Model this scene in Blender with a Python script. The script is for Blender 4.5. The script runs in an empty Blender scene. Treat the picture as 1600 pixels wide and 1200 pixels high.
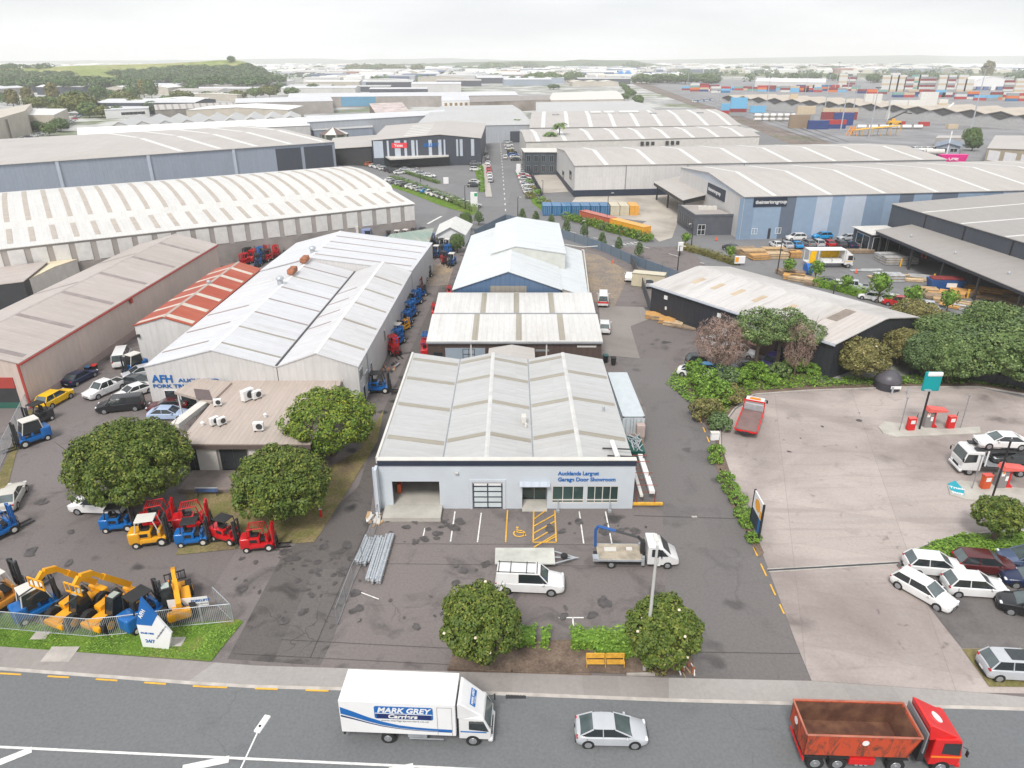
import bpy, bmesh, math, random
import numpy as np
from mathutils import Vector, Matrix
rad = math.radians
SC = bpy.context.scene
COL = SC.collection
# ---------------------------------------------------------------- camera
CAMH = 38.5; FPX = 1110.0; PITCH = math.atan(505/FPX)
cam = bpy.data.cameras.new('camera'); camo = bpy.data.objects.new('camera', cam); COL.objects.link(camo)
cam.sensor_width = 36; cam.lens = FPX/1600*36; cam.clip_start = .5; cam.clip_end = 40000
camo.location = (0, 0, CAMH); camo.rotation_euler = (math.pi/2-PITCH, 0, 0); SC.camera = camo
# ---------------------------------------------------------------- overcast sky and soft sun
SUN_EL, SUN_AZ = 52, 200          # azimuth clockwise from +Y (the view direction)
w = bpy.data.worlds.new('World'); SC.world = w; w.use_nodes = True
nt = w.node_tree; nt.nodes.clear()
out = nt.nodes.new('ShaderNodeOutputWorld'); bg = nt.nodes.new('ShaderNodeBackground')
sky = nt.nodes.new('ShaderNodeTexSky'); sky.sky_type = 'NISHITA'; sky.sun_disc = False
sky.sun_elevation = rad(SUN_EL); sky.sun_rotation = rad(SUN_AZ); sky.dust_density = 4
tc = nt.nodes.new('ShaderNodeTexCoord'); mp = nt.nodes.new('ShaderNodeMapping'); mp.inputs['Scale'].default_value = (1.2, 1.2, 7)
nz = nt.nodes.new('ShaderNodeTexNoise'); nz.inputs['Scale'].default_value = 2.2; nz.inputs['Detail'].default_value = 6
rp = nt.nodes.new('ShaderNodeValToRGB')
rp.color_ramp.elements[0].position = .38; rp.color_ramp.elements[0].color = (6.0, 6.2, 6.45, 1)
rp.color_ramp.elements[1].position = .6; rp.color_ramp.elements[1].color = (7.5, 7.6, 7.7, 1)
mx = nt.nodes.new('ShaderNodeMix'); mx.data_type = 'RGBA'; mx.inputs[0].default_value = .88
L = nt.links.new
L(tc.outputs['Generated'], mp.inputs[0]); L(mp.outputs[0], nz.inputs[0]); L(nz.outputs[0], rp.inputs[0])
L(sky.outputs[0], mx.inputs[6]); L(rp.outputs[0], mx.inputs[7]); L(mx.outputs[2], bg.inputs[0]); L(bg.outputs[0], out.inputs[0])
bg.inputs[1].default_value = .1
sl = bpy.data.lights.new('sun', 'SUN'); sl.energy = 2.1; sl.angle = rad(16); sl.color = (1, .96, .9)
so = bpy.data.objects.new('sun', sl); COL.objects.link(so)
_d = Vector((math.sin(rad(SUN_AZ))*math.cos(rad(SUN_EL)), math.cos(rad(SUN_AZ))*math.cos(rad(SUN_EL)), math.sin(rad(SUN_EL))))
so.rotation_euler = _d.to_track_quat('Z', 'Y').to_euler(); so.location = (0, 0, 120)
SC.view_settings.view_transform = 'Standard'; SC.view_settings.look = 'None'
SC.view_settings.exposure = .52; SC.view_settings.gamma = 1
cy = SC.cycles; cy.use_denoising = True; cy.max_bounces = 5; cy.diffuse_bounces = 2; cy.glossy_bounces = 2
cy.transmission_bounces = 3; cy.volume_bounces = 3; cy.transparent_max_bounces = 8; cy.caustics_reflective = False; cy.caustics_refractive = False
SC.render.film_transparent = False
# ---------------------------------------------------------------- map helpers
_s, _c = math.sin(PITCH), math.cos(PITCH)
def G(x, y, z=0.0):
    """point of the plane at height z that the survey photo pixel (x, y) shows"""
    a = (x-800)/FPX; b = (y-600)/FPX
    t = (z-CAMH)/(-_s-b*_c)
    return Vector((a*t, (_c-b*_s)*t, z))
def PR(X, Y, Z=0):
    Z -= CAMH; d = Y*_c-Z*_s; u = Y*_s+Z*_c
    return 800+FPX*X/d, 600-FPX*u/d
def HG(x, y, ty):
    """height of something whose foot is at pixel (x, y) and top at row ty"""
    p = G(x, y); lo, hi = 0, 200
    for _ in range(40):
        m = (lo+hi)/2
        if PR(p.x, p.y, m)[1] > ty: lo = m
        else: hi = m
    return lo
# ---------------------------------------------------------------- materials
MATS = {}
class N:
    def __init__(s, name, rough=.7, metal=0.0, spec=.4):
        s.m = bpy.data.materials.new(name); s.m.use_nodes = True; s.t = s.m.node_tree; s.n = s.t.nodes
        s.b = s.n['Principled BSDF']; s.b.inputs['Roughness'].default_value = rough
        s.b.inputs['Metallic'].default_value = metal; s.b.inputs['Specular IOR Level'].default_value = spec
        s.tc = s.n.new('ShaderNodeTexCoord')
    def l(s, a, b): s.t.links.new(a, b)
    def noise(s, scale, detail=4, src='Object', sc=(1, 1, 1), rough=.55, dist=0):
        mp = s.n.new('ShaderNodeMapping'); mp.inputs['Scale'].default_value = sc
        s.l(s.tc.outputs[src], mp.inputs[0])
        t = s.n.new('ShaderNodeTexNoise'); t.inputs['Scale'].default_value = scale; t.inputs['Detail'].default_value = detail
        t.inputs['Roughness'].default_value = rough; t.inputs['Distortion'].default_value = dist
        s.l(mp.outputs[0], t.inputs[0]); return t.outputs[0]
    def ramp(s, src, p0, p1, c0=0.0, c1=1.0):
        r = s.n.new('ShaderNodeMapRange'); r.inputs[1].default_value = p0; r.inputs[2].default_value = p1
        r.inputs[3].default_value = c0; r.inputs[4].default_value = c1; s.l(src, r.inputs[0]); return r.outputs[0]
    def mix(s, fac, a, b, mode='MIX'):
        m = s.n.new('ShaderNodeMix'); m.data_type = 'RGBA'; m.blend_type = mode
        for k, v in ((0, fac), (6, a), (7, b)):
            if isinstance(v, (int, float)): m.inputs[k].default_value = v if k == 0 else (v, v, v, 1)
            elif isinstance(v, tuple): m.inputs[k].default_value = (*v[:3], 1)
            else: s.l(v, m.inputs[k])
        return m.outputs[2]
    def math(s, op, a, b=0.0):
        m = s.n.new('ShaderNodeMath'); m.operation = op
        for k, v in ((0, a), (1, b)):
            if isinstance(v, (int, float)): m.inputs[k].default_value = v
            else: s.l(v, m.inputs[k])
        return m.outputs[0]
    def sep(s, src='UV'):
        x = s.n.new('ShaderNodeSeparateXYZ'); s.l(s.tc.outputs[src], x.inputs[0]); return x.outputs
    def bump(s, h, strength=.3, dist=.05):
        b = s.n.new('ShaderNodeBump'); b.inputs['Strength'].default_value = strength; b.inputs['Distance'].default_value = dist
        s.l(h, b.inputs['Height']); s.l(b.outputs[0], s.b.inputs['Normal'])
    def col(s, c): s.l(c, s.b.inputs['Base Color']); return s.m
def plain(name, c, rough=.6, metal=0.0, var=.1, scale=.8, spec=.4):
    if name in MATS: return MATS[name]
    k = N(name, rough, metal, spec)
    f = k.ramp(k.noise(scale, 5), .3, .7, 1-var, 1+var)
    MATS[name] = k.col(k.mix(1.0, c, f, 'MULTIPLY')); return MATS[name]
def paint(name='vehicle_paint', rough=.28):
    if name in MATS: return MATS[name]
    k = N(name, rough, 0, .5); oi = k.n.new('ShaderNodeObjectInfo')
    f = k.ramp(k.noise(1.2, 4), .3, .75, 1.03, .9)
    k.b.inputs['Coat Weight'].default_value = .35
    MATS[name] = k.col(k.mix(1.0, oi.outputs['Color'], f, 'MULTIPLY')); return MATS[name]
def metal_sheet(name, c, pitch=.76, stain=.12, dirt=(.32, .29, .25), ribs=.12, rust=0.0, rustc=(.33, .1, .045), rough=.5, lap=6.0):
    """profiled steel cladding or roofing: ribs run down the slope, streaks, lap lines, rust blotches"""
    if name in MATS: return MATS[name]
    k = N(name, rough, 0, .35); u = k.sep('UV')
    w = k.math('FRACT', k.math('DIVIDE', u[0], pitch))
    rib = k.ramp(k.math('ABSOLUTE', k.math('SUBTRACT', w, .5)), .36, .5, 0, 1)
    big = k.noise(.06, 5, 'Object'); streak = k.noise(1.0, 4, 'UV', (.9, .07, 1)); fine = k.noise(3, 3, 'UV', (1, .25, 1))
    a = k.mix(k.ramp(big, .42, .75, 0, stain*2.2), c, dirt)
    a = k.mix(k.ramp(streak, .5, .85, 0, stain*2.6), a, dirt)
    a = k.mix(1.0, a, k.ramp(fine, .3, .7, .95, 1.05), 'MULTIPLY')
    sh = k.n.new('ShaderNodeTexWhiteNoise'); sh.noise_dimensions = '2D'
    cm = k.n.new('ShaderNodeCombineXYZ'); k.l(k.math('FLOOR', k.math('DIVIDE', u[0], pitch)), cm.inputs[0]); k.l(k.math('FLOOR', k.math('DIVIDE', u[1], lap)), cm.inputs[1])
    k.l(cm.outputs[0], sh.inputs[0]); a = k.mix(1.0, a, k.ramp(sh.outputs[0], 0, 1, .965, 1.03), 'MULTIPLY')
    a = k.mix(1.0, a, k.ramp(rib, 0, 1, 1, 1-ribs), 'MULTIPLY')
    lv = k.math('FRACT', k.math('DIVIDE', u[1], lap)); a = k.mix(k.ramp(lv, .0, .012, .22, 0), a, dirt)
    if rust > 0:
        r = k.noise(.35, 8, 'UV', (1, .35, 1), .7)
        a = k.mix(k.ramp(r, .78-rust*.32, .86-rust*.3, 0, .85), a, rustc)
    k.bump(rib, .5, .03); MATS[name] = k.col(a); return MATS[name]
def asphalt(name, c, dark=(.03, .03, .032), crack=.5, spots=.35, warm=(.2, .17, .15), sc=1.0, patch=.5):
    if name in MATS: return MATS[name]
    k = N(name, .88, 0, .25)
    big = k.noise(.035*sc, 6, 'Object', rough=.6, dist=.6); mid = k.noise(.28*sc, 7, 'Object', rough=.62, dist=.8); fine = k.noise(5, 3)
    a = k.mix(k.ramp(big, .38, .66, 0, .55), c, warm)
    a = k.mix(k.ramp(mid, .53, .7, 0, spots), a, dark)
    a = k.mix(1.0, a, k.ramp(fine, .3, .7, .9, 1.1), 'MULTIPLY')
    # rectangular resurfaced patches
    mp = k.n.new('ShaderNodeMapping'); mp.inputs['Scale'].default_value = (.055*sc, .04*sc, 1); mp.inputs['Rotation'].default_value = (0, 0, .06)
    k.l(k.tc.outputs['Object'], mp.inputs[0]); v = k.n.new('ShaderNodeTexVoronoi'); v.distance = 'CHEBYCHEV'; v.inputs['Scale'].default_value = 1
    k.l(mp.outputs[0], v.inputs[0]); sx = k.n.new('ShaderNodeSeparateXYZ'); k.l(v.outputs['Color'], sx.inputs[0])
    a = k.mix(1.0, a, k.ramp(sx.outputs[0], 0, 1, 1-.18*patch, 1+.12*patch), 'MULTIPLY')
    # cracks
    nz = k.n.new('ShaderNodeTexNoise'); nz.inputs['Scale'].default_value = .5; k.l(k.tc.outputs['Object'], nz.inputs[0])
    vm = k.n.new('ShaderNodeVectorMath'); vm.operation = 'MULTIPLY_ADD'; vm.inputs[1].default_value = (2.2, 2.2, 0)
    k.l(nz.outputs[1], vm.inputs[0]); k.l(k.tc.outputs['Object'], vm.inputs[2])
    ve = k.n.new('ShaderNodeTexVoronoi'); ve.feature = 'DISTANCE_TO_EDGE'; ve.inputs['Scale'].default_value = .13*sc; k.l(vm.outputs[0], ve.inputs[0])
    cr = k.ramp(ve.outputs[0], .0, .008, crack, 0); gate = k.ramp(k.noise(.09, 2), .45, .6, 0, 1)
    a = k.mix(k.math('MULTIPLY', cr, gate), a, dark)
    # round oil drips
    vs = k.n.new('ShaderNodeTexVoronoi'); vs.inputs['Scale'].default_value = .33; k.l(vm.outputs[0], vs.inputs[0])
    sp = k.ramp(vs.outputs[0], .14, .26, spots*1.4, 0); gs = k.ramp(k.noise(.1, 2), .44, .54, 0, 1)
    a = k.mix(k.math('MULTIPLY', sp, gs), a, dark)
    k.bump(fine, .25, .02); MATS[name] = k.col(a); return MATS[name]
def concrete(name, c, joint=(6, 4.5), rot=0.0, dirt=(.12, .1, .09), jw=.006, stain=.4, spots=0.0):
    if name in MATS: return MATS[name]
    k = N(name, .85, 0, .25)
    mp = k.n.new('ShaderNodeMapping'); mp.inputs['Rotation'].default_value = (0, 0, rot); k.l(k.tc.outputs['Object'], mp.inputs[0])
    x = k.n.new('ShaderNodeSeparateXYZ'); k.l(mp.outputs[0], x.inputs[0])
    jx = k.math('ABSOLUTE', k.math('SUBTRACT', k.math('FRACT', k.math('DIVIDE', x.outputs[0], joint[0])), .5))
    jy = k.math('ABSOLUTE', k.math('SUBTRACT', k.math('FRACT', k.math('DIVIDE', x.outputs[1], joint[1])), .5))
    j = k.math('MAXIMUM', k.ramp(jx, .5-jw, .5, 0, .5), k.ramp(jy, .5-jw, .5, 0, .5))
    cm = k.n.new('ShaderNodeCombineXYZ'); k.l(k.math('FLOOR', k.math('ADD', k.math('DIVIDE', x.outputs[0], joint[0]), .0)), cm.inputs[0]); k.l(k.math('FLOOR', k.math('DIVIDE', x.outputs[1], joint[1])), cm.inputs[1])
    wn = k.n.new('ShaderNodeTexWhiteNoise'); wn.noise_dimensions = '2D'; k.l(cm.outputs[0], wn.inputs[0])
    a = k.mix(k.ramp(k.noise(.07, 6, dist=.8), .42, .68, 0, stain), c, dirt)
    a = k.mix(k.ramp(k.noise(.6, 6, dist=1), .6, .8, 0, stain*.9), a, dirt)
    a = k.mix(1.0, a, k.ramp(wn.outputs[0], 0, 1, .94, 1.05), 'MULTIPLY')
    a = k.mix(1.0, a, k.ramp(k.noise(4, 3), .3, .7, .94, 1.06), 'MULTIPLY')
    if spots:
        nz = k.noise(.5, 3); vm = k.n.new('ShaderNodeVectorMath'); vm.operation = 'MULTIPLY_ADD'; vm.inputs[1].default_value = (3, 3, 0); k.l(nz, vm.inputs[0]); k.l(k.tc.outputs['Object'], vm.inputs[2])
        for sc_, th_ in ((.22, .3), (.6, .16)):
            v = k.n.new('ShaderNodeTexVoronoi'); v.inputs['Scale'].default_value = sc_; k.l(vm.outputs[0], v.inputs[0])
            a = k.mix(k.math('MULTIPLY', k.ramp(v.outputs[0], .0, th_, spots, 0), k.ramp(k.noise(.05+sc_*.1, 3), .48, .6, 0, 1)), a, tuple(x*.45 for x in dirt))
        st = k.noise(1, 6, 'Object', (.05, .5, 1), .6, 1.2); a = k.mix(k.ramp(st, .52, .72, 0, .35), a, dirt)
    a = k.mix(j, a, dirt); MATS[name] = k.col(a); return MATS[name]
def leafy(name, c0, c1, c2):
    if name in MATS: return MATS[name]
    k = N(name, .55, 0, .3); g = k.n.new('ShaderNodeNewGeometry')
    r = k.n.new('ShaderNodeValToRGB'); e = r.color_ramp.elements
    e[0].color = (*c0, 1); e[0].position = 0; e[1].color = (*c2, 1); e[1].position = 1; m = e.new(.6); m.color = (*c1, 1)
    f = k.math('ADD', k.math('MULTIPLY', g.outputs['Random Per Island'], .72), k.ramp(k.noise(.55, 2), .3, .7, 0, .3))
    k.l(f, r.inputs[0]); k.b.inputs['Subsurface Weight'].default_value = 0
    MATS[name] = k.col(r.outputs[0]); return MATS[name]
def groundcover(name, c0, c1, s=.8, c2=None):
    if name in MATS: return MATS[name]
    k = N(name, .95, 0, .1)
    a = k.mix(k.ramp(k.noise(s, 6), .38, .62, 0, 1), c0, c1)
    if c2: a = k.mix(k.ramp(k.noise(s*.35, 5), .55, .7, 0, .9), a, c2)
    a = k.mix(1.0, a, k.ramp(k.noise(s*9, 3), .3, .7, .75, 1.25), 'MULTIPLY'); MATS[name] = k.col(a); return MATS[name]
# ---------------------------------------------------------------- mesh building
class MB:
    def __init__(s): s.v = []; s.f = []; s.m = []
    def add(s, vs, fs, mi=0):
        o = len(s.v); s.v += [tuple(p) for p in vs]; s.f += [tuple(i+o for i in f) for f in fs]; s.m += [mi]*len(fs); return s
    def hexa(s, b, t, mi=0):
        n = len(b); return s.add(list(b)+list(t), [tuple(range(n-1, -1, -1)), tuple(range(n, 2*n))]+[(i, (i+1) % n, n+(i+1) % n, n+i) for i in range(n)], mi)
    def box(s, c, d, mi=0, rz=0.0, ry=0.0):
        x, y, z = d[0]/2, d[1]/2, d[2]/2; M = Matrix.Rotation(rz, 3, 'Z') @ Matrix.Rotation(ry, 3, 'Y'); c = Vector(c)
        P = [c+M @ Vector(q) for q in ((-x, -y, -z), (x, -y, -z), (x, y, -z), (-x, y, -z), (-x, -y, z), (x, -y, z), (x, y, z), (-x, y, z))]
        return s.hexa(P[:4], P[4:], mi)
    def rbox(s, c, d, r=.05, seg=2, mi=0, taper=None, rz=0.0):
        bm = bmesh.new(); bmesh.ops.create_cube(bm, size=1)
        for v in bm.verts:
            v.co.x *= d[0]; v.co.y *= d[1]; v.co.z *= d[2]
            if taper and v.co.z > 0: v.co.x = v.co.x*taper[0]+taper[2]; v.co.y *= taper[1]
        bmesh.ops.bevel(bm, geom=bm.edges[:], offset=r, segments=seg, profile=.6, affect='EDGES')
        bm.verts.index_update(); M = Matrix.Rotation(rz, 3, 'Z')
        s.add([M @ v.co+Vector(c) for v in bm.verts], [[v.index for v in f.verts] for f in bm.faces], mi); bm.free(); return s
    def prism(s, poly, z0, z1, mi=0):
        if sum(poly[i-1][0]*poly[i][1]-poly[i][0]*poly[i-1][1] for i in range(len(poly))) < 0: poly = poly[::-1]
        return s.hexa([(p[0], p[1], z0) for p in poly], [(p[0], p[1], z1) for p in poly], mi)
    def side(s, poly, y0, y1, mi=0):
        """side-view polygon (x, z) extruded over y"""
        return s.hexa([(p[0], y0, p[1]) for p in poly], [(p[0], y1, p[1]) for p in poly], mi)
    def cyl(s, p0, p1, r0, r1=None, n=10, mi=0):
        p0, p1 = Vector(p0), Vector(p1); r1 = r0 if r1 is None else r1
        d = (p1-p0).normalized(); a = d.cross(Vector((0, 0, 1)) if abs(d.z) < .9 else Vector((1, 0, 0))).normalized(); b = d.cross(a)
        A = [p0+(a*math.cos(2*math.pi*i/n)+b*math.sin(2*math.pi*i/n))*r0 for i in range(n)]
        B = [p1+(a*math.cos(2*math.pi*i/n)+b*math.sin(2*math.pi*i/n))*r1 for i in range(n)]
        return s.hexa(A, B, mi)
    def path(s, pts, r, n=6, mi=0):
        for i in range(len(pts)-1): s.cyl(pts[i], pts[i+1], r, r, n, mi)
        return s
    def loft(s, rings, mi=0, caps=True):
        n = len(rings[0]); o = []
        for r in rings: o += list(r)
        fs = [(k*n+i, k*n+(i+1) % n, (k+1)*n+(i+1) % n, (k+1)*n+i) for k in range(len(rings)-1) for i in range(n)]
        if caps: fs += [tuple(range(n-1, -1, -1)), tuple(range((len(rings)-1)*n, len(rings)*n))]
        return s.add(o, fs, mi)
    def quad(s, a, b, c, d, mi=0): return s.add([a, b, c, d], [(0, 1, 2, 3)], mi)
    def slab(s, a, b, c, d, th, mi=0):
        a, b, c, d = map(Vector, (a, b, c, d)); n = (b-a).cross(d-a).normalized()*th
        return s.hexa([a-n, b-n, c-n, d-n], [a, b, c, d], mi)
    def dome(s, c, r, h, n=16, k=5, mi=0):
        rings = []
        for j in range(k):
            t = math.pi/2*j/(k-.15); rings.append([(c[0]+r*math.cos(t)*math.cos(2*math.pi*i/n), c[1]+r*math.cos(t)*math.sin(2*math.pi*i/n), c[2]+h*math.sin(t)) for i in range(n)])
        return s.loft(rings, mi)
    def mesh(s, name, mats, smooth=None):
        me = bpy.data.meshes.new(name); me.from_pydata(s.v, [], s.f)
        for m in (mats if isinstance(mats, (list, tuple)) else [mats]): me.materials.append(m)
        me.polygons.foreach_set('material_index', np.array(s.m, dtype=np.int32)); me.update()
        uv = me.uv_layers.new(name='uv').data; co = [Vector(p) for p in s.v]; A = np.zeros(len(me.loops)*2, dtype=np.float32)
        for p in me.polygons:
            nn = p.normal
            if abs(nn.z) > .999: t = Vector((1, 0, 0)); b = Vector((0, 1, 0))
            else: t = Vector((-nn.y, nn.x, 0)).normalized(); b = nn.cross(t)
            for li in p.loop_indices:
                q = co[me.loops[li].vertex_index]; A[2*li] = q.dot(t); A[2*li+1] = q.dot(b)
        uv.foreach_set('uv', A)
        if smooth:
            me.polygons.foreach_set('use_smooth', np.ones(len(me.polygons), dtype=bool))
            me.set_sharp_from_angle(angle=rad(smooth))
        return me
    def build(s, name, mats, parent=None, loc=None, smooth=None, color=None):
        o = bpy.data.objects.new(name, s.mesh(name, mats, smooth)); COL.objects.link(o)
        if parent is not None: o.parent = parent
        if loc is not None: o.location = loc
        if color: o.color = (*color[:3], 1)
        return o
def tag(o, label=None, cat=None, group=None, kind=None):
    if label: o['label'] = label
    if cat: o['category'] = cat
    if group: o['group'] = group
    if kind: o['kind'] = kind
    return o
def thing(name, label, cat, loc=(0, 0, 0), rz=0.0, group=None):
    o = bpy.data.objects.new(name, None); COL.objects.link(o); o.location = loc; o.rotation_euler = (0, 0, rz)
    o.empty_display_size = .2; return tag(o, label, cat, group)
def clone(r, loc=None, rz=None, label=None, group=None, sc=None, color=None, cat=None):
    def cp(o, par):
        c = o.copy(); COL.objects.link(c)
        if par is not None: c.parent = par
        if color and o.type == 'MESH' and o.get('tint'): c.color = (*color, 1)
        for ch in list(o.children): cp(ch, c)
        return c
    n = cp(r, None)
    if loc is not None: n.location = loc
    if rz is not None: n.rotation_euler = (0, 0, rz)
    if sc is not None: n.scale = sc if isinstance(sc, tuple) else (sc, sc, sc)
    tag(n, label, cat, group)
    if group is None and 'group' in n: del n['group']
    return n
_font_cache = {}
def text(s, size, mat, parent, loc, rot, name='lettering', ex=.02, off=0.0, align='LEFT', italic=0.0, sx=1.0):
    cu = bpy.data.curves.new(name, 'FONT'); cu.body = s; cu.size = size; cu.extrude = ex; cu.offset = off; cu.align_x = align; cu.shear = italic
    t = bpy.data.objects.new(name, cu); COL.objects.link(t)
    bpy.context.view_layer.update()
    me = bpy.data.meshes.new_from_object(t.evaluated_get(bpy.context.evaluated_depsgraph_get())); me.name = name
    bpy.data.objects.remove(t); bpy.data.curves.remove(cu); me.materials.clear(); me.materials.append(mat)
    o = bpy.data.objects.new(name, me); COL.objects.link(o)
    if parent is not None: o.parent = parent
    o.location = loc; o.rotation_euler = rot; o.scale = (sx, 1, 1); return o
ORD = ['first', 'second', 'third', 'fourth', 'fifth', 'sixth', 'seventh', 'eighth', 'ninth', 'tenth', 'eleventh', 'twelfth', 'thirteenth', 'fourteenth', 'fifteenth', 'sixteenth', 'seventeenth', 'eighteenth', 'nineteenth', 'twentieth'] + ['twenty-%s' % q for q in ('first', 'second', 'third', 'fourth', 'fifth', 'sixth', 'seventh', 'eighth', 'ninth')]+['thirtieth']
# ================================================================ materials used widely
ASPH = asphalt('yard_asphalt', (.172, .153, .15), warm=(.21, .18, .167), crack=.35, spots=.5)
LANE = asphalt('lane_asphalt', (.162, .152, .15), warm=(.18, .163, .156), crack=.2, spots=.3, sc=.8)
ALLEY = asphalt('alley_asphalt', (.125, .115, .112), dark=(.035, .034, .034), warm=(.15, .13, .12), crack=.6, spots=.75, sc=1.4)
ROAD = asphalt('road_asphalt', (.158, .166, .173), warm=(.175, .176, .178), crack=.22, spots=.05, patch=.12)
STREET = asphalt('street_asphalt', (.185, .185, .192), warm=(.22, .215, .215), crack=.2, spots=.12, patch=.4)
CONC = concrete('forecourt_concrete', (.43, .375, .352), (9.5, 6.2), .28, dirt=(.19, .155, .145), jw=.0045, stain=.7, spots=.75)
PATH = concrete('footpath_concrete', (.3, .275, .262), (2.4, 40), .0, dirt=(.17, .155, .145), jw=.004, stain=.5)
CROSS = concrete('crossing_concrete', (.36, .34, .325), (3.2, 40), .0, dirt=(.22, .205, .19), jw=.005, stain=.35)
SEAM = plain('seam_bitumen', (.055, .052, .052), .9)
KERB = plain('kerb_concrete', (.42, .39, .36), .85, var=.2, scale=1)
SLABC = plain('slab_concrete', (.44, .42, .38), .85, var=.15, scale=.6)
GRASS = groundcover('grass', (.085, .17, .02), (.14, .22, .035), .7, (.24, .19, .08))
DRY = groundcover('dry_grass', (.17, .16, .06), (.24, .19, .1), .6, (.15, .11, .075))
SOIL = groundcover('bare_soil', (.13, .095, .075), (.2, .15, .115), .7)
MUD = groundcover('dusty_ground', (.3, .24, .18), (.22, .19, .17), .25, (.36, .27, .17))
WHITEP = plain('road_paint_white', (.72, .71, .69), .7, var=.2, scale=3)
YELP = plain('road_paint_yellow', (.72, .4, .05), .7, var=.2, scale=3)
BLACK = plain('black_plastic', (.02, .02, .021), .6)
TYRE = plain('tyre_rubber', (.022, .022, .023), .85)
RIM = plain('alloy_rim', (.42, .43, .45), .35, .6)
GLASSW = plain('windscreen_glass', (.085, .11, .115), .05, var=.3, scale=.9, spec=.9)  # paler than the dark glass: windscreen reflection is put into the colour
GLASS = plain('dark_glass', (.025, .032, .036), .06, var=.25, scale=.5, spec=.8)
GLASSG = plain('shop_glass', (.03, .06, .055), .07, var=.4, scale=.4, spec=.7)
GALV = plain('galvanised_steel', (.47, .5, .53), .42, .4, var=.15, scale=1.5)
STEEL = plain('grey_steel', (.3, .31, .33), .45, .3)
DKSTEEL = plain('dark_steel', (.055, .057, .062), .5, .2)
WHITE = plain('white_paint', (.78, .78, .78), .4, var=.05)
OFFW = plain('offwhite_paint', (.62, .6, .56), .5, var=.08)
TIMBER = plain('sawn_timber', (.5, .34, .18), .8, var=.22, scale=1.2)
PALET = plain('weathered_timber', (.3, .22, .15), .85, var=.3, scale=1)
BARK = plain('bark', (.13, .1, .075), .9, var=.3, scale=2)
REDP = plain('red_paint', (.62, .02, .02), .35, var=.12)
BLUEP = plain('blue_paint', (.01, .13, .5), .4, var=.1)
NAVY = plain('navy_paint', (.01, .025, .12), .45)
PAINT = paint()
TRED = plain('tail_lamp', (.5, .012, .012), .2); HEADL = plain('head_lamp', (.7, .72, .75), .12); AMBER = plain('amber_lens', (.85, .25, .02), .3)
# ================================================================ ground sheets
_lay = [0]
def sheet(name, px, mat, z=None, kind='structure', world=None, **k):
    _lay[0] += 1; z = .004*_lay[0] if z is None else z
    P = [G(x, y) for x, y in px] if world is None else [Vector((x, y, 0)) for x, y in world]
    b = MB(); b.add([(p.x, p.y, z) for p in P], [tuple(range(len(P)))]); o = b.build(name, mat)
    if o.data.polygons[0].normal.z < 0: o.data.flip_normals()
    return tag(o, kind=kind, **k)
BASE = N('district_ground', .95, 0, .1)
a = BASE.mix(BASE.ramp(BASE.noise(.006, 8, rough=.65), .47, .6, 0, 1), (.3, .3, .3), (.15, .18, .09))
a = BASE.mix(BASE.ramp(BASE.noise(.02, 6), .48, .56, 0, .9), a, (.5, .5, .49))
a = BASE.mix(1.0, a, BASE.ramp(BASE.noise(.12, 5), .3, .7, .8, 1.2), 'MULTIPLY'); MATS['district_ground'] = BASE.col(a)
b = MB(); xs = [-9000, -900, -200, 0, 200, 900, 9000]; ys = [-60, 0, 60, 200, 500, 2000, 6000, 13800]
b.add([(x, y, -.02) for y in ys for x in xs], [(j*7+i, j*7+i+1, (j+1)*7+i+1, (j+1)*7+i) for j in range(len(ys)-1) for i in range(6)])
tag(b.build('ground', MATS['district_ground']), kind='structure')
sheet('street', 0, STREET, world=[(-75, 150), (-45, 120), (60, 100), (60, 60), (130, 60), (240, 160), (240, 420), (60, 470), (-90, 470), (-150, 300)])
sheet('yard', 0, ASPH, world=[(-80, 33), (40, 33), (40, 160), (-80, 160)])
sheet('lane', [(1003, 790), (1010, 640), (965, 560), (1035, 560), (1120, 700), (1190, 850), (1268, 1062), (1045, 1062), (1035, 800)], LANE)
sheet('alley', [(355, 1030), (440, 870), (560, 760), (600, 640), (690, 440), (718, 445), (655, 560), (590, 720), (575, 830), (520, 1000), (500, 1040)], ALLEY)
sheet('dusty_ground', [(895, 392), (935, 398), (985, 425), (960, 480), (925, 470)], MUD)
sheet('dusty_ground', [(640, 440), (660, 425), (700, 405), (708, 420), (700, 445), (668, 447)], MUD)
sheet('lane_concrete', [(936, 478), (1005, 480), (1018, 497), (985, 510), (1000, 560), (940, 555)], concrete('lane_concrete', (.27, .245, .23), (5, 7), .1, jw=.003))
sheet('road', 0, ROAD, world=[(-200, -40), (200, -40), (200, 33.15), (60, 33.3), (33.5, 33.7), (8.8, 34.6), (-4.6, 35.4), (-22, 36.2), (-36, 37.6), (-60, 40.5), (-200, 54.5)])
_fp = ((0, 1010), (190, 1024), (335, 1035), (400, 1040), (700, 1049), (860, 1053), (1045, 1059), (1270, 1064), (1540, 1083), (1600, 1089))
_kb = ((0, 1042), (190, 1056), (295, 1064), (400, 1070), (680, 1077), (860, 1084), (1045, 1091), (1270, 1097), (1500, 1102), (1600, 1105))
FP = [(-200, 57)]+[tuple(G(x, y, .12)[:2]) for x, y in _fp]+[(60, 34.8), (200, 34)]
KB = [(-200, 54)]+[tuple(G(x, y, .13)[:2]) for x, y in _kb]+[(60, 33.2), (200, 33.1)]
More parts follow.
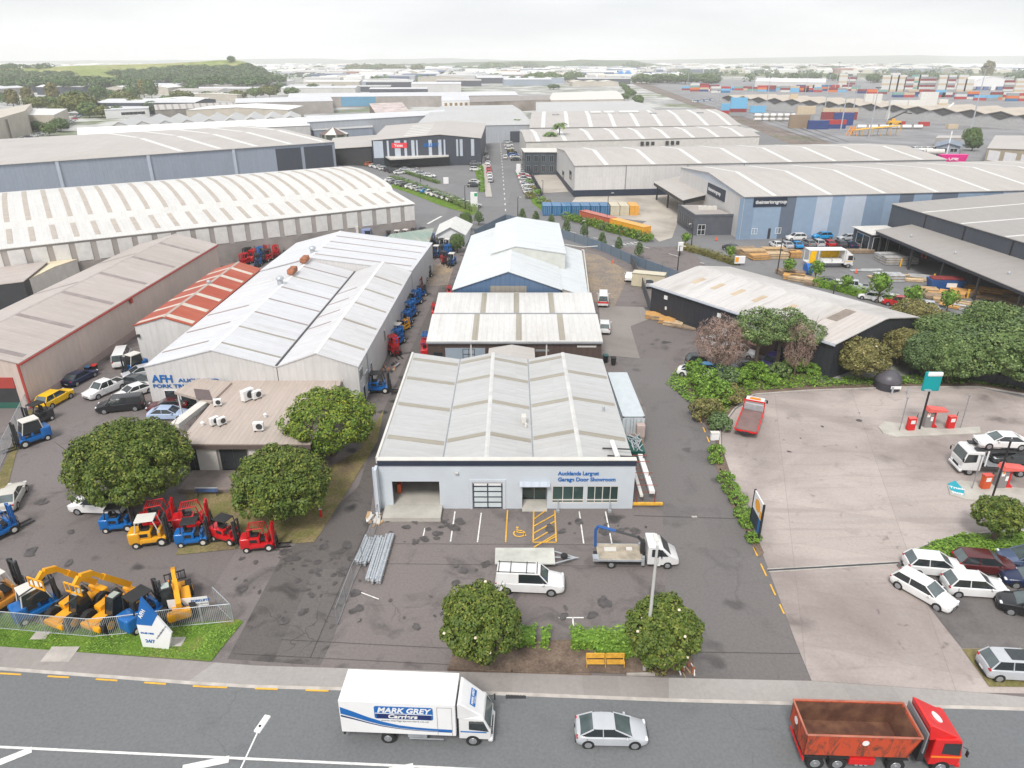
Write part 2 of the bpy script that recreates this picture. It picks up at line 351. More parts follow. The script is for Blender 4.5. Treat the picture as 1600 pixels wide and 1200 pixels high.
# footpath: one raised slab with a real kerb face, crossings as sheets on it
b = MB()
for i in range(len(FP)-1): b.hexa([(*KB[i], -.01), (*KB[i+1], -.01), (*FP[i+1], -.01), (*FP[i], -.01)], [(*KB[i], .12), (*KB[i+1], .12), (*FP[i+1], .12), (*FP[i], .12)])
tag(b.build('footpath', PATH), kind='structure')
b = MB()
for i in range(len(KB)-1):
    p, q = Vector((*KB[i], 0)), Vector((*KB[i+1], 0)); n = Vector((q.y-p.y, p.x-q.x, 0)).normalized()
    b.hexa([p+n*.2, q+n*.2, q, p], [p+n*.2+Vector((0, 0, .04)), q+n*.2+Vector((0, 0, .04)), q+Vector((0, 0, .135)), p+Vector((0, 0, .135))])
tag(b.build('kerb', KERB), kind='structure')
for (i0, i1) in ((3, 5), (7, 11)):
    b = MB()
    for i in range(i0, i1): b.hexa([(KB[i][0], KB[i][1]+.02, .115), (KB[i+1][0], KB[i+1][1]+.02, .115), (*FP[i+1], .115), (*FP[i], .115)], [(KB[i][0], KB[i][1]+.02, .129), (KB[i+1][0], KB[i+1][1]+.02, .129), (*FP[i+1], .129), (*FP[i], .129)])
    tag(b.build('vehicle_crossing', CROSS), kind='structure')
sheet('forecourt', [(1268, 1064), (1245, 1008), (1190, 862), (1150, 765), (1128, 700), (1128, 668), (1150, 640), (1180, 618), (1260, 612), (1400, 607), (1530, 606), (1600, 622), (2000, 700), (2400, 1100), (1536, 1083)], CONC)
sheet('car_park', [(1400, 884), (1420, 868), (1900, 868), (2300, 1012), (1503, 1014)], asphalt('car_park_asphalt', (.155, .143, .14), crack=.3, spots=.35), z=.075)
sheet('verge', [(1503, 1015), (2300, 1013), (2300, 1080), (1545, 1074)], DRY, z=.08)
sheet('verge', [(-200, 1008), (0, 1012), (190, 1024), (330, 1034), (380, 972), (372, 968), (150, 985), (60, 975), (0, 955), (-200, 945)], GRASS, z=.06)
sheet('verge', [(275, 868), (300, 800), (285, 760), (440, 770), (560, 705), (600, 640), (590, 690), (548, 760), (500, 835), (490, 848), (450, 850)], DRY, z=.06)
sheet('planting_bed', [(700, 1046), (712, 1008), (900, 1000), (1080, 1010), (1085, 1056), (1040, 1055)], SOIL, z=.07)
sheet('planting_bed', [(1064, 592), (1060, 572), (1085, 566), (1200, 560), (1290, 600), (1600, 590), (1620, 618), (1525, 604), (1400, 606), (1260, 610), (1178, 616), (1148, 638), (1126, 668), (1124, 700), (1100, 660)], SOIL, z=.085)
sheet('planting_bed', [(1124, 690), (1148, 765), (1194, 865), (1186, 872), (1140, 785), (1108, 700)], SOIL, z=.06)
sheet('planting_bed', [(-60, 760), (0, 740), (45, 640), (55, 645), (25, 710), (5, 790), (-60, 800)], DRY, z=.05)
# lot lines, markings ---------------------------------------------------
def line(name, pts, w, mat, z, dash=None, world=False):
    P = [Vector((x, y, 0)) for x, y in pts] if world else [G(x, y) for x, y in pts]; b = MB()
    for i in range(len(P)-1):
        p, q = P[i], P[i+1]; d = (q-p); Ln = d.length; d /= Ln; n = Vector((-d.y, d.x, 0))*w/2
        segs = [(0, Ln)] if not dash else [(s, min(Ln, s+dash[0])) for s in np.arange(0, Ln, dash[1])]
        for s0, s1 in segs:
            a, c = p+d*s0, p+d*s1; b.add([(v.x, v.y, z) for v in (a-n, c-n, c+n, a+n)], [(0, 1, 2, 3)])
    return tag(b.build(name, mat), kind='structure')
line('road_marking', [(-400, 1135), (0, 1168), (400, 1187), (660, 1199), (760, 1204)], .17, WHITEP, .055)
line('road_marking', [(-20, 1200), (50, 1172)], .5, WHITEP, .059); line('road_marking', [(285, 1202), (358, 1187)], .5, WHITEP, .059); line('road_marking', [(608, 1206), (646, 1199)], .5, WHITEP, .059)
line('road_marking', [(-190, 1043), (0, 1053), (150, 1062), (320, 1074), (528, 1081)], .14, YELP, .06, dash=(1.55, 3.45))
for x0, y0, x1, y1 in ((664, 826, 660, 845), (711, 800, 704, 847), (752, 802, 746, 848), (905, 800, 912, 850), (946, 800, 956, 850)): line('bay_line', [(x0, y0), (x1, y1)], .12, WHITEP, .06)
line('bay_line', [(793, 798), (790, 848)], .12, YELP, .06)
b = line('hatched_bay', [(834, 799), (833, 848), (869, 848), (867, 798)], .13, YELP, .06)
line('hatched_bay', [(834, 812), (853, 798)], .13, YELP, .063)
for k in range(5): line('hatched_bay', [(834, 823+k*11-(k == 4)*4), (868, 804+k*10.5)] if k < 4 else [(852, 848), (868, 839)], .13, YELP, .063)
# accessible parking symbol
b = MB(); c = G(811, 832)
for k in range(14):
    t0, t1 = 2.4+k*.33, 2.4+(k+1)*.33; r0, r1 = .42, .55
    b.add([(c.x+r*math.cos(t), c.y-.2+r*math.sin(t), .064) for r, t in ((r0, t0), (r1, t0), (r1, t1), (r0, t1))], [(3, 2, 1, 0)])
for p, q in (((-.15, .5), (-.15, -.1)), ((-.15, -.1), (.35, -.1)), ((.35, -.1), (.6, -.55)), ((-.15, .2), (.3, .2))):
    p, q = Vector((*p, 0)), Vector((*q, 0)); d = (q-p).normalized(); n = Vector((-d.y, d.x, 0))*.075
    b.add([(c.x+v.x, c.y+v.y, .064) for v in (p-n, q-n, q+n, p+n)], [(0, 1, 2, 3)])
b.cyl((c.x-.15, c.y+.68, .058), (c.x-.15, c.y+.68, .064), .13, n=10)
tag(b.build('accessible_symbol', YELP), kind='structure')
line('bay_line', [(873, 966), (912, 966)], .12, WHITEP, .06); line('bay_line', [(895, 966), (896, 984)], .12, WHITEP, .06)
line('bay_line', [(552, 922), (592, 937)], .1, WHITEP, .06)
line('lane_marking', [(1087, 640), (1130, 745), (1190, 885), (1225, 960)], .13, YELP, .06, dash=(1.3, 2.3))
line('yard_joint', [(440, 1000), (690, 1013), (1250, 1022)], .04, SEAM, .05); line('yard_joint', [(990, 806), (1190, 812)], .05, SEAM, .05)
line('yard_joint', [(600, 850), (960, 852)], .03, SEAM, .05); line('yard_joint', [(590, 881), (1000, 886)], .03, SEAM, .05); line('yard_joint', [(365, 1022), (640, 1036), (720, 1040)], .035, SEAM, .05)
line('yard_joint', [(485, 1028), (540, 900), (590, 790)], .035, SEAM, .05)
# drain grate channel of the forecourt
b = MB(); p, q = G(1200, 892), G(1405, 880); d = (q-p).normalized(); n = Vector((-d.y, d.x, 0))
b.hexa([p-n*.22, q-n*.22, q+n*.22, p+n*.22], [v+Vector((0, 0, .066)) for v in (p-n*.22, q-n*.22, q+n*.22, p+n*.22)], 0)
b.hexa([p-n*.1, q-n*.1, q+n*.1, p+n*.1], [v+Vector((0, 0, .07)) for v in (p-n*.1, q-n*.1, q+n*.1, p+n*.1)], 1)
tag(b.build('drain_channel', [KERB, DKSTEEL]), kind='structure')
# forecourt kerb round the planting
def kerbline(name, px, h=.16, w=.18, mat=KERB, kind='structure'):
    P = [G(x, y) for x, y in px]; b = MB()
    for i in range(len(P)-1):
        d = (P[i+1]-P[i]).normalized(); n = Vector((-d.y, d.x, 0))*w/2; b.hexa([P[i]-n-d*.05, P[i+1]-n+d*.05, P[i+1]+n+d*.05, P[i]+n-d*.05], [v+Vector((0, 0, h)) for v in (P[i]-n-d*.05, P[i+1]-n+d*.05, P[i+1]+n+d*.05, P[i]+n-d*.05)])
    return tag(b.build(name, mat), kind=kind)
kerbline('forecourt_kerb', [(1125, 700), (1125, 670), (1147, 640), (1178, 617), (1260, 611), (1400, 606), (1530, 605), (1620, 620), (1800, 650)])
kerbline('island_kerb', [(1408, 882), (1425, 862), (1450, 850), (1490, 838), (1560, 832), (1700, 830)])
kerbline('bed_kerb', [(700, 1047), (800, 1052), (922, 1056)], .2, .12, SOIL); kerbline('bed_kerb', [(980, 1056), (1022, 1055)], .2, .16)
# drips and leaks on the yards
b = MB(); rs = random.Random(17); 
for (xa, ya, xb, yb, n_, s_) in ((365, 835, 575, 985, 55, .45), (600, 812, 720, 850, 22, .7), (850, 815, 1010, 835, 16, .8), (560, 880, 760, 990, 16, .6), (440, 850, 580, 900, 16, .7), (1210, 640, 1380, 740, 7, .4), (1500, 972, 1590, 1000, 5, 1.0), (600, 640, 640, 790, 14, .6), (880, 940, 960, 965, 5, .8), (40, 780, 120, 930, 7, .7)):
    for _ in range(n_):
        c = G(rs.uniform(xa, xb), rs.uniform(ya, yb)); r_ = s_*rs.uniform(.25, 1)**1.5; m_ = 11; a0 = rs.uniform(0, 3); e_ = rs.uniform(.4, 1)
        P = []
        for k in range(m_): t = 6.283*k/m_; q = r_*rs.uniform(.7, 1.2); X, Y = q*math.cos(t), q*e_*math.sin(t); P.append((c.x+X*math.cos(a0)-Y*math.sin(a0), c.y+X*math.sin(a0)+Y*math.cos(a0), .0665+rs.random()*.003))
        b.add(P, [tuple(range(m_))])
tag(b.build('oil_stains', plain('oil_stain', (.085, .078, .077), .6, var=.35, scale=2)), kind='structure')
# avenue markings and grass strips
sheet('verge', [(612, 288), (640, 292), (700, 312), (745, 333), (738, 336), (690, 322), (640, 302), (610, 292)], GRASS, z=.05)
sheet('verge', [(742, 268), (745, 262), (753, 262), (757, 300), (751, 300)], GRASS, z=.05)
sheet('forecourt', [(880, 332), (900, 308), (1050, 300), (1090, 345), (1050, 350), (1000, 345)], concrete('far_concrete', (.46, .42, .37), (8, 8), .3, jw=.002), z=.05)
sheet('forecourt', [(1000, 352), (1060, 318), (1105, 330), (1060, 345), (1050, 372), (1030, 378)], MATS['far_concrete'], z=.055)
sheet('forecourt', [(848, 302), (832, 275), (868, 270), (888, 300)], MATS['far_concrete'], z=.055)
sheet('verge', [(832, 318), (822, 298), (830, 290), (840, 312), (862, 330), (850, 332)], GRASS, z=.06)
sheet('verge', [(880, 340), (900, 336), (960, 350), (1020, 372), (1012, 379), (940, 360)], GRASS, z=.06)
line('road_marking', [(790, 330), (785, 262), (781, 215)], .25, WHITEP, .05, dash=(3, 9)); line('road_marking', [(850, 352), (930, 372), (1000, 384), (1100, 412)], .2, WHITEP, .05, dash=(3, 9))
line('road_marking', [(952, 386), (1000, 378)], 1.1, WHITEP, .05, dash=(.35, 1.1)); line('road_marking', [(668, 350), (690, 338)], .6, WHITEP, .05); line('footway', [(756, 220), (757, 262), (764, 308)], 2.0, KERB, .12)
# railway corridor, port apron, fields, sea of far land
RAIL = groundcover('rail_ballast', (.17, .14, .125), (.24, .2, .18), .05, (.13, .15, .08)); APR = plain('port_apron', (.23, .23, .24), .85, var=.25, scale=.05)
sheet('railway', [(975, 126), (1000, 126), (1090, 160), (1240, 205), (1330, 235), (1270, 240), (1150, 190), (1010, 140)], RAIL, z=.03)
for k in range(5): line('rail_track', [(986+k*4, 128), (1050+k*14, 152), (1190+k*16, 196), (1262+k*16, 222)], 1.1, DKSTEEL if k % 2 else plain('rail_steel', (.12, .1, .09), .6), .06+.004*k)
sheet('port_apron', [(1010, 130), (1060, 124), (2000, 128), (2200, 260), (1420, 250), (1240, 208), (1090, 160)], APR, z=.04)
sheet('field', [(1060, 104), (1800, 104), (1900, 116), (1300, 121), (1080, 118)], groundcover('far_field', (.13, .16, .07), (.17, .17, .09), .01), z=.05)
# ================================================================ generic building
class Hall: pass
def hall(name, label, C, z, prof, axis='v', wall=None, roof=None, cat='warehouse', over=.3, strips=(), cap=None, gutter=None, base0=0.0, group=None, world=False, lod=0, th=.14):
    """C: corners front-left, front-right, back-right, back-left at eave height z (photo pixels, or metres when world)"""
    H = Hall(); Q = [Vector((p[0], p[1], 0)) for p in C] if world else [G(x, y, z) for x, y in C]
    for q in Q: q.z = 0
    H.Q = Q; c = sum(Q, Vector())/4; H.c = c; H.prof = prof; H.axis = axis; H.z = z
    def P(u, v, zz): return (Q[0]*(1-u)+Q[1]*u)*(1-v)+(Q[3]*(1-u)+Q[2]*u)*v+Vector((0, 0, zz))-c
    H.P = P; H.t = thing(name, label, cat, c, group=group)
    X = (lambda s, t, zz: P(s, t, zz)) if axis == 'v' else (lambda s, t, zz: P(t, s, zz))
    H.X = X
    H.ext = (X(.5, 1, 0)-X(.5, 0, 0)).length; H.span = (X(1, .5, 0)-X(0, .5, 0)).length
    b = MB(); n = len(prof)
    for t in (0, 1):
        b.add([X(0, t, base0)]+[X(s, t, zz) for s, zz in prof]+[X(1, t, base0)], [tuple(range(n+2)) if (t == 0) == (axis != 'v') else tuple(range(n+1, -1, -1))])
    s0, s1 = prof[0], prof[-1]
    b.add([X(s0[0], 0, base0), X(s0[0], 1, base0), X(s0[0], 1, s0[1]), X(s0[0], 0, s0[1])], [(0, 1, 2, 3) if axis != 'v' else (3, 2, 1, 0)])
    b.add([X(s1[0], 0, base0), X(s1[0], 1, base0), X(s1[0], 1, s1[1]), X(s1[0], 0, s1[1])], [(3, 2, 1, 0) if axis != 'v' else (0, 1, 2, 3)])
    H.wall = b.build('wall', wall, H.t)
    b = MB(); oe = over/H.ext; os_ = over/H.span; H.seg = []
    for i in range(n-1):
        (a, za), (d, zd) = prof[i], prof[i+1]
        if abs(d-a) < 1e-4:
            b.hexa([X(a-.001, -oe, min(za, zd)-.02), X(a-.001, 1+oe, min(za, zd)-.02), X(a+.001, 1+oe, min(za, zd)-.02), X(a+.001, -oe, min(za, zd)-.02)], [X(a-.001, -oe, max(za, zd)+th), X(a-.001, 1+oe, max(za, zd)+th), X(a+.001, 1+oe, max(za, zd)+th), X(a+.001, -oe, max(za, zd)+th)]); continue
        g = (zd-za)/(d-a); A, ZA, D, ZD = a, za, d, zd
        if i == 0: A -= os_; ZA -= g*os_
        if i == n-2: D += os_; ZD += g*os_
        pts = [X(A, -oe, ZA), X(D, -oe, ZD), X(D, 1+oe, ZD), X(A, 1+oe, ZA)]
        if axis != 'v': pts = [pts[0], pts[3], pts[2], pts[1]]
        up = Vector((0, 0, th)); b.hexa([p+Vector((0, 0, .012)) for p in pts], [p+up for p in pts])
        H.seg.append((a, za, d, zd))
    if cap:
        for i in range(1, n-1):
            if prof[i][1] > prof[i-1][1] and prof[i][1] > prof[i+1][1]:
                s, zz = prof[i]; ww = .22/H.span; zz += th
                g0 = (prof[i][1]-prof[i-1][1])/(s-prof[i-1][0]) if s > prof[i-1][0] else 0; g1 = (prof[i+1][1]-prof[i][1])/(prof[i+1][0]-s) if prof[i+1][0] > s else 0
                for sg, gg in ((-1, -g0), (1, g1)):
                    pp = [X(s, -oe, zz+.05), X(s+sg*ww, -oe, zz+gg*ww+.03), X(s+sg*ww, 1+oe, zz+gg*ww+.03), X(s, 1+oe, zz+.05)]
                    b.hexa([p-Vector((0, 0, .03)) for p in pp], pp, 1)
    H.roof = b.build('roof', [roof, cap or roof], H.t)
    for st in strips: strip(H, *st)
    if gutter:
        for s, zz, sg in ((0, prof[0][1], -1), (1, prof[-1][1], 1)):
            b = MB(); k = sg*(over+.02)/H.span
            a0, a1 = X(s+k, -oe, zz-.2), X(s+k, 1+oe, zz-.2); b0, b1 = X(s+k+sg*.16/H.span, -oe, zz-.2), X(s+k+sg*.16/H.span, 1+oe, zz-.2)
            b.hexa([a0, a1, b1, b0], [p+Vector((0, 0, .2)) for p in (a0, a1, b1, b0)]); b.build('gutter', gutter, H.t)
    return H
def strip(H, seg, t, width, mat, f0=.04, f1=.96, th=.14, name='skylight', lift=.03):
    """a roof sheet strip running down slope number seg, centred at t along the ridge"""
    a, za, d, zd = H.seg[seg]; w = width/H.ext/2; X = H.X
    s0, s1 = a+(d-a)*f0, a+(d-a)*f1; z0, z1 = za+(zd-za)*f0+th, za+(zd-za)*f1+th
    P = [X(s0, t-w, z0), X(s1, t-w, z1), X(s1, t+w, z1), X(s0, t+w, z0)]
    b = MB(); b.hexa([p-Vector((0, 0, .02)) for p in P], [p+Vector((0, 0, lift)) for p in P]); return b.build(name, mat, H.t)
def side(H, sd):
    return {'F': (H.P(0, 0, 0), H.P(1, 0, 0)), 'R': (H.P(1, 0, 0), H.P(1, 1, 0)), 'B': (H.P(1, 1, 0), H.P(0, 1, 0)), 'L': (H.P(0, 1, 0), H.P(0, 0, 0))}[sd]
def upx(H, sd, px, z=2.0):
    """fraction along a wall whose point at height z the photo shows in column px"""
    A, B = side(H, sd); lo, hi = -.2, 1.2
    f = lambda k: PR(*(A+(B-A)*k+H.c)[:2], z)[0]-px
    fl = f(lo)
    for _ in range(40):
        m = (lo+hi)/2
        if (f(m) < 0) == (fl < 0): lo = m
        else: hi = m
    return lo
def panel(H, sd, a0, a1, z0, z1, mat, name='panel', out=.05, parent=None, inn=0.0, label=None):
    A, B = side(H, sd); d = (B-A); n = Vector((d.y, -d.x, 0)).normalized(); p, q = A+d*a0, A+d*a1
    if a0 > a1: p, q = q, p
    b = MB(); b.hexa([v+Vector((0, 0, z0)) for v in (p+n*inn, p+n*out, q+n*out, q+n*inn)], [v+Vector((0, 0, z1)) for v in (p+n*inn, p+n*out, q+n*out, q+n*inn)])
    o = b.build(name, mat, parent or H.t)
    if label: o['label'] = label
    return o
def window(H, sd, a0, a1, z0, z1, frame=None, glass=None, nm=1, nh=1, fw=.08, name='window', out=.07):
    A, B = side(H, sd); d = (B-A); n = Vector((d.y, -d.x, 0)).normalized(); 
    if a0 > a1: a0, a1 = a1, a0
    p, q = A+d*a0, A+d*a1; e = (q-p).normalized(); W = (q-p).length; b = MB()
    def bar(x0, x1, h0, h1): b.hexa([v+Vector((0, 0, h0)) for v in (p+e*x0-n*.0, p+e*x0+n*out, p+e*x1+n*out, p+e*x1-n*.0)], [v+Vector((0, 0, h1)) for v in (p+e*x0-n*.0, p+e*x0+n*out, p+e*x1+n*out, p+e*x1-n*.0)])
    bar(0, W, z0, z0+fw); bar(0, W, z1-fw, z1)
    for k in range(nm+1): x = (W-fw)*k/nm; bar(x, x+fw, z0+fw, z1-fw)
    for k in range(1, nh): zz = z0+(z1-z0)*k/nh; [bar((W-fw)*j/nm+fw, (W-fw)*(j+1)/nm, zz-fw/2, zz+fw/2) for j in range(nm)]
    w_ = b.build(name, frame or WHITE, H.t); b = MB()
    b.hexa([v+Vector((0, 0, z0+.02)) for v in (p, p+n*.04, q+n*.04, q)], [v+Vector((0, 0, z1-.02)) for v in (p, p+n*.04, q+n*.04, q)])
    b.build('pane', glass or GLASS, w_); return w_
def walltext(H, sd, s, a, z, size, mat, parent=None, out=.07, **k):
    A, B = side(H, sd); d = (B-A); n = Vector((d.y, -d.x, 0)).normalized(); p = A+d*a+n*out+Vector((0, 0, z))
    return text(s, size, mat, parent or H.t, p, (math.pi/2, 0, math.atan2(d.y, d.x)), **k)
def gab(z, r, pk=.5): return [(0, z), (pk, z+r), (1, z)]
# roof and wall claddings ---------------------------------------------------
R_GREY = metal_sheet('roof_light_grey', (.47, .475, .475), stain=.1, ribs=.04)
R_WHITE = metal_sheet('roof_white', (.61, .62, .65), stain=.1, ribs=.06)
R_OLDW = metal_sheet('roof_white_rusting', (.6, .6, .62), stain=.14, ribs=.06, rust=.4, rustc=(.48, .22, .14))
R_TAUPE = metal_sheet('roof_taupe', (.46, .43, .405), stain=.14, ribs=.06, pitch=1.2)
R_PINK = metal_sheet('roof_pinkish', (.47, .415, .39), stain=.22, ribs=.07)
R_RED = metal_sheet('roof_red', (.36, .055, .025), stain=.12, dirt=(.6, .25, .15), ribs=.12, rust=.5, rustc=(.5, .11, .04), lap=2.5)
R_BEIGE = metal_sheet('roof_beige', (.46, .385, .34), stain=.15, ribs=.12, pitch=.5)
R_BWHITE = metal_sheet('roof_bluish_white', (.62, .655, .68), stain=.08, ribs=.06)
R_TIMB = metal_sheet('roof_timber_store', (.33, .31, .295), stain=.15, ribs=.07)
SKYL = metal_sheet('skylight_sheet', (.34, .315, .26), stain=.25, ribs=.14, dirt=(.24, .21, .17), rough=.4)
SKYD = metal_sheet('skylight_brown', (.3, .24, .225), stain=.2, ribs=.14, dirt=(.2, .16, .15), rough=.4)
SKYW = metal_sheet('skylight_white', (.68, .68, .66), stain=.05, ribs=.06, rough=.35)
W_WHITE = metal_sheet('wall_white', (.6, .59, .585), stain=.08, ribs=.06, pitch=1.0)
W_LTB = metal_sheet('wall_pale_blue', (.5, .55, .63), stain=.06, ribs=.1)
W_BGREY = metal_sheet('wall_blue_grey', (.31, .355, .43), stain=.06, ribs=.06, pitch=1.2)
W_CONC = plain('wall_concrete', (.36, .33, .31), .85, var=.14, scale=.2)
W_CONCD = plain('wall_concrete_aged', (.29, .265, .25), .85, var=.22, scale=.25)
W_PINK = metal_sheet('wall_pinkish', (.6, .49, .44), stain=.08, ribs=.05, pitch=1.2)
W_BLACK = metal_sheet('wall_black', (.03, .033, .042), stain=.1, dirt=(.06, .06, .065), ribs=.2)
W_BROWN = metal_sheet('wall_brown', (.085, .058, .05), stain=.1, dirt=(.14, .1, .09), ribs=.15)
W_BLUE = metal_sheet('wall_blue', (.075, .14, .25), stain=.06, ribs=.15)
W_DARK = metal_sheet('wall_charcoal', (.065, .075, .095), stain=.08, dirt=(.12, .12, .13), ribs=.1, pitch=1.0)
W_BEIGE = plain('wall_beige', (.48, .44, .38), .8, var=.1, scale=.2)
_k = N('weatherboard', .5, 0, .35); _u = _k.sep('UV'); _f = _k.math('FRACT', _k.math('DIVIDE', _u[1], .22))
_a = _k.mix(_k.ramp(_f, .86, .99, 0, .45), (.57, .615, .665), (.32, .36, .4)); _a = _k.mix(1.0, _a, _k.ramp(_k.noise(.5, 5), .3, .7, .95, 1.04), 'MULTIPLY'); _k.bump(_f, .35, .03); MATS['weatherboard'] = _k.col(_a); WB = MATS['weatherboard']
SIGNB = plain('sign_blue', (.01, .13, .42), .4, var=.04); SIGNW = plain('sign_white', (.8, .8, .8), .4, var=.03); FASC = plain('fascia_navy', (.025, .035, .06), .5)
# ================================================================ garage door showroom (the outlined lot)
def vent(H, u, v, z, r=.28):
    b = MB(); p = H.P(u, v, z); b.cyl(p-Vector((0, 0, .1)), p+Vector((0, 0, .35)), r*.7, n=10); b.dome(p+Vector((0, 0, .35)), r, .35, 12, 5); return b.build('vent', GALV, H.t)
X0, X1, YF, YB = -12.3, 11.35, 56.2, 82.6; V1, V2 = (-6.5-X0)/(X1-X0), (2.0-X0)/(X1-X0)
pf = [(0, 5.05), (V1, 4.2), ((-2.35-X0)/(X1-X0), 5.1), (V2, 4.2), ((6.35-X0)/(X1-X0), 5.1), (1, 4.2)]
S = Hall(); 
def show():
    H = hall('showroom', 'pale blue garage door showroom with navy fascia and three grey roof bays', [(X0, YF+.3), (X1, YF+.3), (X1, YB), (X0, YB)], 4.2, pf, 'v', WB, R_GREY, cat='shop', over=.05, world=True, cap=plain('ridge_pale', (.56, .56, .55), .6))
    # replace the closed front wall by one with openings
    me = H.wall.data; bpy.data.objects.remove(H.wall); b = MB(); P = H.P
    y0 = YF-H.c.y; y1 = YF+.3-H.c.y; cx = H.c.x
    def blk(xa, xb, za, zb, ya=y0, yb=y1): b.hexa([(xa-cx, ya, za), (xb-cx, ya, za), (xb-cx, yb, za), (xa-cx, yb, za)], [(xa-cx, ya, zb), (xb-cx, ya, zb), (xb-cx, yb, zb), (xa-cx, yb, zb)])
    op = [(-11.15, -6.75, 3.0, 0), (-3.7, -.85, 2.95, .0), (.95, 3.3, 2.55, 0), (3.75, 9.95, 2.5, .62)]   # x0, x1, head, sill
    xs = [X0]; 
    for o in op: blk(xs[-1], o[0], 0, 4.75); blk(o[0], o[1], o[2], 4.75); (o[3] and blk(o[0], o[1], 0, o[3])); xs.append(o[1])
    blk(xs[-1], X1, 0, 4.75)
    n = len(pf); ze = 0
    for u, zt in ((0, 5.05), (1, 4.2)):
        x = X0+(X1-X0)*u; a, c_ = (x, x+.2) if u == 0 else (x-.2, x); blk(a, c_, 0, zt, y1, YB-.2-H.c.y)
    xx = [X0+(X1-X0)*s for s, _ in pf]
    for i in range(5): b.hexa([(xx[i]-cx, YB-.2-H.c.y, 0), (xx[i+1]-cx, YB-.2-H.c.y, 0), (xx[i+1]-cx, YB-H.c.y, 0), (xx[i]-cx, YB-H.c.y, 0)], [(xx[i]-cx, YB-.2-H.c.y, pf[i][1]), (xx[i+1]-cx, YB-.2-H.c.y, pf[i+1][1]), (xx[i+1]-cx, YB-H.c.y, pf[i+1][1]), (xx[i]-cx, YB-H.c.y, pf[i][1])])
    b.build('wall', WB, H.t)
    def part(name, mat, *bs, label=None, parent=None, **kw):
        m = MB()
        for (xa, xb, ya, yb, za, zb) in bs: m.box(((xa+xb)/2-cx, (ya+yb)/2-H.c.y, (za+zb)/2), (xb-xa, yb-ya, zb-za))
        o = m.build(name, mat, parent or H.t, **kw)
        if label: o['label'] = label
        return o
    part('fascia', FASC, (X0-.02, X1+.03, YF-.12, YF+.36, 4.75, 5.3)); part('coping', OFFW, (X0-.05, X1+.06, YF-.16, YF+.42, 5.3, 5.38))
    part('parapet', OFFW, (X0-.25, X0-.02, YF+.42, YB, 4.7, 5.32)); part('corner_post', W_LTB, (X0-.45, X0-.27, YF-.6, YF-.3, 0, 4.75))
    part('wing_wall', WB, (X0-.26, X0-.02, YF-.9, YF-.02, 0, 4.75))
    part('floor', SLABC, (X0+.22, -6.2, YF+.02, YF+17, .0, .42)); part('partition', W_WHITE, (-6.2, -6.05, YF+.32, YF+17, 0, 4.1)); part('partition', W_WHITE, (X0+.22, -6.2, YF+17, YF+17.15, 0, 4.1))
    part('loading_platform', SLABC, (-11.9, -6.55, YF-2.1, YF-.02, 0, .42))
    part('partition', W_DARK, (-6.0, X1-.25, YF+6, YF+6.1, 0, 4.1)); part('showroom_floor', W_CONC, (-6.0, X1-.25, YF+.32, YF+6, 0, .06))
    # sectional glass garage door
    d = part('garage_door', WHITE, (-3.72, -.83, YF+.06, YF+.14, .02, 2.95)); bars = [(-3.6, -.95, YF+.0, YF+.12, z-.05, z+.05) for z in (.12, .72, 1.3, 1.9, 2.45)]+[(x-.05, x+.05, YF-.01, YF+.13, .07, 2.75) for x in (-3.6, -2.27, -.95)]
    part('door_grid', FASC, *bars, parent=d); part('door_pane', plain('frosted_pane', (.6, .66, .68), .25), (-3.55, -1.0, YF+.03, YF+.055, .1, 2.5), parent=d)
    part('door_frame', WB, (-3.95, -3.72, YF-.08, YF-.005, 0, 3.2), (-.83, -.6, YF-.08, YF-.005, 0, 3.2), (-3.72, -.83, YF-.08, YF-.005, 2.95, 3.2))
    # recessed entrance
    e = part('entrance_door', GLASSG, (.95, 3.3, YF+1.3, YF+1.36, .25, 2.5)); part('door_frame', STEEL, (.95, 3.3, YF+1.24, YF+1.3, 2.4, 2.55), (2.08, 2.16, YF+1.24, YF+1.3, .25, 2.4), (.95, 1.03, YF+1.24, YF+1.3, .25, 2.4), (3.22, 3.3, YF+1.24, YF+1.3, .25, 2.4), parent=e)
    part('porch_wall', WB, (.8, .95, YF+.32, YF+1.4, 0, 2.7)); part('porch_wall', WB, (3.3, 3.45, YF+.32, YF+1.4, 0, 2.7)); part('porch_ceiling', WHITE, (.8, 3.45, YF+.32, YF+1.6, 2.56, 2.66))
    m = MB(); m.hexa([(.95-cx, YF-.5-H.c.y, .01), (3.3-cx, YF-.5-H.c.y, .01), (3.3-cx, YF+1.2-H.c.y, .01), (.95-cx, YF+1.2-H.c.y, .01)], [(.95-cx, YF-.5-H.c.y, .03), (3.3-cx, YF-.5-H.c.y, .03), (3.3-cx, YF+1.2-H.c.y, .27), (.95-cx, YF+1.2-H.c.y, .27)]); m.build('ramp', SLABC, H.t)
    m = MB(); m.slab((.7-cx, YF-.6-H.c.y, 2.8), (3.5-cx, YF-.6-H.c.y, 2.8), (3.5-cx, YF-H.c.y, 2.95), (.7-cx, YF-H.c.y, 2.95), .06); m.build('awning', W_LTB, H.t)
    for wx0, wx1, k in ((3.75, 6.72, 3), (6.98, 9.95, 4)):
        fr = [(wx0, wx1, YF+.02, YF+.1, .62, .7), (wx0, wx1, YF+.02, YF+.1, 2.42, 2.5), (wx0, wx1, YF-.02, YF+.1, .93, .99)]+[(wx0+(wx1-wx0-.07)*j/k, wx0+(wx1-wx0-.07)*j/k+.07, YF+.02, YF+.1, .7, 2.42) for j in range(k+1)]
        wn = part('window', OFFW, *fr); part('pane', GLASSG, (wx0+.02, wx1-.02, YF+.11, YF+.14, .64, 2.48), parent=wn)
    part('mullion', WB, (6.72, 6.98, YF+.0, YF+.2, .62, 2.5))
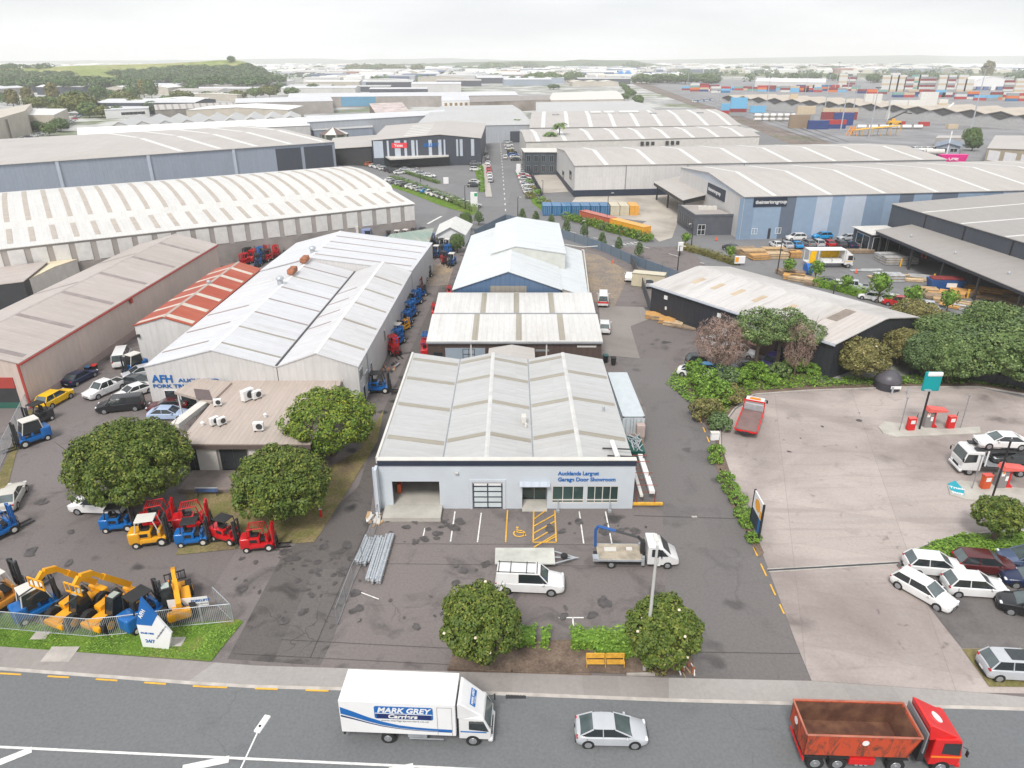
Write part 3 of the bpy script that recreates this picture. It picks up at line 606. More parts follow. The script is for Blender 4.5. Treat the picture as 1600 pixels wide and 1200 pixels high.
    text('Aucklands Largest', .57, SIGNB, H.t, (4.25-cx, YF-.03-H.c.y, 3.7), (math.pi/2, 0, 0), ex=.015, off=.016, sx=.9)
    text('Garage Door Showroom', .57, SIGNB, H.t, (4.25-cx, YF-.03-H.c.y, 3.05), (math.pi/2, 0, 0), ex=.015, off=.016, sx=.92)
    m = MB(); a = math.pi
    c0 = Vector((-5.1-cx, YF-.1-H.c.y, 3.85)); m.cyl(c0+Vector((0, .1, 0)), c0, .13, n=12); m.box(c0+Vector((0, -.08, .18)), (.3, .2, .12)); m.build('alarm_box', OFFW, H.t)
    for i, (s, ts) in enumerate(((0, (.17, .45, .71, .93)), (1, (.17, .45, .71, .93)), (2, (.19, .47, .73, .93)), (3, (.19, .47, .73, .93)), (4, (.2, .5, .78)))):
        for t in ts: strip(H, s, t+.02*(i % 2), .75, SKYL, .03, .97)
    for x in (-6.5, 2.0): part('valley_gutter', STEEL, (x-.07, x+.07, YF+.45, YB, 4.31, 4.36))
    m = MB(); p = P((2.0+.4-X0)/(X1-X0)-.05, .33, 4.6); m.rbox(p+Vector((0, 0, .35)), (.5, .8, .8), .04); m.cyl(p+Vector((.2, -1, -.1)), p+Vector((.2, -1, .35)), .12); m.build('roof_fan', OFFW, H.t)
    vent(H, .93, .42, 4.6, .16)
    for x in (4.3, 9.15):
        m = MB(); m.path([(x-cx, YF-.02-H.c.y, 1.0), (x-cx, YF-.5-H.c.y, .95), (x-cx, YF-.5-H.c.y, .25)], .04); m.box((x-cx, YF-.5-H.c.y, .1), (.3, .3, .2)); m.build('bracket', GALV, H.t)
    return H
S = show()
def roofthings():
    zr = 4.95; b = MB(); b.path([(8.6, 59, zr), (11.2, 58.7, zr+.05)], .07); t = tag(b.build('offcut_pole', BLACK), 'black steel pole lying on the showroom roof near its right front corner', 'pole')
    b = MB(); b.path([(8.9, 57.6, zr), (11.4, 57.4, zr)], .07); tag(b.build('offcut_pole', BLACK), 'black steel pole lying closest to the navy fascia on the showroom roof', 'pole')
    b = MB(); b.cyl((9.8, 57, zr+.14), (9.65, 60, zr+.14), .24, n=12); tag(b.build('duct_roll', WHITE), 'white tube lying across the right front corner of the showroom roof', 'tube')
roofthings()
R_WSH = metal_sheet('roof_workshop', (.6, .595, .585), stain=.14, ribs=.07, dirt=(.36, .33, .28))
# ================================================================ brown workshop behind it
H = hall('workshop', 'brown workshop with two white ribbed roofs behind the showroom', [(-11.4, 89.6), (12.1, 89.6), (12.3, 107.4), (-11.4, 107.4)], 4, [(0, 4), (.46, 5.0), (.49, 4.1), (.55, 4.4), (1, 5.2)], 'u', W_BROWN, R_WSH, cat='workshop', world=True, over=.15, gutter=STEEL)
for s, us in ((0, (.27, .525, .775)), (3, (.3, .51, .735)), (2, (.3, .51, .735))):
    for u in us: strip(H, s, u, .8, SKYL, .02, .99)
b = MB(); b.hexa([H.X(s_, t_, 4.9) for s_, t_ in ((.462, 0), (.462, 1), (.482, 1), (.482, 0))], [H.X(s_, t_, 5.19) for s_, t_ in ((.462, 0), (.462, 1), (.482, 1), (.482, 0))]); b.build('roof_shade_strip', STEEL, H.t)  # added dark strip, stands in for the shadow between the two roof bands
panel(H, 'F', .1, .33, 1.2, 3.1, plain('frosted_wall', (.3, .36, .42), .3), 'window'); window(H, 'F', .03, .085, .2, 2.5, DKSTEEL, GLASS); window(H, 'F', .2, .27, 1.4, 3.0, DKSTEEL, GLASS, 2, 2)
for u in (.245, .68): panel(H, 'F', u, u+.008, 0, 4, OFFW, 'downpipe', .14, inn=.05)
panel(H, 'F', .62, .7, 2.6, 2.9, STEEL, 'sign'); panel(H, 'F', .86, .97, 3.2, 3.45, OFFW, 'sign')
H = hall('workshop_lean_to', 'low grey flat roofed shed wedged between showroom and brown workshop', [(-3, 83.2), (2.9, 83.2), (2.9, 88.6), (-3, 88.6)], 3.4, [(0, 3.3), (.5, 3.8), (1, 3.3)], 'v', W_CONC, R_TAUPE, cat='shed', world=True, over=.1)
# ================================================================ blue gabled warehouse
WR = R_BWHITE
H = hall('gabled_warehouse', 'blue fronted warehouse with white gable roof and tall rear section', [(-9.2, 108.4), (7.7, 108.4), (8.4, 146), (-8.2, 146)], 5.6, gab(5.6, 2.9, .51), 'v', W_BLUE, WR, world=True, over=.25, cap=WHITE)
panel(H, 'F', .0, 1, 0, 2.2, W_BLACK, 'lower_wall', .06); panel(H, 'F', .34, .68, 2.3, 6.2, metal_sheet('wall_khaki', (.27, .25, .22), ribs=.15), 'sheet_panel', .06)
for t in np.linspace(.1, .9, 7): strip(H, 0, t, .7, SKYW, .1, .95)
R = hall('rear_hall', 'tall cream rear hall', [(-3.6, 122), (9.3, 122), (9.6, 147), (-3.2, 147)], 8.0, gab(7.9, 1.3, .33), 'v', plain('cream_sheet', (.55, .56, .52), .6), WR, world=True, over=.15)
R.t.parent = H.t; R.t.location = R.c-H.c
for k in ('category', 'label'): del R.t[k]
for o in list(R.t.children): o.parent = H.t; o.location = R.c-H.c; o.name = 'rear_'+o.name.split('.')[0]
bpy.data.objects.remove(R.t)
H = hall('side_lean_to', 'white lean-to shed roof along the right side of the blue fronted warehouse', [(7.95, 109.6), (12.2, 109.6), (13.8, 140), (8.7, 140)], 4, [(0, 5.3), (1, 3.9)], 'v', W_BEIGE, WR, cat='shed', world=True, over=.1)
b = MB(); b.path([(14.0, 141, 3.9), (14.4, 141, 3.9), (12.6, 112, 3.9)], .12); b.path([(9.2, 142, 5), (14.4, 143, 4), (17.5, 144, 4)], .1)
for x, y in ((12.6, 112), (13.9, 132), (14.4, 141)): b.cyl((x, y, 0), (x, y, 3.9), .08)
tag(b.build('pipe_rack', OFFW), 'cream pipe frame running along the lean-to edge beside the dusty yard', 'frame')
# ================================================================ forklift hire company
AF = [(-43.6, 77.6), (-28.0, 77.6), (-27.0, 119), (-43.2, 119)]
LINE = SKYD
H = hall('forklift_workshop', 'large white forklift workshop with rust stained twin gable roof', AF, 5.4, gab(5.4, 2.1, .53), 'v', W_WHITE, R_WHITE, world=True, over=.1, cap=WHITE)
def addsec(H, R, pre):
    for o in list(R.t.children): o.parent = H.t; o.location = R.c-H.c; o.name = pre+o.name.split('.')[0]
    bpy.data.objects.remove(R.t)
for t in (.06, .2, .34, .48, .62, .76, .9): strip(H, 1, t, .4, SKYD if .25 < t < .7 or t > .85 else SKYL, .03, .97)
for t in (.1, .27, .44, .61, .78): strip(H, 0, t, .45, SKYD if t < .5 else SKYW, .03, .6 if t > .5 else .75)
R = hall('x', 'x', [(-27.9, 77.6), (-18.3, 77.6), (-17.3, 119), (-26.9, 119)], 5.4, gab(5.4, 1.7, .5), 'v', W_WHITE, R_OLDW, world=True, over=.1, cap=WHITE)
for t in (.12, .3, .47, .63, .8): strip(R, 1, t, .55, SKYL, .05, .95)
for t in (.3, .42, .55, .68): strip(R, 0, t, .4, SKYD, .05, .7)
addsec(H, R, 'side_')
R = hall('x', 'x', [(-43.2, 119.2), (-17.2, 119.2), (-15.8, 139.5), (-42.6, 139.5)], 5.4, gab(5.6, 2.3, .33), 'v', W_WHITE, R_WHITE, world=True, over=.1, cap=WHITE)
for t in (.12, .35, .58, .8): strip(R, 1, t, .4, SKYD, .02, .97)
addsec(H, R, 'rear_'); AFH = H; c = H.c
def apart(name, mat, b, sm=None): return b.build(name, mat, AFH.t, smooth=sm)
b = MB(); q_ = [(-28.1-c.x, 77.6-c.y), (-27.82-c.x, 77.6-c.y), (-26.82-c.x, 119-c.y), (-27.1-c.x, 119-c.y)]; b.hexa([(*p, 5.5) for p in q_], [(*p, 5.63) for p in q_]); apart('valley_gutter', DKSTEEL, b)
for (x, y, z) in ((-35.2, 104.6, 7.7), (-34.9, 122.8, 7.9)):
    b = MB(); b.cyl((x-c.x, y-c.y, z-.3), (x-c.x, y-c.y, z+.7), .42, n=12); b.dome((x-c.x, y-c.y, z+.7), .62, .55, 14, 5); apart('roof_ventilator', GALV, b, 40)
RUSTY = plain('rusty_cover', (.33, .13, .07), .8, var=.5, scale=1.5)
for (x, y) in ((-34.9, 110.2), (-34.8, 117.2)):
    b = MB(); b.rbox((x-c.x, y-c.y, 8.2), (1.1, 2.6, .9), .3, 3); apart('ridge_vent', RUSTY, b)
for a0, a1, z0, z1 in ((.02, .14, 3.3, 4.8), (.2, .3, 1.6, 3.3)):
    R2 = Hall(); R2.t = AFH.t; R2.c = AFH.c
    R2.P = lambda u, v, z, _q=[Vector((-27.9, 77.6, 0)), Vector((-18.3, 77.6, 0)), Vector((-17.3, 119, 0)), Vector((-26.9, 119, 0))]: (_q[0]*(1-u)+_q[1]*u)*(1-v)+(_q[3]*(1-u)+_q[2]*u)*v+Vector((0, 0, z))-AFH.c
    window(R2, 'R', a0*.35, a1*.35, z0, z1, WHITE, GLASS, 3)
window(R2, 'R', .15, .17, 1.2, 3.2, OFFW, GLASS); window(R2, 'R', .035, .06, .1, 2.1, OFFW, GLASS); window(R2, 'R', .38, .4, 2.5, 4.2, OFFW, GLASS); panel(R2, 'R', .115, .12, 0, 5.2, W_LTB, 'downpipe', .1, inn=.04)
walltext(H, 'F', 'AFH', .035, 3.45, 1.35, SIGNB, off=.03, sx=1.0)
walltext(H, 'F', 'AUCKLAND', .235, 3.5, .62, SIGNB, off=.012, sx=1.45); walltext(H, 'F', 'FORK TRUCK HIRE', .03, 2.75, .62, SIGNB, off=.012, sx=1.42)
for a0, a1 in ((.105, .215), (.225, .35), (.36, .47)): window(H, 'F', a0, a1, .1, 2.4, WHITE, GLASS, 1)
# beige office in front
OFC = hall('office', 'low beige roofed office with dark glass front between the two round trees', [(-33.1, 62.6), (-20.6, 62.6), (-20.8, 77.2), (-33.3, 77.2)], 3.5, [(0, 3.5), (1, 3.5)], 'v', W_CONC, R_BEIGE, cat='office', world=True, over=.45)
panel(OFC, 'F', -.035, 1.035, 3.05, 3.5, plain('fascia_brown', (.13, .1, .09), .7), 'fascia', .5, inn=.42)
for a0, a1 in ((.02, .1), (.28, .5), (.66, .98)): window(OFC, 'F', a0, a1, .25, 2.95, DKSTEEL, GLASS, 2)
for a0, a1 in ((.1, .26), (.52, .64)): panel(OFC, 'F', a0, a1, 0, 3.0, OFFW, 'pier', .2)
b = MB(); b.box((-27.6, 60.6, .22), (10.0, 3.6, .44)); dk = tag(b.build('deck', plain('deck_boards', (.2, .165, .15), .8, var=.25, scale=1)), 'grey timber deck in front of the beige office', 'deck')
b = MB(); q = [G(x, y, 3.9) for x, y in ((272, 612), (310, 590), (362, 597), (330, 628))]; b.hexa([p-Vector((0, 0, .3)) for p in q], q); q = [G(x, y, 4.2) for x, y in ((302, 604), (326, 606), (332, 622), (306, 620))]
cn = b.build('entrance_canopy', R_BEIGE); tag(cn, 'beige porch canopy with a square hole by the white workshop wall', 'canopy')
b = MB(); b.hexa([(p.x, p.y, 3.91) for p in q], [(p.x, p.y, 3.94) for p in q]); b.build('roof_opening', plain('opening_brown', (.13, .1, .1), .8), cn)
b = MB(); p, q2 = G(272, 662, 3.7), G(330, 618, 3.7); d = (q2-p).normalized(); n = Vector((-d.y, d.x, 0)); b.hexa([p-n*.5-Vector((0, 0, .5)), q2-n*.5-Vector((0, 0, .5)), q2+n*.5-Vector((0, 0, .5)), p+n*.5-Vector((0, 0, .5))], [p-n*.5, q2-n*.5, q2+n*.5, p+n*.5]); b.build('side_fascia', OFFW, cn)
for (x, y) in ((278, 616), (330, 632), (304, 640)): g_ = G(x, y, 3.6); MB().cyl((g_.x, g_.y, 0), (g_.x, g_.y, 3.6), .09).build('post', WHITE, cn)
def acunit(x, y, z, s, lab, rz=0.0, base=True):
    t = thing('ac_unit', lab, 'air conditioner', (x, y, z), rz); b = MB(); b.rbox((0, 0, .1+.42*s), (.95*s, .42*s, .8*s), .03); b.build('casing', WHITE, t)
    b = MB(); b.cyl((.1*s, -.21*s, .12+.42*s), (.1*s, -.24*s, .12+.42*s), .3*s, n=14); b.build('fan_grille', DKSTEEL, t)
    b = MB(); b.box((-.35*s, 0, .05), (.06, .6, .1)); b.box((.35*s, 0, .05), (.06, .6, .1)); b.build('foot', DKSTEEL, t)
zr = 3.66
for px, py, s, lab, rz in ((388, 625, 1.5, 'tall white air conditioner, larger of the pair at the back of the beige office roof', 1.0), (402, 623, 1.1, 'smaller white air conditioner right of the tall one on the beige office roof', .9),
    (341, 634, .9, 'white air conditioner nearest the porch canopy on the beige office roof', .2), (336, 664, 1, 'left air conditioner of the close pair near the front left of the beige office roof', .9), (347, 664, .95, 'right air conditioner of the close pair near the front left of the beige office roof', .9), (405, 673, 1.1, 'white air conditioner with dark fan near the front edge of the beige office roof', .1)):
    g_ = G(px, py, zr); acunit(g_.x, g_.y, zr, s, lab, rz)
for px, py in ((317, 665), (415, 652)):
    b = MB(); g_ = G(px, py, zr)-OFC.c; g_.z = zr; b.cyl(g_, g_+Vector((0, 0, .35)), .13); b.cyl(g_+Vector((0, 0, .35)), g_+Vector((0, 0, .5)), .22, .1); b.build('vent', WHITE, OFC.t)
# red roofed annex
H = hall('red_roofed_shed', 'white walled shed with rust red roof squeezed beside the white workshop', [(-51.8, 92), (-43.85, 92), (-43.9, 121), (-51.6, 121)], 5.4, gab(5.4, 1.2, .53), 'v', W_WHITE, R_RED, cat='shed', world=True, over=.15, cap=R_BEIGE)
for s in (0, 1):
    for t in (.03, .2, .37, .54, .71, .87): strip(H, s, t, 1.0, plain('red_roof_strip', (.56, .5, .43), .6), .02, .97)
panel(H, 'F', .02, .06, 3.8, 4.2, DKSTEEL, 'flood_lamp', .3); vent(H, .53, .55, 6.6, .35)
# pinkish warehouse at the left
H = hall('pink_walled_warehouse', 'long pinkish walled warehouse with red trim at the left edge', [(-73.5, 77.5), (-58.4, 77.5), (-57.5, 137), (-72.5, 137)], 5.9, gab(5.9, 2, .5), 'v', W_PINK, R_PINK, world=True, over=.15, gutter=plain('red_trim', (.4, .06, .05), .5), cap=plain('ridge_grey', (.45, .4, .38), .6))
for t in (.03, .2, .37, .54, .71, .88): strip(H, 1, t, .9, plain('pink_skylight', (.27, .23, .22), .5, var=.2), .04, .95)
for t in (.12, .45, .75): strip(H, 0, t, .9, MATS['pink_skylight'], .04, .95)
panel(H, 'F', .985, 1.003, 0, 5.9, MATS['red_trim'], 'corner_trim', .12); panel(H, 'R', .0, 1, 0, 1.0, plain('pink_dado', (.42, .33, .3), .8), 'dado', .08)
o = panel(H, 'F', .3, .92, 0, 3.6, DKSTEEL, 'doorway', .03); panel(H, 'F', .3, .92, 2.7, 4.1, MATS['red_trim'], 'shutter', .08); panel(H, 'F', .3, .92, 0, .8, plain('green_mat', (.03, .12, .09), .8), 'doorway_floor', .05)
panel(H, 'R', .43, .44, 5.0, 5.6, MATS['red_trim'], 'rainwater_head', .35, inn=.16)
# ================================================================ big mid-ground halls
def q4(fl, fr, br, bl): return [fl, fr, br, bl]
# ribbed cream hall
d1 = Vector((.84, .543, 0)); d2 = Vector((-.543, .84, 0)); R0 = Vector((-23.3, 171, 0)); Lr = 150; Wd = 58
Cn = [R0-d1*Lr, R0, R0+d2*Wd, R0-d1*Lr+d2*Wd]
RIBM = metal_sheet('roof_cream', (.61, .605, .59), stain=.05, ribs=.04)
pr = [(0, 7.6), (.015, 7.75), (.21, 9.0), (.225, 9.9), (.27, 10.5), (.4, 11.4), (.55, 11.9), (.7, 11.6), (.85, 10.6), (1, 9)]
H = hall('ribbed_hall', 'very long cream hall with ribbed curved roof at the left', [(p.x, p.y) for p in Cn], 7.6, pr, 'u', W_CONC, RIBM, world=True, over=.25)
RB = plain('rib_brown', (.42, .375, .33), .7, var=.1); nrib = 42
for k in range(nrib):
    t = 1-(k+.5)/nrib; w_ = .9/Lr/2
    for ch in (((.035, 7.9), (.19, 8.9)), tuple(H.prof[3:8])):
        b = MB(); b.loft([[H.X(a, t-w_, z+.12), H.X(a, t+w_, z+.12), H.X(a, t+w_, z+.19), H.X(a, t-w_, z+.19)] for a, z in ch]); b.build('skylight', RB, H.t)
panel(H, 'F', 0, 1, 0, 3.6, W_CONCD, 'lower_wall', .12); b = MB()
for k in range(nrib):
    t = 1-(k+1)/nrib; panel(H, 'F', t+.007, t+.024, 3.8, 7.2, plain('white_panel', (.66, .65, .63), .6), 'wall_panel', .1)
# pale building with blue-grey wall behind it
H = hall('blue_grey_warehouse', 'taupe roofed warehouse with long blue grey wall behind the ribbed hall', [(-60, 262), (522, 222), (388, 197), (-150, 226)], 9.6, [(0, 9.6), (.5, 10.9), (.52, 10.9), (1, 9.6)], 'u', W_BGREY, R_TAUPE, over=.4)
for px in (90, 232, 365): a_ = upx(H, 'F', px, 8); panel(H, 'F', a_-.004, a_+.004, 0, 9.5, W_LTB, 'downpipe', .4)
for p0, p1 in ((432, 471), (476, 520)): panel(H, 'F', upx(H, 'F', p0, 5), upx(H, 'F', p1, 5), 0, 8.6, W_DARK, 'wall_panel', .12)
for t in np.linspace(.53, .97, 5): strip(H, 0, t, 2, SKYW, .05, .98); strip(H, 2, t, 2, SKYW, .05, .95)
panel(H, 'R', .0, .98, 0, 9.3, W_DARK, 'side_cladding', .1)
# dark clad hardware store in the distance
H = hall('hardware_store', 'dark clad hardware store with pale vertical stripes facing its car park', [(-54.8, 291.5), (-12.6, 300), (-13, 372), (-60, 360)], 10.5, gab(10.2, 1.7, .62), 'v', W_DARK, R_TAUPE, cat='store', world=True, over=.3)
for p0, p1 in ((584, 599), (605, 608), (617, 626), (632, 636), (643, 648), (650.5, 653), (670, 675), (685, 690), (693.5, 696), (713, 716), (718.5, 723), (736, 741)): panel(H, 'F', upx(H, 'F', p0, 6), upx(H, 'F', p1, 6), 3.6, 10.0, W_LTB, 'pale_stripe', .08)
s_ = panel(H, 'F', upx(H, 'F', 612, 8), upx(H, 'F', 636, 8), 7.2, 9.1, plain('sign_red', (.75, .05, .07), .5), 'sign', .2); walltext(H, 'F', 'Yates', upx(H, 'F', 616, 8), 7.7, 1.5, SIGNW, out=.22, off=.03)
walltext(H, 'F', 'SELLEYS', upx(H, 'F', 661, 8), 7.5, 1.7, SIGNB, out=.15, off=.07, italic=.3)
b = MB(); q = [G(x, y, 4.2) for x, y in ((610, 248), (701, 243), (701, 240), (600, 243))]; b.hexa([p-Vector((0, 0, .5))-H.c for p in q], [p-H.c for p in q]); b.build('canopy', OFFW, H.t)
panel(H, 'F', upx(H, 'F', 600, 3), upx(H, 'F', 702, 3), 0, 3.6, GLASS, 'shopfront', .3)
for t in np.linspace(.1, .8, 7): strip(H, 0, t, 2.0, SKYW, .45, .8)
H = hall('timber_canopy', 'grey open canopy roof left of the dark striped hardware store', [(-74, 300), (-56, 296), (-60, 345), (-82, 345)], 7, [(0, 6), (1, 7.5)], 'v', DKSTEEL, R_TAUPE, cat='canopy', world=True, over=.5)
# glass fronted long white walled hall, curving roofs to the right of the avenue
H = hall('white_hall', 'white walled hall with dark base band behind the yellow and blue containers', [(19.3, 225), (141, 240), (138, 288), (16.4, 273)], 9.4, gab(9.3, 1.7, .5), 'u', W_WHITE, R_TAUPE, world=True, over=.3)
panel(H, 'F', -.002, 1, 0, 2.0, FASC, 'base_band', .1); panel(H, 'L', 0, 1.002, 0, 1.6, FASC, 'base_band', .1)
for t in np.linspace(.08, .93, 8):
    for s in range(2): strip(H, s, t, 1.4, SKYW, 0, 1)
for a_ in (.13, .29, .44): panel(H, 'F', a_, a_+.002, 2, 9.2, STEEL, 'downpipe', .15)
window(H, 'L', .75, .85, 4, 6.5, DKSTEEL, GLASS, 2); panel(H, 'L', .38, .48, 0, 4, GLASS, 'doorway', .06)
H = hall('interiors_warehouse', 'grey roofed warehouse with blue striped front wall and a dark name sign', [(53.7, 167), (175, 183), (171, 233), (49.8, 217)], 9.9, gab(9.9, 1.9, .5), 'u', W_LTB, R_TAUPE, world=True, over=.35)
SB = [plain('stripe_%s' % n, c, .6, var=.05) for n, c in (('mid_blue', (.27, .36, .48)), ('pale_blue', (.45, .51, .6)), ('slate', (.13, .16, .21)), ('steel_blue', (.22, .3, .41)))]
for p0, p1, m in ((1153, 1176, 3), (1176, 1186, 0), (1186, 1218, 0), (1218, 1240, 2), (1240, 1272, 0), (1272, 1296, 1), (1296, 1315, 0), (1315, 1348, 1), (1348, 1378, 3), (1378, 1400, 0), (1400, 1422, 2), (1422, 1450, 0), (1450, 1490, 2), (1490, 1530, 0), (1530, 1560, 3), (1560, 1600, 1)):
    panel(H, 'F', upx(H, 'F', p0, 5), upx(H, 'F', p1, 5), 0, 9.75, SB[m], 'wall_stripe', .06)
s_ = panel(H, 'F', upx(H, 'F', 1177, 8.5), upx(H, 'F', 1229, 8.5), 7.6, 9.7, FASC, 'sign', .2); walltext(H, 'F', 'theinteriorsgroup', upx(H, 'F', 1180, 8.5), 8.3, 1.15, SIGNW, out=.21, off=.02, sx=.93)
panel(H, 'L', 0, 1.002, 0, 9.7, W_WHITE, 'white_cladding', .05)
s_ = panel(H, 'L', .5, .76, 6.6, 9.4, FASC, 'sign', .2); walltext(H, 'L', 'theinteriorsgroup', .515, 7.6, 1.3, SIGNW, out=.21, off=.02)
for p0 in (1169, 1206): window(H, 'F', upx(H, 'F', p0+5, 2), upx(H, 'F', p0+14, 2), 1.2, 2.6, WHITE, GLASS, 2, out=.15)
panel(H, 'F', upx(H, 'F', 1200, 2), upx(H, 'F', 1204, 2), 0, 2.5, DKSTEEL, 'door', .1)
for t in np.linspace(.06, .95, 9):
    for s in range(2): strip(H, s, t, 1.1, SKYW, 0, 1)
H = hall('loading_canopy', 'grey flat loading canopy attached left of the lettered white wall', [(1068, 310), (1114, 302), (1062, 276), (1022, 282)], 6, [(0, 5.5), (1, 6)], 'v', DKSTEEL, R_TAUPE, cat='canopy', over=.3, base0=4.6)
for x, y in ((1070, 311), (1045, 297), (1028, 286)): g_ = G(x, y, 5); MB().cyl((g_.x-H.c.x, g_.y-H.c.y, 0), (g_.x-H.c.x, g_.y-H.c.y, 5), .25).build('post', DKSTEEL, H.t)
H = hall('slate_office', 'slate grey flat roofed office block in front of the lettered warehouse', [(1086, 338), (1146, 337), (1106, 321), (1060, 321)], 4.6, [(0, 4.6), (1, 4.6)], 'v', plain('slate_wall', (.1, .11, .13), .7, var=.1), W_CONC, cat='office', over=.0)
panel(H, 'F', -.01, 1.01, 4.5, 5.0, MATS['slate_wall'], 'parapet', .1, inn=-.2); panel(H, 'L', 0, 1.01, 4.5, 5.0, MATS['slate_wall'], 'parapet', .1, inn=-.2)
window(H, 'F', .1, .3, .1, 2.6, WHITE, GLASS, 2, 2); [window(H, 'L', a_, a_+.07, .6, 3.4, DKSTEEL, GLASS) for a_ in np.linspace(.1, .85, 7)]
b = MB(); [MB().rbox(H.P(.45+.13*k, .55, 5.0), (1.4, 1.0, 1.2), .05).build('roof_plant', OFFW, H.t) for k in range(4)]
# third, fourth, fifth halls
H = hall('palm_hall', 'cream hall with condensers on its front wall behind the tall palms', [(822, 222), (1187, 213), (1150, 197), (812, 203)], 9, [(0, 9), (.5, 10), (1, 9)], 'u', OFFW, R_TAUPE, over=.3)
for t in np.linspace(.05, .92, 9): strip(H, 0, t, 1.8, SKYW, 0, 1); strip(H, 1, t, 1.8, SKYW, 0, 1)
for p in (1003, 1042): A_ = H.P(upx(H, 'F', p, 8), 0, 7.0); [MB().rbox(A_+Vector((k*2.2, -.9, .4)), (1.3, .8, 1.5), .1).build('condenser', DKSTEEL, H.t) for k in range(3)]
H = hall('glazed_office', 'dark glass two storey office below the palms', [(820, 238), (872, 238), (872, 232), (816, 232)], 8, [(0, 8), (1, 8)], 'v', plain('office_glass', (.07, .085, .1), .25, var=.3, scale=.2), OFFW, cat='office', over=.4)
for z_ in (1, 4.6): [window(H, 'F', a_, a_+.12, z_, z_+2.4, STEEL, GLASS, 2) for a_ in (.05, .28, .5, .75)]
H = hall('far_pale_hall', 'long pale hall with three roof vents furthest up the right side of the avenue', [(828, 200), (1157, 196), (1118, 171), (832, 175)], 9, [(0, 9), (.5, 10.2), (1, 9)], 'u', W_WHITE, R_TAUPE, over=.3)
for t in np.linspace(.06, .95, 9): strip(H, 0, t, 2.2, SKYW, 0, 1); strip(H, 1, t, 2.2, SKYW, 0, 1)
for u, v in ((.12, .6), (.62, .6), (.87, .6)): b = MB(); b.rbox(H.P(u, v, 10.4), (4, 2, .6), .2); b.build('vent', STEEL, H.t)
for u in (.3, .37, .45, .5): b = MB(); b.slab(H.P(u, .72, 10.2), H.P(u+.055, .72, 10.2), H.P(u+.055, .9, 9.9), H.P(u, .9, 9.9), .2); b.build('solar_panel', SKYW, H.t)
H = hall('silver_hall', 'low silver roofed hall behind the long pale hall', [(838, 176), (1025, 173), (985, 158), (838, 160)], 8, [(0, 8), (.5, 9.5), (1, 8)], 'u', W_LTB, R_GREY, over=.3)
H = hall('wide_grey_hall', 'wide light grey hall closing the top of the avenue', [(648, 198), (833, 195), (800, 164), (690, 166)], 8.5, [(0, 8.5), (.5, 10), (1, 8.5)], 'u', metal_sheet('wall_silver', (.42, .45, .49), ribs=.08), R_GREY, over=.3)
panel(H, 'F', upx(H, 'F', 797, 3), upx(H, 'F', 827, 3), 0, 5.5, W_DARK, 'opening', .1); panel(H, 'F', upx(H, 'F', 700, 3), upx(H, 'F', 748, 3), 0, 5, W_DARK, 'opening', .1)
H = hall('charcoal_office', 'charcoal office with ribbon windows at the far end of the avenue', [(748, 184), (784, 183), (780, 178), (746, 179)], 9, [(0, 9), (1, 9)], 'v', W_DARK, W_CONC, cat='office', over=.6)
window(H, 'F', .2, .95, 4.5, 7.4, OFFW, GLASS, 7); panel(H, 'F', 0, .35, .2, 3, OFFW, 'panel', .3); panel(H, 'F', .6, .95, .2, 3, OFFW, 'panel', .3)
# halls at the upper left
H = hall('bright_roofed_hall', 'bright white roofed hall with blue grey wall above the bandstand shelter', [(480, 191), (696, 179), (692, 173), (478, 182)], 9, [(0, 9), (.5, 10.5), (1, 9)], 'u', metal_sheet('wall_silver', (.42, .45, .49)), R_WHITE, over=.3)
H = hall('annex_roof', 'low white roofed annex in front of the bright roofed hall', [(490, 204), (582, 199), (580, 195), (480, 200)], 5, [(0, 5), (1, 6)], 'u', W_BGREY, R_GREY, cat='annex', over=.3)
t = thing('shelter', 'small octagonal shelter with striped conical roof between two warehouses', 'shelter', G(523, 226)); b = MB()
rr = [(7.5*math.cos(k*math.pi/4+.4), 7.5*math.sin(k*math.pi/4+.4)) for k in range(8)]
for k in range(8): b.add([(rr[k][0], rr[k][1], 5.2), (rr[(k+1) % 8][0], rr[(k+1) % 8][1], 5.2), (0, 0, 8.4)], [(0, 1, 2)], k % 2)
b.build('roof', [plain('shelter_brown', (.16, .11, .1), .7), OFFW], t); b = MB(); [b.cyl((x*.93, y*.93, 0), (x*.93, y*.93, 5.2), .5) for x, y in rr]; b.hexa([(x*.7, y*.7, 0) for x, y in rr], [(x*.7, y*.7, 5) for x, y in rr]); b.build('wall', plain('shelter_green', (.3, .33, .27), .6), t)
H = hall('white_strip_hall', 'brilliant white flat strip roof directly behind the taupe warehouse roof', [(122, 212), (484, 196), (478, 186), (122, 203)], 8, [(0, 8), (1, 8.8)], 'u', W_WHITE, plain('bright_white_roof', (.8, .8, .79), .6, var=.03), over=.2)
n_ = 9
H = hall('sawtooth_factory', 'pale factory with a row of peaked white roofs at the upper left', [(170, 200), (470, 188), (470, 180), (205, 186)], 7, sum([[(k/n_, 7), ((k+.45)/n_, 9.6)] for k in range(n_)], [])+[(1, 7)], 'v', W_WHITE, R_GREY, cat='factory', over=.2)
H = hall('long_grey_factory', 'grey walled factory with dark roof ribs above the row of peaked roofs', [(243, 172), (370, 167), (368, 162), (241, 166)], 7, [(0, 7), (1, 8)], 'u', W_CONCD, R_TAUPE, cat='factory', over=.2)
for t_ in np.linspace(.04, .97, 12): strip(H, 0, t_, 1.5, W_CONCD, 0, 1)
H = hall('concrete_hall', 'long bare concrete walled hall with white roof at the upper left', [(368, 161), (520, 158), (516, 151), (368, 155)], 9, [(0, 9), (1, 9.5)], 'u', W_CONC, R_WHITE, over=.2)
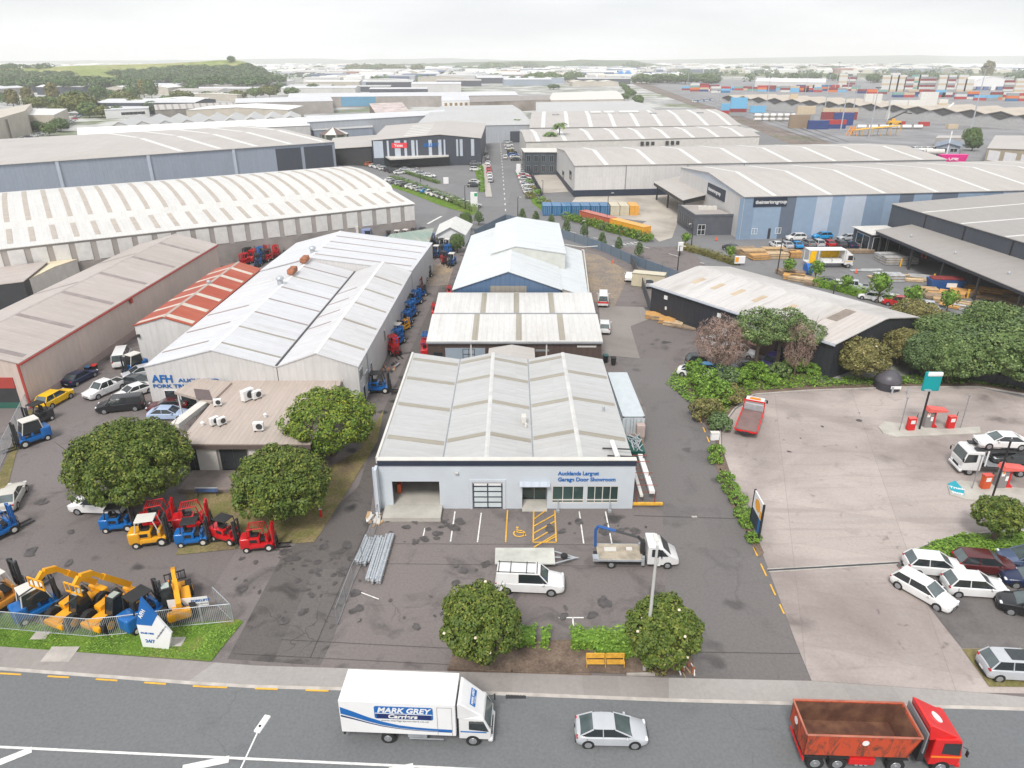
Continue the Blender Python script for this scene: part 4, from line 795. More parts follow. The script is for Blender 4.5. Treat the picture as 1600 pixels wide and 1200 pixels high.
H = hall('blue_gable_hall', 'grey hall with a blue gable patch beyond the concrete walled hall', [(450, 152), (810, 149), (800, 143), (455, 146)], 9, [(0, 9), (.5, 10.5), (1, 9)], 'u', W_CONC, R_WHITE, over=.2)
panel(H, 'F', upx(H, 'F', 533, 5), upx(H, 'F', 587, 5), 1, 9, plain('gable_blue', (.13, .3, .45), .6), 'blue_panel', .2)
H = hall('lattice_roof_shed', 'brown shed with a white diamond lattice roof', [(588, 176), (642, 174), (628, 162), (577, 164)], 7, [(0, 6), (1, 8)], 'u', plain('brown_wall', (.14, .11, .09), .8), plain('lattice_roof', (.5, .42, .4), .7, var=.4, scale=.15), cat='shed', over=.2)
H = hall('brick_store', 'white block building with a row of brown windows near the horizon', [(690, 158), (734, 157), (732, 149), (690, 149)], 9, [(0, 9), (1, 9)], 'v', WHITE, R_WHITE, cat='building', over=.1)
for a_ in (.1, .28, .46, .64, .82): panel(H, 'F', a_, a_+.09, 4.5, 7.5, plain('brown_glass', (.3, .2, .1), .4), 'window', .15)
H = hall('pipe_gantry_works', 'brown grey processing works with a long gantry behind the avenue halls', [(734, 160), (860, 156), (858, 150), (734, 152)], 8, [(0, 8), (1, 8.5)], 'u', plain('works_brown', (.3, .26, .23), .8, var=.4, scale=.05), W_CONCD, cat='works', over=.2)
H = hall('yellow_shed', 'low yellow roofed open shed below the processing works', [(770, 163), (812, 162), (810, 156), (770, 157)], 4, [(0, 4), (1, 4.6)], 'u', W_CONCD, plain('ochre_roof', (.5, .36, .15), .7), cat='shed', over=.2)
H = hall('arch_hall', 'cream hall with an arched opening beside the railway', [(858, 156), (975, 154), (960, 141), (866, 144)], 8, [(0, 7.5), (.25, 9), (.5, 9.6), (.75, 9), (1, 7.5)], 'u', W_BEIGE, OFFW, over=.2)
H = hall('beige_block', 'tall plain beige block with flat roof at the upper left', [(42, 180), (84, 180), (105, 170), (38, 170)], 9, [(0, 9), (1, 9)], 'v', W_BEIGE, SKYW, cat='building', over=.05)
H = hall('beige_block', 'taller beige block with a sloping parapet left of the plain beige block', [(-20, 187), (40, 178), (50, 166), (-20, 172)], 11, [(0, 10), (1, 12.5)], 'v', W_BEIGE, W_BEIGE, cat='building', over=.05)
H = hall('edge_building', 'beige building with dark side wall cut by the left picture edge', [(-60, 185), (10, 186), (8, 178), (-60, 177)], 10, [(0, 10), (1, 10)], 'v', W_BEIGE, SKYW, cat='building', over=.1); panel(H, 'R', -.01, 1, 0, 9.9, W_DARK, 'side_wall', .3)
H = hall('white_office', 'low white office with ribbon windows among the trees at the upper left', [(163, 172), (232, 169), (232, 164), (163, 167)], 6, [(0, 6), (1, 6)], 'v', WHITE, R_WHITE, cat='office', over=.3); window(H, 'F', .35, .9, 2, 4, OFFW, GLASS, 6)
H = hall('dark_sheds', 'dark roofed shed with pale wall between the ribbed hall and the pinkish warehouse', [(-60, 452), (38, 446), (75, 415), (-60, 425)], 4, [(0, 4), (1, 4.6)], 'v', DKSTEEL, R_PINK, cat='shed', over=.1)
H = hall('cream_flat_shed', 'cream flat roofed shed wedged behind the pinkish warehouse', [(40, 440), (85, 418), (120, 406), (72, 408)], 4.2, [(0, 4.2), (1, 4.2)], 'v', OFFW, plain('cream_roof', (.66, .58, .42), .6), cat='shed', over=.1)
# right side: black warehouse, timber merchant, far right shed
P0, P1, P2 = Vector((23.0, 112.9, 0)), Vector((42.0, 86.2, 0)), Vector((57.5, 95.8, 0)); P3 = P0+(P2-P1)
H = hall('black_warehouse', 'black walled warehouse with a white rust streaked roof set at an angle', [(P0.x, P0.y), (P1.x, P1.y), (P2.x, P2.y), (P3.x, P3.y)], 5, [(0, 5), (.55, 6.5), (.6, 6.5), (1, 5.3)], 'u', W_BLACK, metal_sheet('roof_white_streaked', (.57, .55, .54), stain=.3, ribs=.05, rust=.12, rustc=(.42, .25, .19)), world=True, over=.25, gutter=W_LTB)
for t_ in (.14, .26, .38, .5, .66): strip(H, 0, t_, .9, plain('tan_skylight', (.5, .4, .28), .6, var=.15), .42, .68)
strip(H, 0, .9, 5.5, metal_sheet('roof_rusty_patch', (.58, .53, .51), rust=.55, stain=.2), .02, .99, lift=.02, name='roof_patch'); strip(H, 0, .86, 1.6, plain('roof_grey_patch', (.24, .2, .17), .8, var=.2), .55, .97, lift=.05, name='roof_patch')
for t_ in (.09, .42): panel(H, 'F', t_, t_+.02, 3.4, 4, WHITE, 'wall_light', .15)
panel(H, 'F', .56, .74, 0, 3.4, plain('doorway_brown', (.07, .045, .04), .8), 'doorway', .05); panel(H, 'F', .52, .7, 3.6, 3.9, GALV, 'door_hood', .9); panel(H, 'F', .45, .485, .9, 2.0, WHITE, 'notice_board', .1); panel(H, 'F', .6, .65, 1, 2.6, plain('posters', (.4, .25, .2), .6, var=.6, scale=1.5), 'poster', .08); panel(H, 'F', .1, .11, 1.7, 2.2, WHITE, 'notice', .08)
H = hall('timber_store', 'charcoal walled timber store with grey roof at the right edge', [(95.5, 100), (150, 107), (140, 178), (86.5, 164)], 8.8, [(0, 8.8), (1, 10.3)], 'v', W_DARK, R_TIMB, cat='store', world=True, over=.2)
for t_ in (.12, .3, .48, .66, .84): strip(H, 0, t_, .6, SKYW, 0, 1)
for a_ in (.18, .36, .55, .75): panel(H, 'L', a_, a_+.004, 5, 8.6, BLACK, 'wall_joint', .08)
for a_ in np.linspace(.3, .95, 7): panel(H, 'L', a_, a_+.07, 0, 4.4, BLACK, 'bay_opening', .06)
for a_ in (.62, .7, .78): panel(H, 'L', a_, a_+.03, 0, 3.4, plain('door_green', (.02, .16, .1), .6), 'door', .12)
CN = hall('timber_canopy', 'wide grey awning roof on the yard side of the timber store', [(82.4, 98), (95.2, 99), (88.2, 156), (79.0, 154)], 5, [(0, 4.9), (1, 5.8)], 'v', W_DARK, R_TIMB, cat='canopy', world=True, over=.25, base0=4.3)
for v in (.03, .22, .4, .58, .76, .97): p = CN.P(.05, v, 0); MB().box(p+Vector((0, 0, 2.15)), (.35, .35, 4.3)).build('post', DKSTEEL, CN.t)
for v in (.24, .42, .6, .8): b = MB(); p = CN.P(.05, v, 0); b.cyl(p+Vector((-.4, 0, 0)), p+Vector((-.4, 0, 1.6)), .18); b.build('bollard', YELP, CN.t)
for u, v in ((.3, .85), (.3, .6), (.3, .35), (.35, .12)): vent(CN, u, v, 5.2, .22)
t = thing('ladder', 'short white roof ladder against the charcoal wall above the grey awning', 'ladder', (91.5, 134, 5.9)); b = MB(); [b.box((-.3, .35*s, 1.5), (.08, .08, 3.2)) for s in (-1, 1)]; [b.box((-.3, 0, .3+.35*k), (.06, .7, .06)) for k in range(8)]; b.build('rungs', WHITE, t)
H = hall('yard_office', 'small white framed glass office at the far end of the timber awning', [(78.6, 154.3), (86, 155.5), (85.5, 163), (78, 162)], 4, [(0, 4), (1, 4)], 'v', W_DARK, OFFW, cat='office', world=True, over=.5)
window(H, 'F', .05, .5, .1, 3.4, WHITE, GLASS, 2); window(H, 'F', .55, .95, .1, 3.4, WHITE, GLASS, 1); window(H, 'L', .2, .9, .1, 3.4, WHITE, GLASS, 2)
# far right white panelled shed, gatehouse, port sheds and tent
H = hall('white_panel_shed', 'low shed with white and tan wall panels at the right edge beyond the pink bin', [(1543, 232), (1680, 250), (1720, 225), (1556, 212)], 5.5, [(0, 5.5), (.5, 7), (1, 5.5)], 'v', plain('tan_wall', (.42, .36, .27), .7), R_TAUPE, cat='shed', over=.3)
for k in range(5): panel(H, 'F', .03+.2*k, .17+.2*k, 1, 5, WHITE, 'wall_panel', .15)
H = hall('gatehouse', 'small blue grey roofed gatehouse with a white mast at the port entrance', [(1463, 229), (1501, 229), (1501, 222), (1466, 222)], 3.4, [(0, 3.4), (.5, 4.8), (1, 3.4)], 'v', W_BGREY, plain('slate_blue_roof', (.2, .24, .3), .6), cat='gatehouse', over=.9)
window(H, 'F', .1, .45, 1, 2.6, DKSTEEL, GLASS, 2); window(H, 'F', .6, .9, 1, 2.6, WHITE, GLASS, 2); b = MB(); b.cyl(H.P(.5, 0, 0), H.P(.5, 0, 10), .3); b.build('mast', WHITE, H.t)
H = hall('yard_wall_shed', 'plain grey open sided shed behind the gatehouse', [(1462, 216), (1502, 216), (1502, 212), (1466, 212)], 4, [(0, 4), (1, 4)], 'v', W_CONC, R_TAUPE, cat='shed', over=.1)
nz_ = 15; A0 = G(1128, 152, 8); A1 = G(1640, 184, 8); dd = (A1-A0)/nz_; dn = Vector((-dd.y, dd.x, 0)).normalized(); SHC = plain('port_shed_roof', (.46, .41, .35), .8, var=.15, scale=.05); SHD = plain('port_shed_gable', (.085, .085, .085), .7); SHW = plain('port_shed_lower', (.42, .42, .42), .7)
for k in range(nz_):
    p = A0+dd*k; p.z = 0; c = p+dd/2; t = thing('port_shed', 'beige peaked shed bay with dark diamond gable, %s from the left of its row' % ORD[k], 'shed', c, group='port shed bays'); L_ = dd; h0, h1 = 7.8, 10.0
    f = [-L_/2, L_/2]; b = MB(); b.add([f[0], f[1], f[1]+Vector((0, 0, h0)), Vector((0, 0, h1)), f[0]+Vector((0, 0, h0))], [(0, 1, 2, 3, 4)]); bk = dn*55; b.add([f[0]+bk, f[1]+bk, f[1]+bk+Vector((0, 0, h0)), bk+Vector((0, 0, h1)), f[0]+bk+Vector((0, 0, h0))], [(4, 3, 2, 1, 0)]); b.build('wall', SHW, t)
    b = MB()
    for s in (0, 1): a_ = f[s]+Vector((0, 0, h0)); r_ = Vector((0, 0, h1)); b.add([a_-dn, r_-dn, r_+bk, a_+bk, a_-dn+Vector((0, 0, .3)), r_-dn+Vector((0, 0, .3)), r_+bk+Vector((0, 0, .3)), a_+bk+Vector((0, 0, .3))], [(4, 5, 6, 7), (3, 2, 1, 0), (0, 1, 5, 4)])
    b.build('roof', SHC, t); b = MB(); o = -dn*.4; b.add([f[0]*.85+o+Vector((0, 0, h0)), o+Vector((0, 0, 5.2)), f[1]*.85+o+Vector((0, 0, h0)), o+Vector((0, 0, h1-.5))], [(0, 1, 2, 3)]); b.build('gable_screen', SHD, t)
c = G(1547, 141); t = thing('dome_tent', 'big white domed fabric shelter among the stacked containers', 'tent', c); b = MB(); n_ = 9
Rr = 29
for k in range(n_):
    a0, a1 = math.pi*k/n_, math.pi*(k+1)/n_
    b.hexa([(Rr*math.cos(a0), 0, 5+13*math.sin(a0)), (Rr*math.cos(a1), 0, 5+13*math.sin(a1)), (Rr*math.cos(a1), 40, 5+13*math.sin(a1)), (Rr*math.cos(a0), 40, 5+13*math.sin(a0))], [(Rr*math.cos(a0)*1.01, 0, 5.3+13*math.sin(a0)), (Rr*math.cos(a1)*1.01, 0, 5.3+13*math.sin(a1)), (Rr*math.cos(a1)*1.01, 40, 5.3+13*math.sin(a1)), (Rr*math.cos(a0)*1.01, 40, 5.3+13*math.sin(a0))])
b.add([(Rr*math.cos(math.pi*k/n_), .5, 5+13*math.sin(math.pi*k/n_)) for k in range(n_+1)], [tuple(range(n_, -1, -1))]); b.build('cover', WHITE, t)
b = MB(); b.box((-Rr, 20, 2.5), (2, 40, 5)); b.box((Rr, 20, 2.5), (2, 40, 5)); b.box((4, 1, 2.5), (6, 2, 5)); b.build('wall', WHITE, t)
for x in (-16, -6, 14, 22): b = MB(); b.box((x, 2, 2.4), (7, 2.4, 4.6)); b.build('bay', plain('bay_blue', (.1, .16, .33), .6), t)
# ---------------------------------------------------------------- shipping containers
CMATS = {}
CPNT = paint('container_paint', .5)
_k = MATS['container_paint']
def container_proto(L, color):
    t = thing('shipping_container', 'x', 'shipping container'); b = MB(); W_, H_ = 2.44, 2.6; n = int(L/.28)
    def wavy(y, s):
        P = []; 
        for i in range(n+1): P.append((-L/2+L*i/n, y+s*(0 if i % 2 else -.06)))
        for i in range(n): (x0, y0), (x1, y1) = P[i], P[i+1]; b.add([(x0, y0, .15), (x1, y1, .15), (x1, y1, H_-.1), (x0, y0, H_-.1)], [(0, 1, 2, 3) if s < 0 else (3, 2, 1, 0)])
    wavy(-W_/2+.03, -1); wavy(W_/2-.03, 1)
    b.slab((-L/2, -W_/2, H_-.02), (L/2, -W_/2, H_-.02), (L/2, W_/2, H_-.02), (-L/2, W_/2, H_-.02), .08)
    b.slab((-L/2, -W_/2, .15), (L/2, -W_/2, .15), (L/2, W_/2, .15), (-L/2, W_/2, .15), .12)
    for x in (-1, 1):
        for y in (-1, 1): b.box((x*(L/2-.09), y*(W_/2-.09), H_/2), (.18, .18, H_))
        for z in (.09, H_-.08): b.box((x*(L/2-.08), 0, z), (.16, W_, .16))
    for y in (-1, 1):
        for z in (.09, H_-.08): b.box((0, y*(W_/2-.06), z), (L, .12, .16))
    o = b.build('body', CPNT, t, color=color); o['tint'] = 1
    for s in (-1, 1):
        b = MB(); b.box((-L/2+.05, s*.57, H_/2), (.06, 1.1, H_-.34)); o = b.build('door', CPNT, t, color=color); o['tint'] = 1
        b = MB(); [b.cyl((-L/2-.02, s*.57+q, .25), (-L/2-.02, s*.57+q, H_-.25), .035, n=6) for q in (-.25, .25)]; b.build('lock_bar', GALV, o)
    b = MB(); b.box((L/2-.05, 0, H_/2), (.06, 2.2, H_-.34)); o = b.build('end_wall', CPNT, t, color=color); o['tint'] = 1
    return t
def box_container(L, hq=2.6):
    b = MB(); b.box((0, 0, hq/2), (L, 2.44, hq)); [b.box((x, y, hq/2), (.2, .2, hq+.02)) for x in (-L/2, L/2) for y in (-1.2, 1.2)]
    o = b.build('shipping_container', CPNT); o['tint'] = 1; return o
CP6, CP12 = container_proto(6.06, (.1, .2, .3)), container_proto(12.2, (.5, .1, .05)); _pro = [CP6, CP12]
CC = {'pale blue': (.52, .57, .6), 'blue': (.03, .16, .34), 'cream': (.6, .54, .4), 'orange yellow': (.75, .36, .04), 'terracotta': (.5, .12, .07), 'yellow orange': (.8, .37, .03), 'white': (.66, .66, .64), 'maroon': (.25, .03, .035), 'red': (.45, .03, .03), 'sky blue': (.16, .45, .7), 'navy': (.02, .05, .2), 'grey': (.3, .32, .33), 'tan': (.58, .47, .33), 'green': (.2, .38, .34), 'orange': (.7, .17, .03), 'brown': (.3, .22, .15), 'bright blue': (.02, .17, .5)}
def cont(px, L, colr, rz, z, lab, group=None, w=None):
    p = G(*px) if w is None else Vector((*w, 0)); p.z = z
    return clone(CP12 if L > 9 else CP6, p, rz, lab, group, color=CC[colr], cat='shipping container')
# the one beside the showroom
cont(None, 12, 'pale blue', math.pi/2+.015, .35, 'long pale blue container standing against the right side of the showroom', w=(13.3, 75.6))
for k in range(7): cont(None, 6, 'blue', math.pi/2+.0, 0, 'blue container doors forward, %s from the left in the row of seven near the avenue' % ORD[k], 'blue containers standing side by side', w=(9.6+2.62*k+0, 198.6))
for k, (cn_, lb) in enumerate((('cream', 'cream container directly right of the blue container row'), ('cream', 'cream container between its cream neighbour and the orange yellow one'), ('orange yellow', 'orange yellow container at the right end of the side by side row'))): cont(None, 6, cn_, math.pi/2, 0, lb, w=(28.1+2.62*k, 198.8))
a = G(908, 343); c_ = G(960, 357); cont(None, 12, 'terracotta', math.atan2(c_.y-a.y, c_.x-a.x), 0, 'terracotta red long container behind the roadside shrubs', w=((a.x+c_.x)/2, (a.y+c_.y)/2))
a = G(958, 357); c_ = G(1010, 371); cont(None, 12, 'yellow orange', math.atan2(c_.y-a.y, c_.x-a.x), 0, 'yellow orange long container behind the roadside shrubs', w=((a.x+c_.x)/2, (a.y+c_.y)/2))
a = G(1010, 442); c_ = G(1050, 428); cont(None, 6, 'cream', -.35, 0, 'cream container beside the black warehouse corner and the corrugated fence', w=(25.6, 129))
for t in _pro:
    for o in [t]+list(t.children_recursive): bpy.data.objects.remove(o)
random.seed(5)
B6, B12 = box_container(6.06), box_container(12.2)
def stack(px, w_, rows, L, cols, lab, rz=.0, zz=0, ncol=1):
    p = G(*px); e = Vector((math.cos(rz), math.sin(rz), 0)); k = 0
    for c_ in range(ncol):
        for r in range(rows):
            q = p+e*(c_*(L+.5)); q.z = 2.62*r; cc = cols[k % len(cols)]; k += 1
            pos = '' if rows == 1 else (' at the bottom' if r == 0 else (' on top' if r == rows-1 else ' in tier %s' % ('two', 'three', 'four', 'five', 'six')[r-1]))
            cp = '' if ncol == 1 else ' %s column' % ORD[c_]
            clone(B12 if L > 9 else B6, q, rz, '%s container%s%s of the %s' % (cc, pos, cp, lab), 'containers stacked in the port', color=CC[cc], cat='shipping container')
W12 = 12.2; NT = W12
stack((1152, 181), 0, 5, W12, ['grey', 'maroon', 'sky blue', 'sky blue', 'sky blue'], 'stepped stack nearest the long pale roof')
stack((1183, 176), 0, 2, W12, ['sky blue', 'sky blue'], 'low pair right of the stepped stack'); stack((1132, 178), 0, 3, 6, ['red', 'sky blue', 'sky blue'], 'short stack left of the stepped one')
stack((1208, 172), 0, 2, W12, ['bright blue', 'maroon'], 'low pair by the tan stack'); stack((1225, 172), 0, 1, 6, ['bright blue'], 'single bright blue box by the tan stack'); stack((1237, 173), 0, 5, 6, ['tan']*5, 'tall tan stack in front of the peaked sheds')
stack((1247, 200), 0, 3, W12, ['brown', 'brown', 'brown'], 'brown stack beside the navy boxes', ncol=1); stack((1256, 191), 0, 4, W12, ['grey', 'grey', 'tan', 'tan'], 'grey and tan stack behind the brown stack')
stack((1277, 202), 0, 2, W12, ['navy', 'navy'], 'front navy pair beside the yellow forklift'); stack((1304, 201), 0, 2, W12, ['navy', 'red'], 'navy and red pair in the port front row'); stack((1316, 196), 0, 3, W12, ['navy', 'navy', 'navy'], 'navy stack behind the front pairs')
stack((1296, 187), 0, 3, W12, ['maroon', 'maroon', 'tan'], 'stack behind the navy boxes', ncol=2)
stack((1352, 181), 0, 6, 6, ['white']*6, 'white stack beside the mast', ncol=2); stack((1379, 180), 0, 2, 6, ['white']*2, 'low white pair left of the white block')
stack((1398, 187), 0, 5, W12, ['white']*5, 'white block before the sheds', ncol=2); stack((1443, 186.5), 0, 7, W12, ['white']*7, 'tallest white block behind the reach stacker'); stack((1467, 185), 0, 5, 6, ['white', 'tan', 'white', 'tan', 'white'], 'mixed white and tan stack with dark door ends')
stack((1492, 187), 0, 1, W12, ['white'], 'single white box right of the white crane'); stack((1405, 196), 0, 1, 6, ['red'], 'single red box by the tank row'); stack((1443, 197), 0, 1, 6, ['red'], 'second single red box by the tank row'); stack((1487, 201), 0, 1, 6, ['tan'], 'single tan box beside the long trailer')
_cols = ['blue', 'red', 'maroon', 'sky blue', 'white', 'orange', 'grey', 'maroon', 'tan', 'green', 'navy', 'red', 'sky blue', 'white', 'maroon']
for j, (px, py, n_, r_) in enumerate(((1072, 141, 2, 2), (1085, 143, 2, 4), (1102, 142, 2, 3), (1118, 145, 2, 3), (1140, 141, 3, 2), (1175, 142, 2, 2), (1190, 143, 2, 3), (1212, 141, 2, 2), (1226, 144, 3, 3), (1250, 142, 2, 3), (1262, 144, 2, 2), (1275, 142, 3, 3), (1300, 144, 2, 2), (1322, 142, 2, 3), (1345, 146, 2, 2), (1362, 147, 2, 2), (1402, 152, 2, 2), (1425, 151, 2, 3), (1450, 152, 2, 3), (1478, 152, 2, 2), (1500, 155, 2, 3), (1530, 157, 2, 2), (1555, 156, 2, 3), (1580, 158, 3, 3))):
    random.shuffle(_cols); stack((px, py), 0, r_, W12, list(_cols), '%s bank behind the sheds' % ORD[j], ncol=n_)
for j, (px, py, r_) in enumerate(((1315, 138, 8), (1328, 138, 8), (1382, 143, 8), (1394, 143, 9), (1405, 143, 8), (1427, 142, 8), (1438, 142, 8), (1452, 142, 7), (1470, 143, 8), (1482, 143, 8), (1500, 143, 8), (1590, 147, 7), (1573, 146, 6), (1417, 143, 7), (1511, 143, 6))):
    cc = random.choice([['white', 'tan'], ['white', 'green', 'tan'], ['grey', 'white', 'maroon'], ['tan', 'white', 'white']])
    p = G(px, py)
    for r in range(0, r_): clone(B12, (p.x, p.y, 2.62*r), 0, '%s container, tier %s of the %s pale tower beyond the sheds' % (cc[r % len(cc)], ('one', 'two', 'three', 'four', 'five', 'six', 'seven', 'eight', 'nine')[r], ORD[j]), 'containers stacked in the port', color=CC[cc[r % len(cc)]], cat='shipping container')
bpy.data.objects.remove(B6); bpy.data.objects.remove(B12)
# tank containers
b = MB(); b.cyl((-2.9, 0, 1.35), (2.9, 0, 1.35), 1.12, n=14); TK = thing('tank_container', 'x', 'tank container'); b.build('tank', WHITE, TK, smooth=40); b = MB()
for x in (-3, 3):
    for y in (-1.2, 1.2): b.box((x, y, 1.3), (.15, .15, 2.6))
    for z in (.08, 2.55): b.box((x, 0, z), (.15, 2.4, .15))
for y in (-1.2, 1.2): b.box((0, y, .08), (6, .15, .15))
b.build('frame', plain('tank_frame', (.3, .25, .18), .6), TK)
for k in range(6): clone(TK, G(1345+17.5*k, 201.5), 0, 'white tank container, %s from the left in the single row on the apron' % ORD[k], 'tank containers in the port')
for k in range(6):
    for r in (0, 1): p = G(1184+11*k, 189.5); p.z = 2.65*r; clone(TK, p, 0, 'white tank container, %s one of the %s pair from the left' % (('lower', 'upper')[r], ORD[k]), 'tank containers in the port')
for o in [TK]+list(TK.children): bpy.data.objects.remove(o)
# light masts
for k, (bx, by, ty) in enumerate(((1357, 217, 138), (1516, 206, 105), (1313, 205, 118), (1330, 190, 112), (1286, 186, 115), (1258, 146, 102), (1175, 146, 112), (1196, 176, 120), (1126, 137, 113), (1142, 147, 116), (1304, 143, 98), (1074, 137, 113), (1120, 170, 142))):
    p = G(bx, by); h = HG(bx, by, ty); t = thing('light_mast', 'tall slim floodlight mast, %s nearest one in the port yard' % ORD[k], 'light mast', p, group='floodlight masts in the port'); b = MB(); b.cyl((0, 0, 0), (0, 0, h), .42, .2, 8); b.build('pole', GALV, t); b = MB(); b.cyl((0, 0, h), (0, 0, h+.7), 1.2, 1.5, 10); b.build('lamp_ring', STEEL, t)
# yellow port gantry frame, reach stacker, white crane
c = G(1366, 212); t = thing('loading_ramp', 'long yellow steel loading ramp frame on the port apron', 'loading ramp', c); b = MB(); L_ = 26
for s in (-2, 2): b.path([(-13, s, 3), (13, s, 5.5)], .22); [b.path([(-13+26*k/5, s, 0), (-13+26*k/5, s, 3+2.5*k/5)], .16) for k in range(6)]
b.slab((-13, -2, 3.1), (13, -2, 5.6), (13, 2, 5.6), (-13, 2, 3.1), .2); b.build('frame', YELP, t); b = MB(); [b.path([(-15, s, 0), (-13, s, 5), (-11, s, 0)], .3) for s in (-2, 2)]; b.build('end_frame', plain('orange_frame', (.8, .3, .05), .5), t)
c = G(1396, 196); t = thing('reach_stacker', 'yellow reach stacker with a dark raised boom near the tank row', 'reach stacker', c); b = MB(); b.rbox((0, 0, 1.8), (8, 3.6, 2), .3); b.rbox((-1, 0, 3.4), (2.2, 1.8, 1.7), .2); b.build('body', YELP, t); b = MB(); b.path([(-4, 0, 3.5), (7, 0, 9)], .5); b.box((7.5, 0, 7.6), (.8, 10, .6)); b.build('boom', DKSTEEL, t); [MB().cyl((x, s*1.6, .9), (x, s*2.2, .9), .9, n=12).build('wheel', TYRE, t) for x in (-3, 3) for s in (-1, 1)]
c = G(1470, 190); t = thing('mobile_crane', 'small white mobile crane with raised white boom beside the white boxes', 'crane', c); b = MB(); b.rbox((0, 0, 1.8), (9, 2.8, 1.6), .3); b.rbox((-2, 0, 3.2), (3, 2.2, 1.6), .3); b.build('body', WHITE, t); b = MB(); b.path([(-2, 0, 4), (6, 0, 12)], .6); b.build('boom', WHITE, t); [MB().cyl((x, s*1.2, .7), (x, s*1.6, .7), .7, n=12).build('wheel', TYRE, t) for x in (-3, 0, 3) for s in (-1, 1)]
# far buildings filling the industrial district ---------------------------
random.seed(11)
RC = [('white', R_WHITE), ('pale grey', R_GREY), ('taupe', R_TAUPE), ('cream', plain('roof_cream_far', (.58, .55, .48), .6)), ('white', R_WHITE), ('white', plain('roof_white_far', (.74, .74, .74), .5))]
WC = [('pale', W_WHITE), ('concrete', W_CONC), ('blue grey', W_BGREY), ('dark', W_DARK), ('beige', W_BEIGE)]
nb = 0
for row, (y, h0) in enumerate(((560, 8), (640, 8), (720, 8), (800, 8), (880, 8), (970, 8), (1070, 9), (1180, 9), (1300, 9), (1440, 9), (1600, 10), (1800, 10), (2050, 11), (2400, 12), (2900, 12), (3600, 14))):
    x = -y*.80; step = 42+y*.036
    while x < y*.80:
        wd = random.uniform(.55, 1.0)*step*1.2; dp = random.uniform(25, 50)*(1+y/3500); cx, cyy = x+wd/2, y+random.uniform(-18, 18)*(1+y/2500)
        px, py = PR(cx, cyy, 0); x += wd+random.uniform(5, 22)*(1+y/1500)
        if py < 104.5 or px < -30 or px > 1630: continue
        if 960+(py-126)*.55 < px < 1085+(py-126)*4.0 and py > 122: continue            # railway corridor
        if px > 1030 and py > 116: continue                         # port and fields
        if px < 455 and py < 134: continue                                  # hill
        if px < 250 and 150 < py < 175: continue             # tree belt
        if 410 < px < 870 and py > 150: continue
        if 690 < px < 1000 and py > 137: continue
        if px < 110 and py > 163: continue
        if random.random() < .1: continue
        rn, rm = random.choice(RC); wn, wm = random.choice(WC); h = h0*random.uniform(.7, 1.15)
        C = [(cx-wd/2, cyy-dp/2), (cx+wd/2, cyy-dp/2+wd*.05), (cx+wd/2-3, cyy+dp/2+wd*.05), (cx-wd/2-3, cyy+dp/2)]
        ax = random.choice('uuv'); dist = 'mid distance' if y < 1000 else ('hazy middle distance' if y < 1900 else 'far haze near the horizon')
        ng = 1 if ax == 'u' or random.random() < .5 else 3
        pf_ = gab(h, h*.22) if ng == 1 else sum([[(k/ng, h), ((k+.5)/ng, h*1.25)] for k in range(ng)], [])+[(1, h)]
        hall('warehouse', '%s roofed low warehouse with %s walls in the %s' % (rn, wn, dist), C, h, pf_, ax, wm, rm, world=True, over=.3, group='distant warehouses with %s roofs and %s walls, %s' % (rn, wn, dist)); nb += 1
# the built-up plain beyond: too many and too small to count
k_ = N('far_town', .7); g_ = k_.n.new('ShaderNodeNewGeometry'); r_ = k_.n.new('ShaderNodeValToRGB'); r_.color_ramp.interpolation = 'CONSTANT'; e_ = r_.color_ramp.elements; e_[0].color = (.72, .72, .71, 1); e_[1].position = .93; e_[1].color = (.1, .13, .2, 1)
for p_, c_ in ((.35, (.5, .5, .5)), (.55, (.6, .57, .5)), (.7, (.36, .38, .42)), (.8, (.75, .75, .74)), (.9, (.3, .16, .12))): m_ = e_.new(p_); m_.color = (*c_, 1)
k_.l(g_.outputs['Random Per Island'], r_.inputs[0]); k_.col(r_.outputs[0]); b = MB(); rr_ = random.Random(8); n_ = 0
while n_ < 2300:
    y = 1500*math.exp(rr_.random()*1.5); x = rr_.uniform(-.8, .8)*y; px, py = PR(x, y)
    if (px < 470 and y < 2100) or (px > 1020 and y < 2600): continue
    L1, L2, h = rr_.uniform(14, 70)*(1+y/9000), rr_.uniform(12, 40), rr_.uniform(5, 11)*(1+y/9000); n_ += 1; b.hexa([(x, y, 0), (x+L1, y, 0), (x+L1, y+L2, 0), (x, y+L2, 0)], [(x, y, h), (x+L1, y, h), (x+L1, y+L2, h*1.15), (x, y+L2, h*1.15)])
tag(b.build('distant_town', k_.m), 'dense pale roofs of the far town fading toward the horizon', kind='stuff')
# blue twin-gable building by the railway head
H = hall('blue_gabled_store', 'small bright blue building with twin peaks at the head of the railway', [(963, 116), (987, 116), (987, 113), (964, 113)], 12, [(0, 12), (.25, 17), (.5, 12), (.75, 17), (1, 12)], 'v', plain('bright_blue_wall', (.06, .25, .55), .6), MATS['bright_blue_wall'], cat='building', over=.1)
H = hall('long_white_store', 'very long low white roofed store behind the port masts', [(1180, 127), (1290, 129), (1290, 124), (1184, 123)], 9, [(0, 9), (1, 10)], 'u', W_WHITE, MATS['roof_white_far'], over=.2)
H = hall('long_blue_store', 'very long white roofed store with blue wall near the right horizon', [(1470, 104), (1600, 106), (1600, 102.5), (1470, 101)], 14, [(0, 14), (1, 18)], 'u', plain('far_blue_wall', (.12, .22, .42), .6), MATS['roof_white_far'], over=.2)
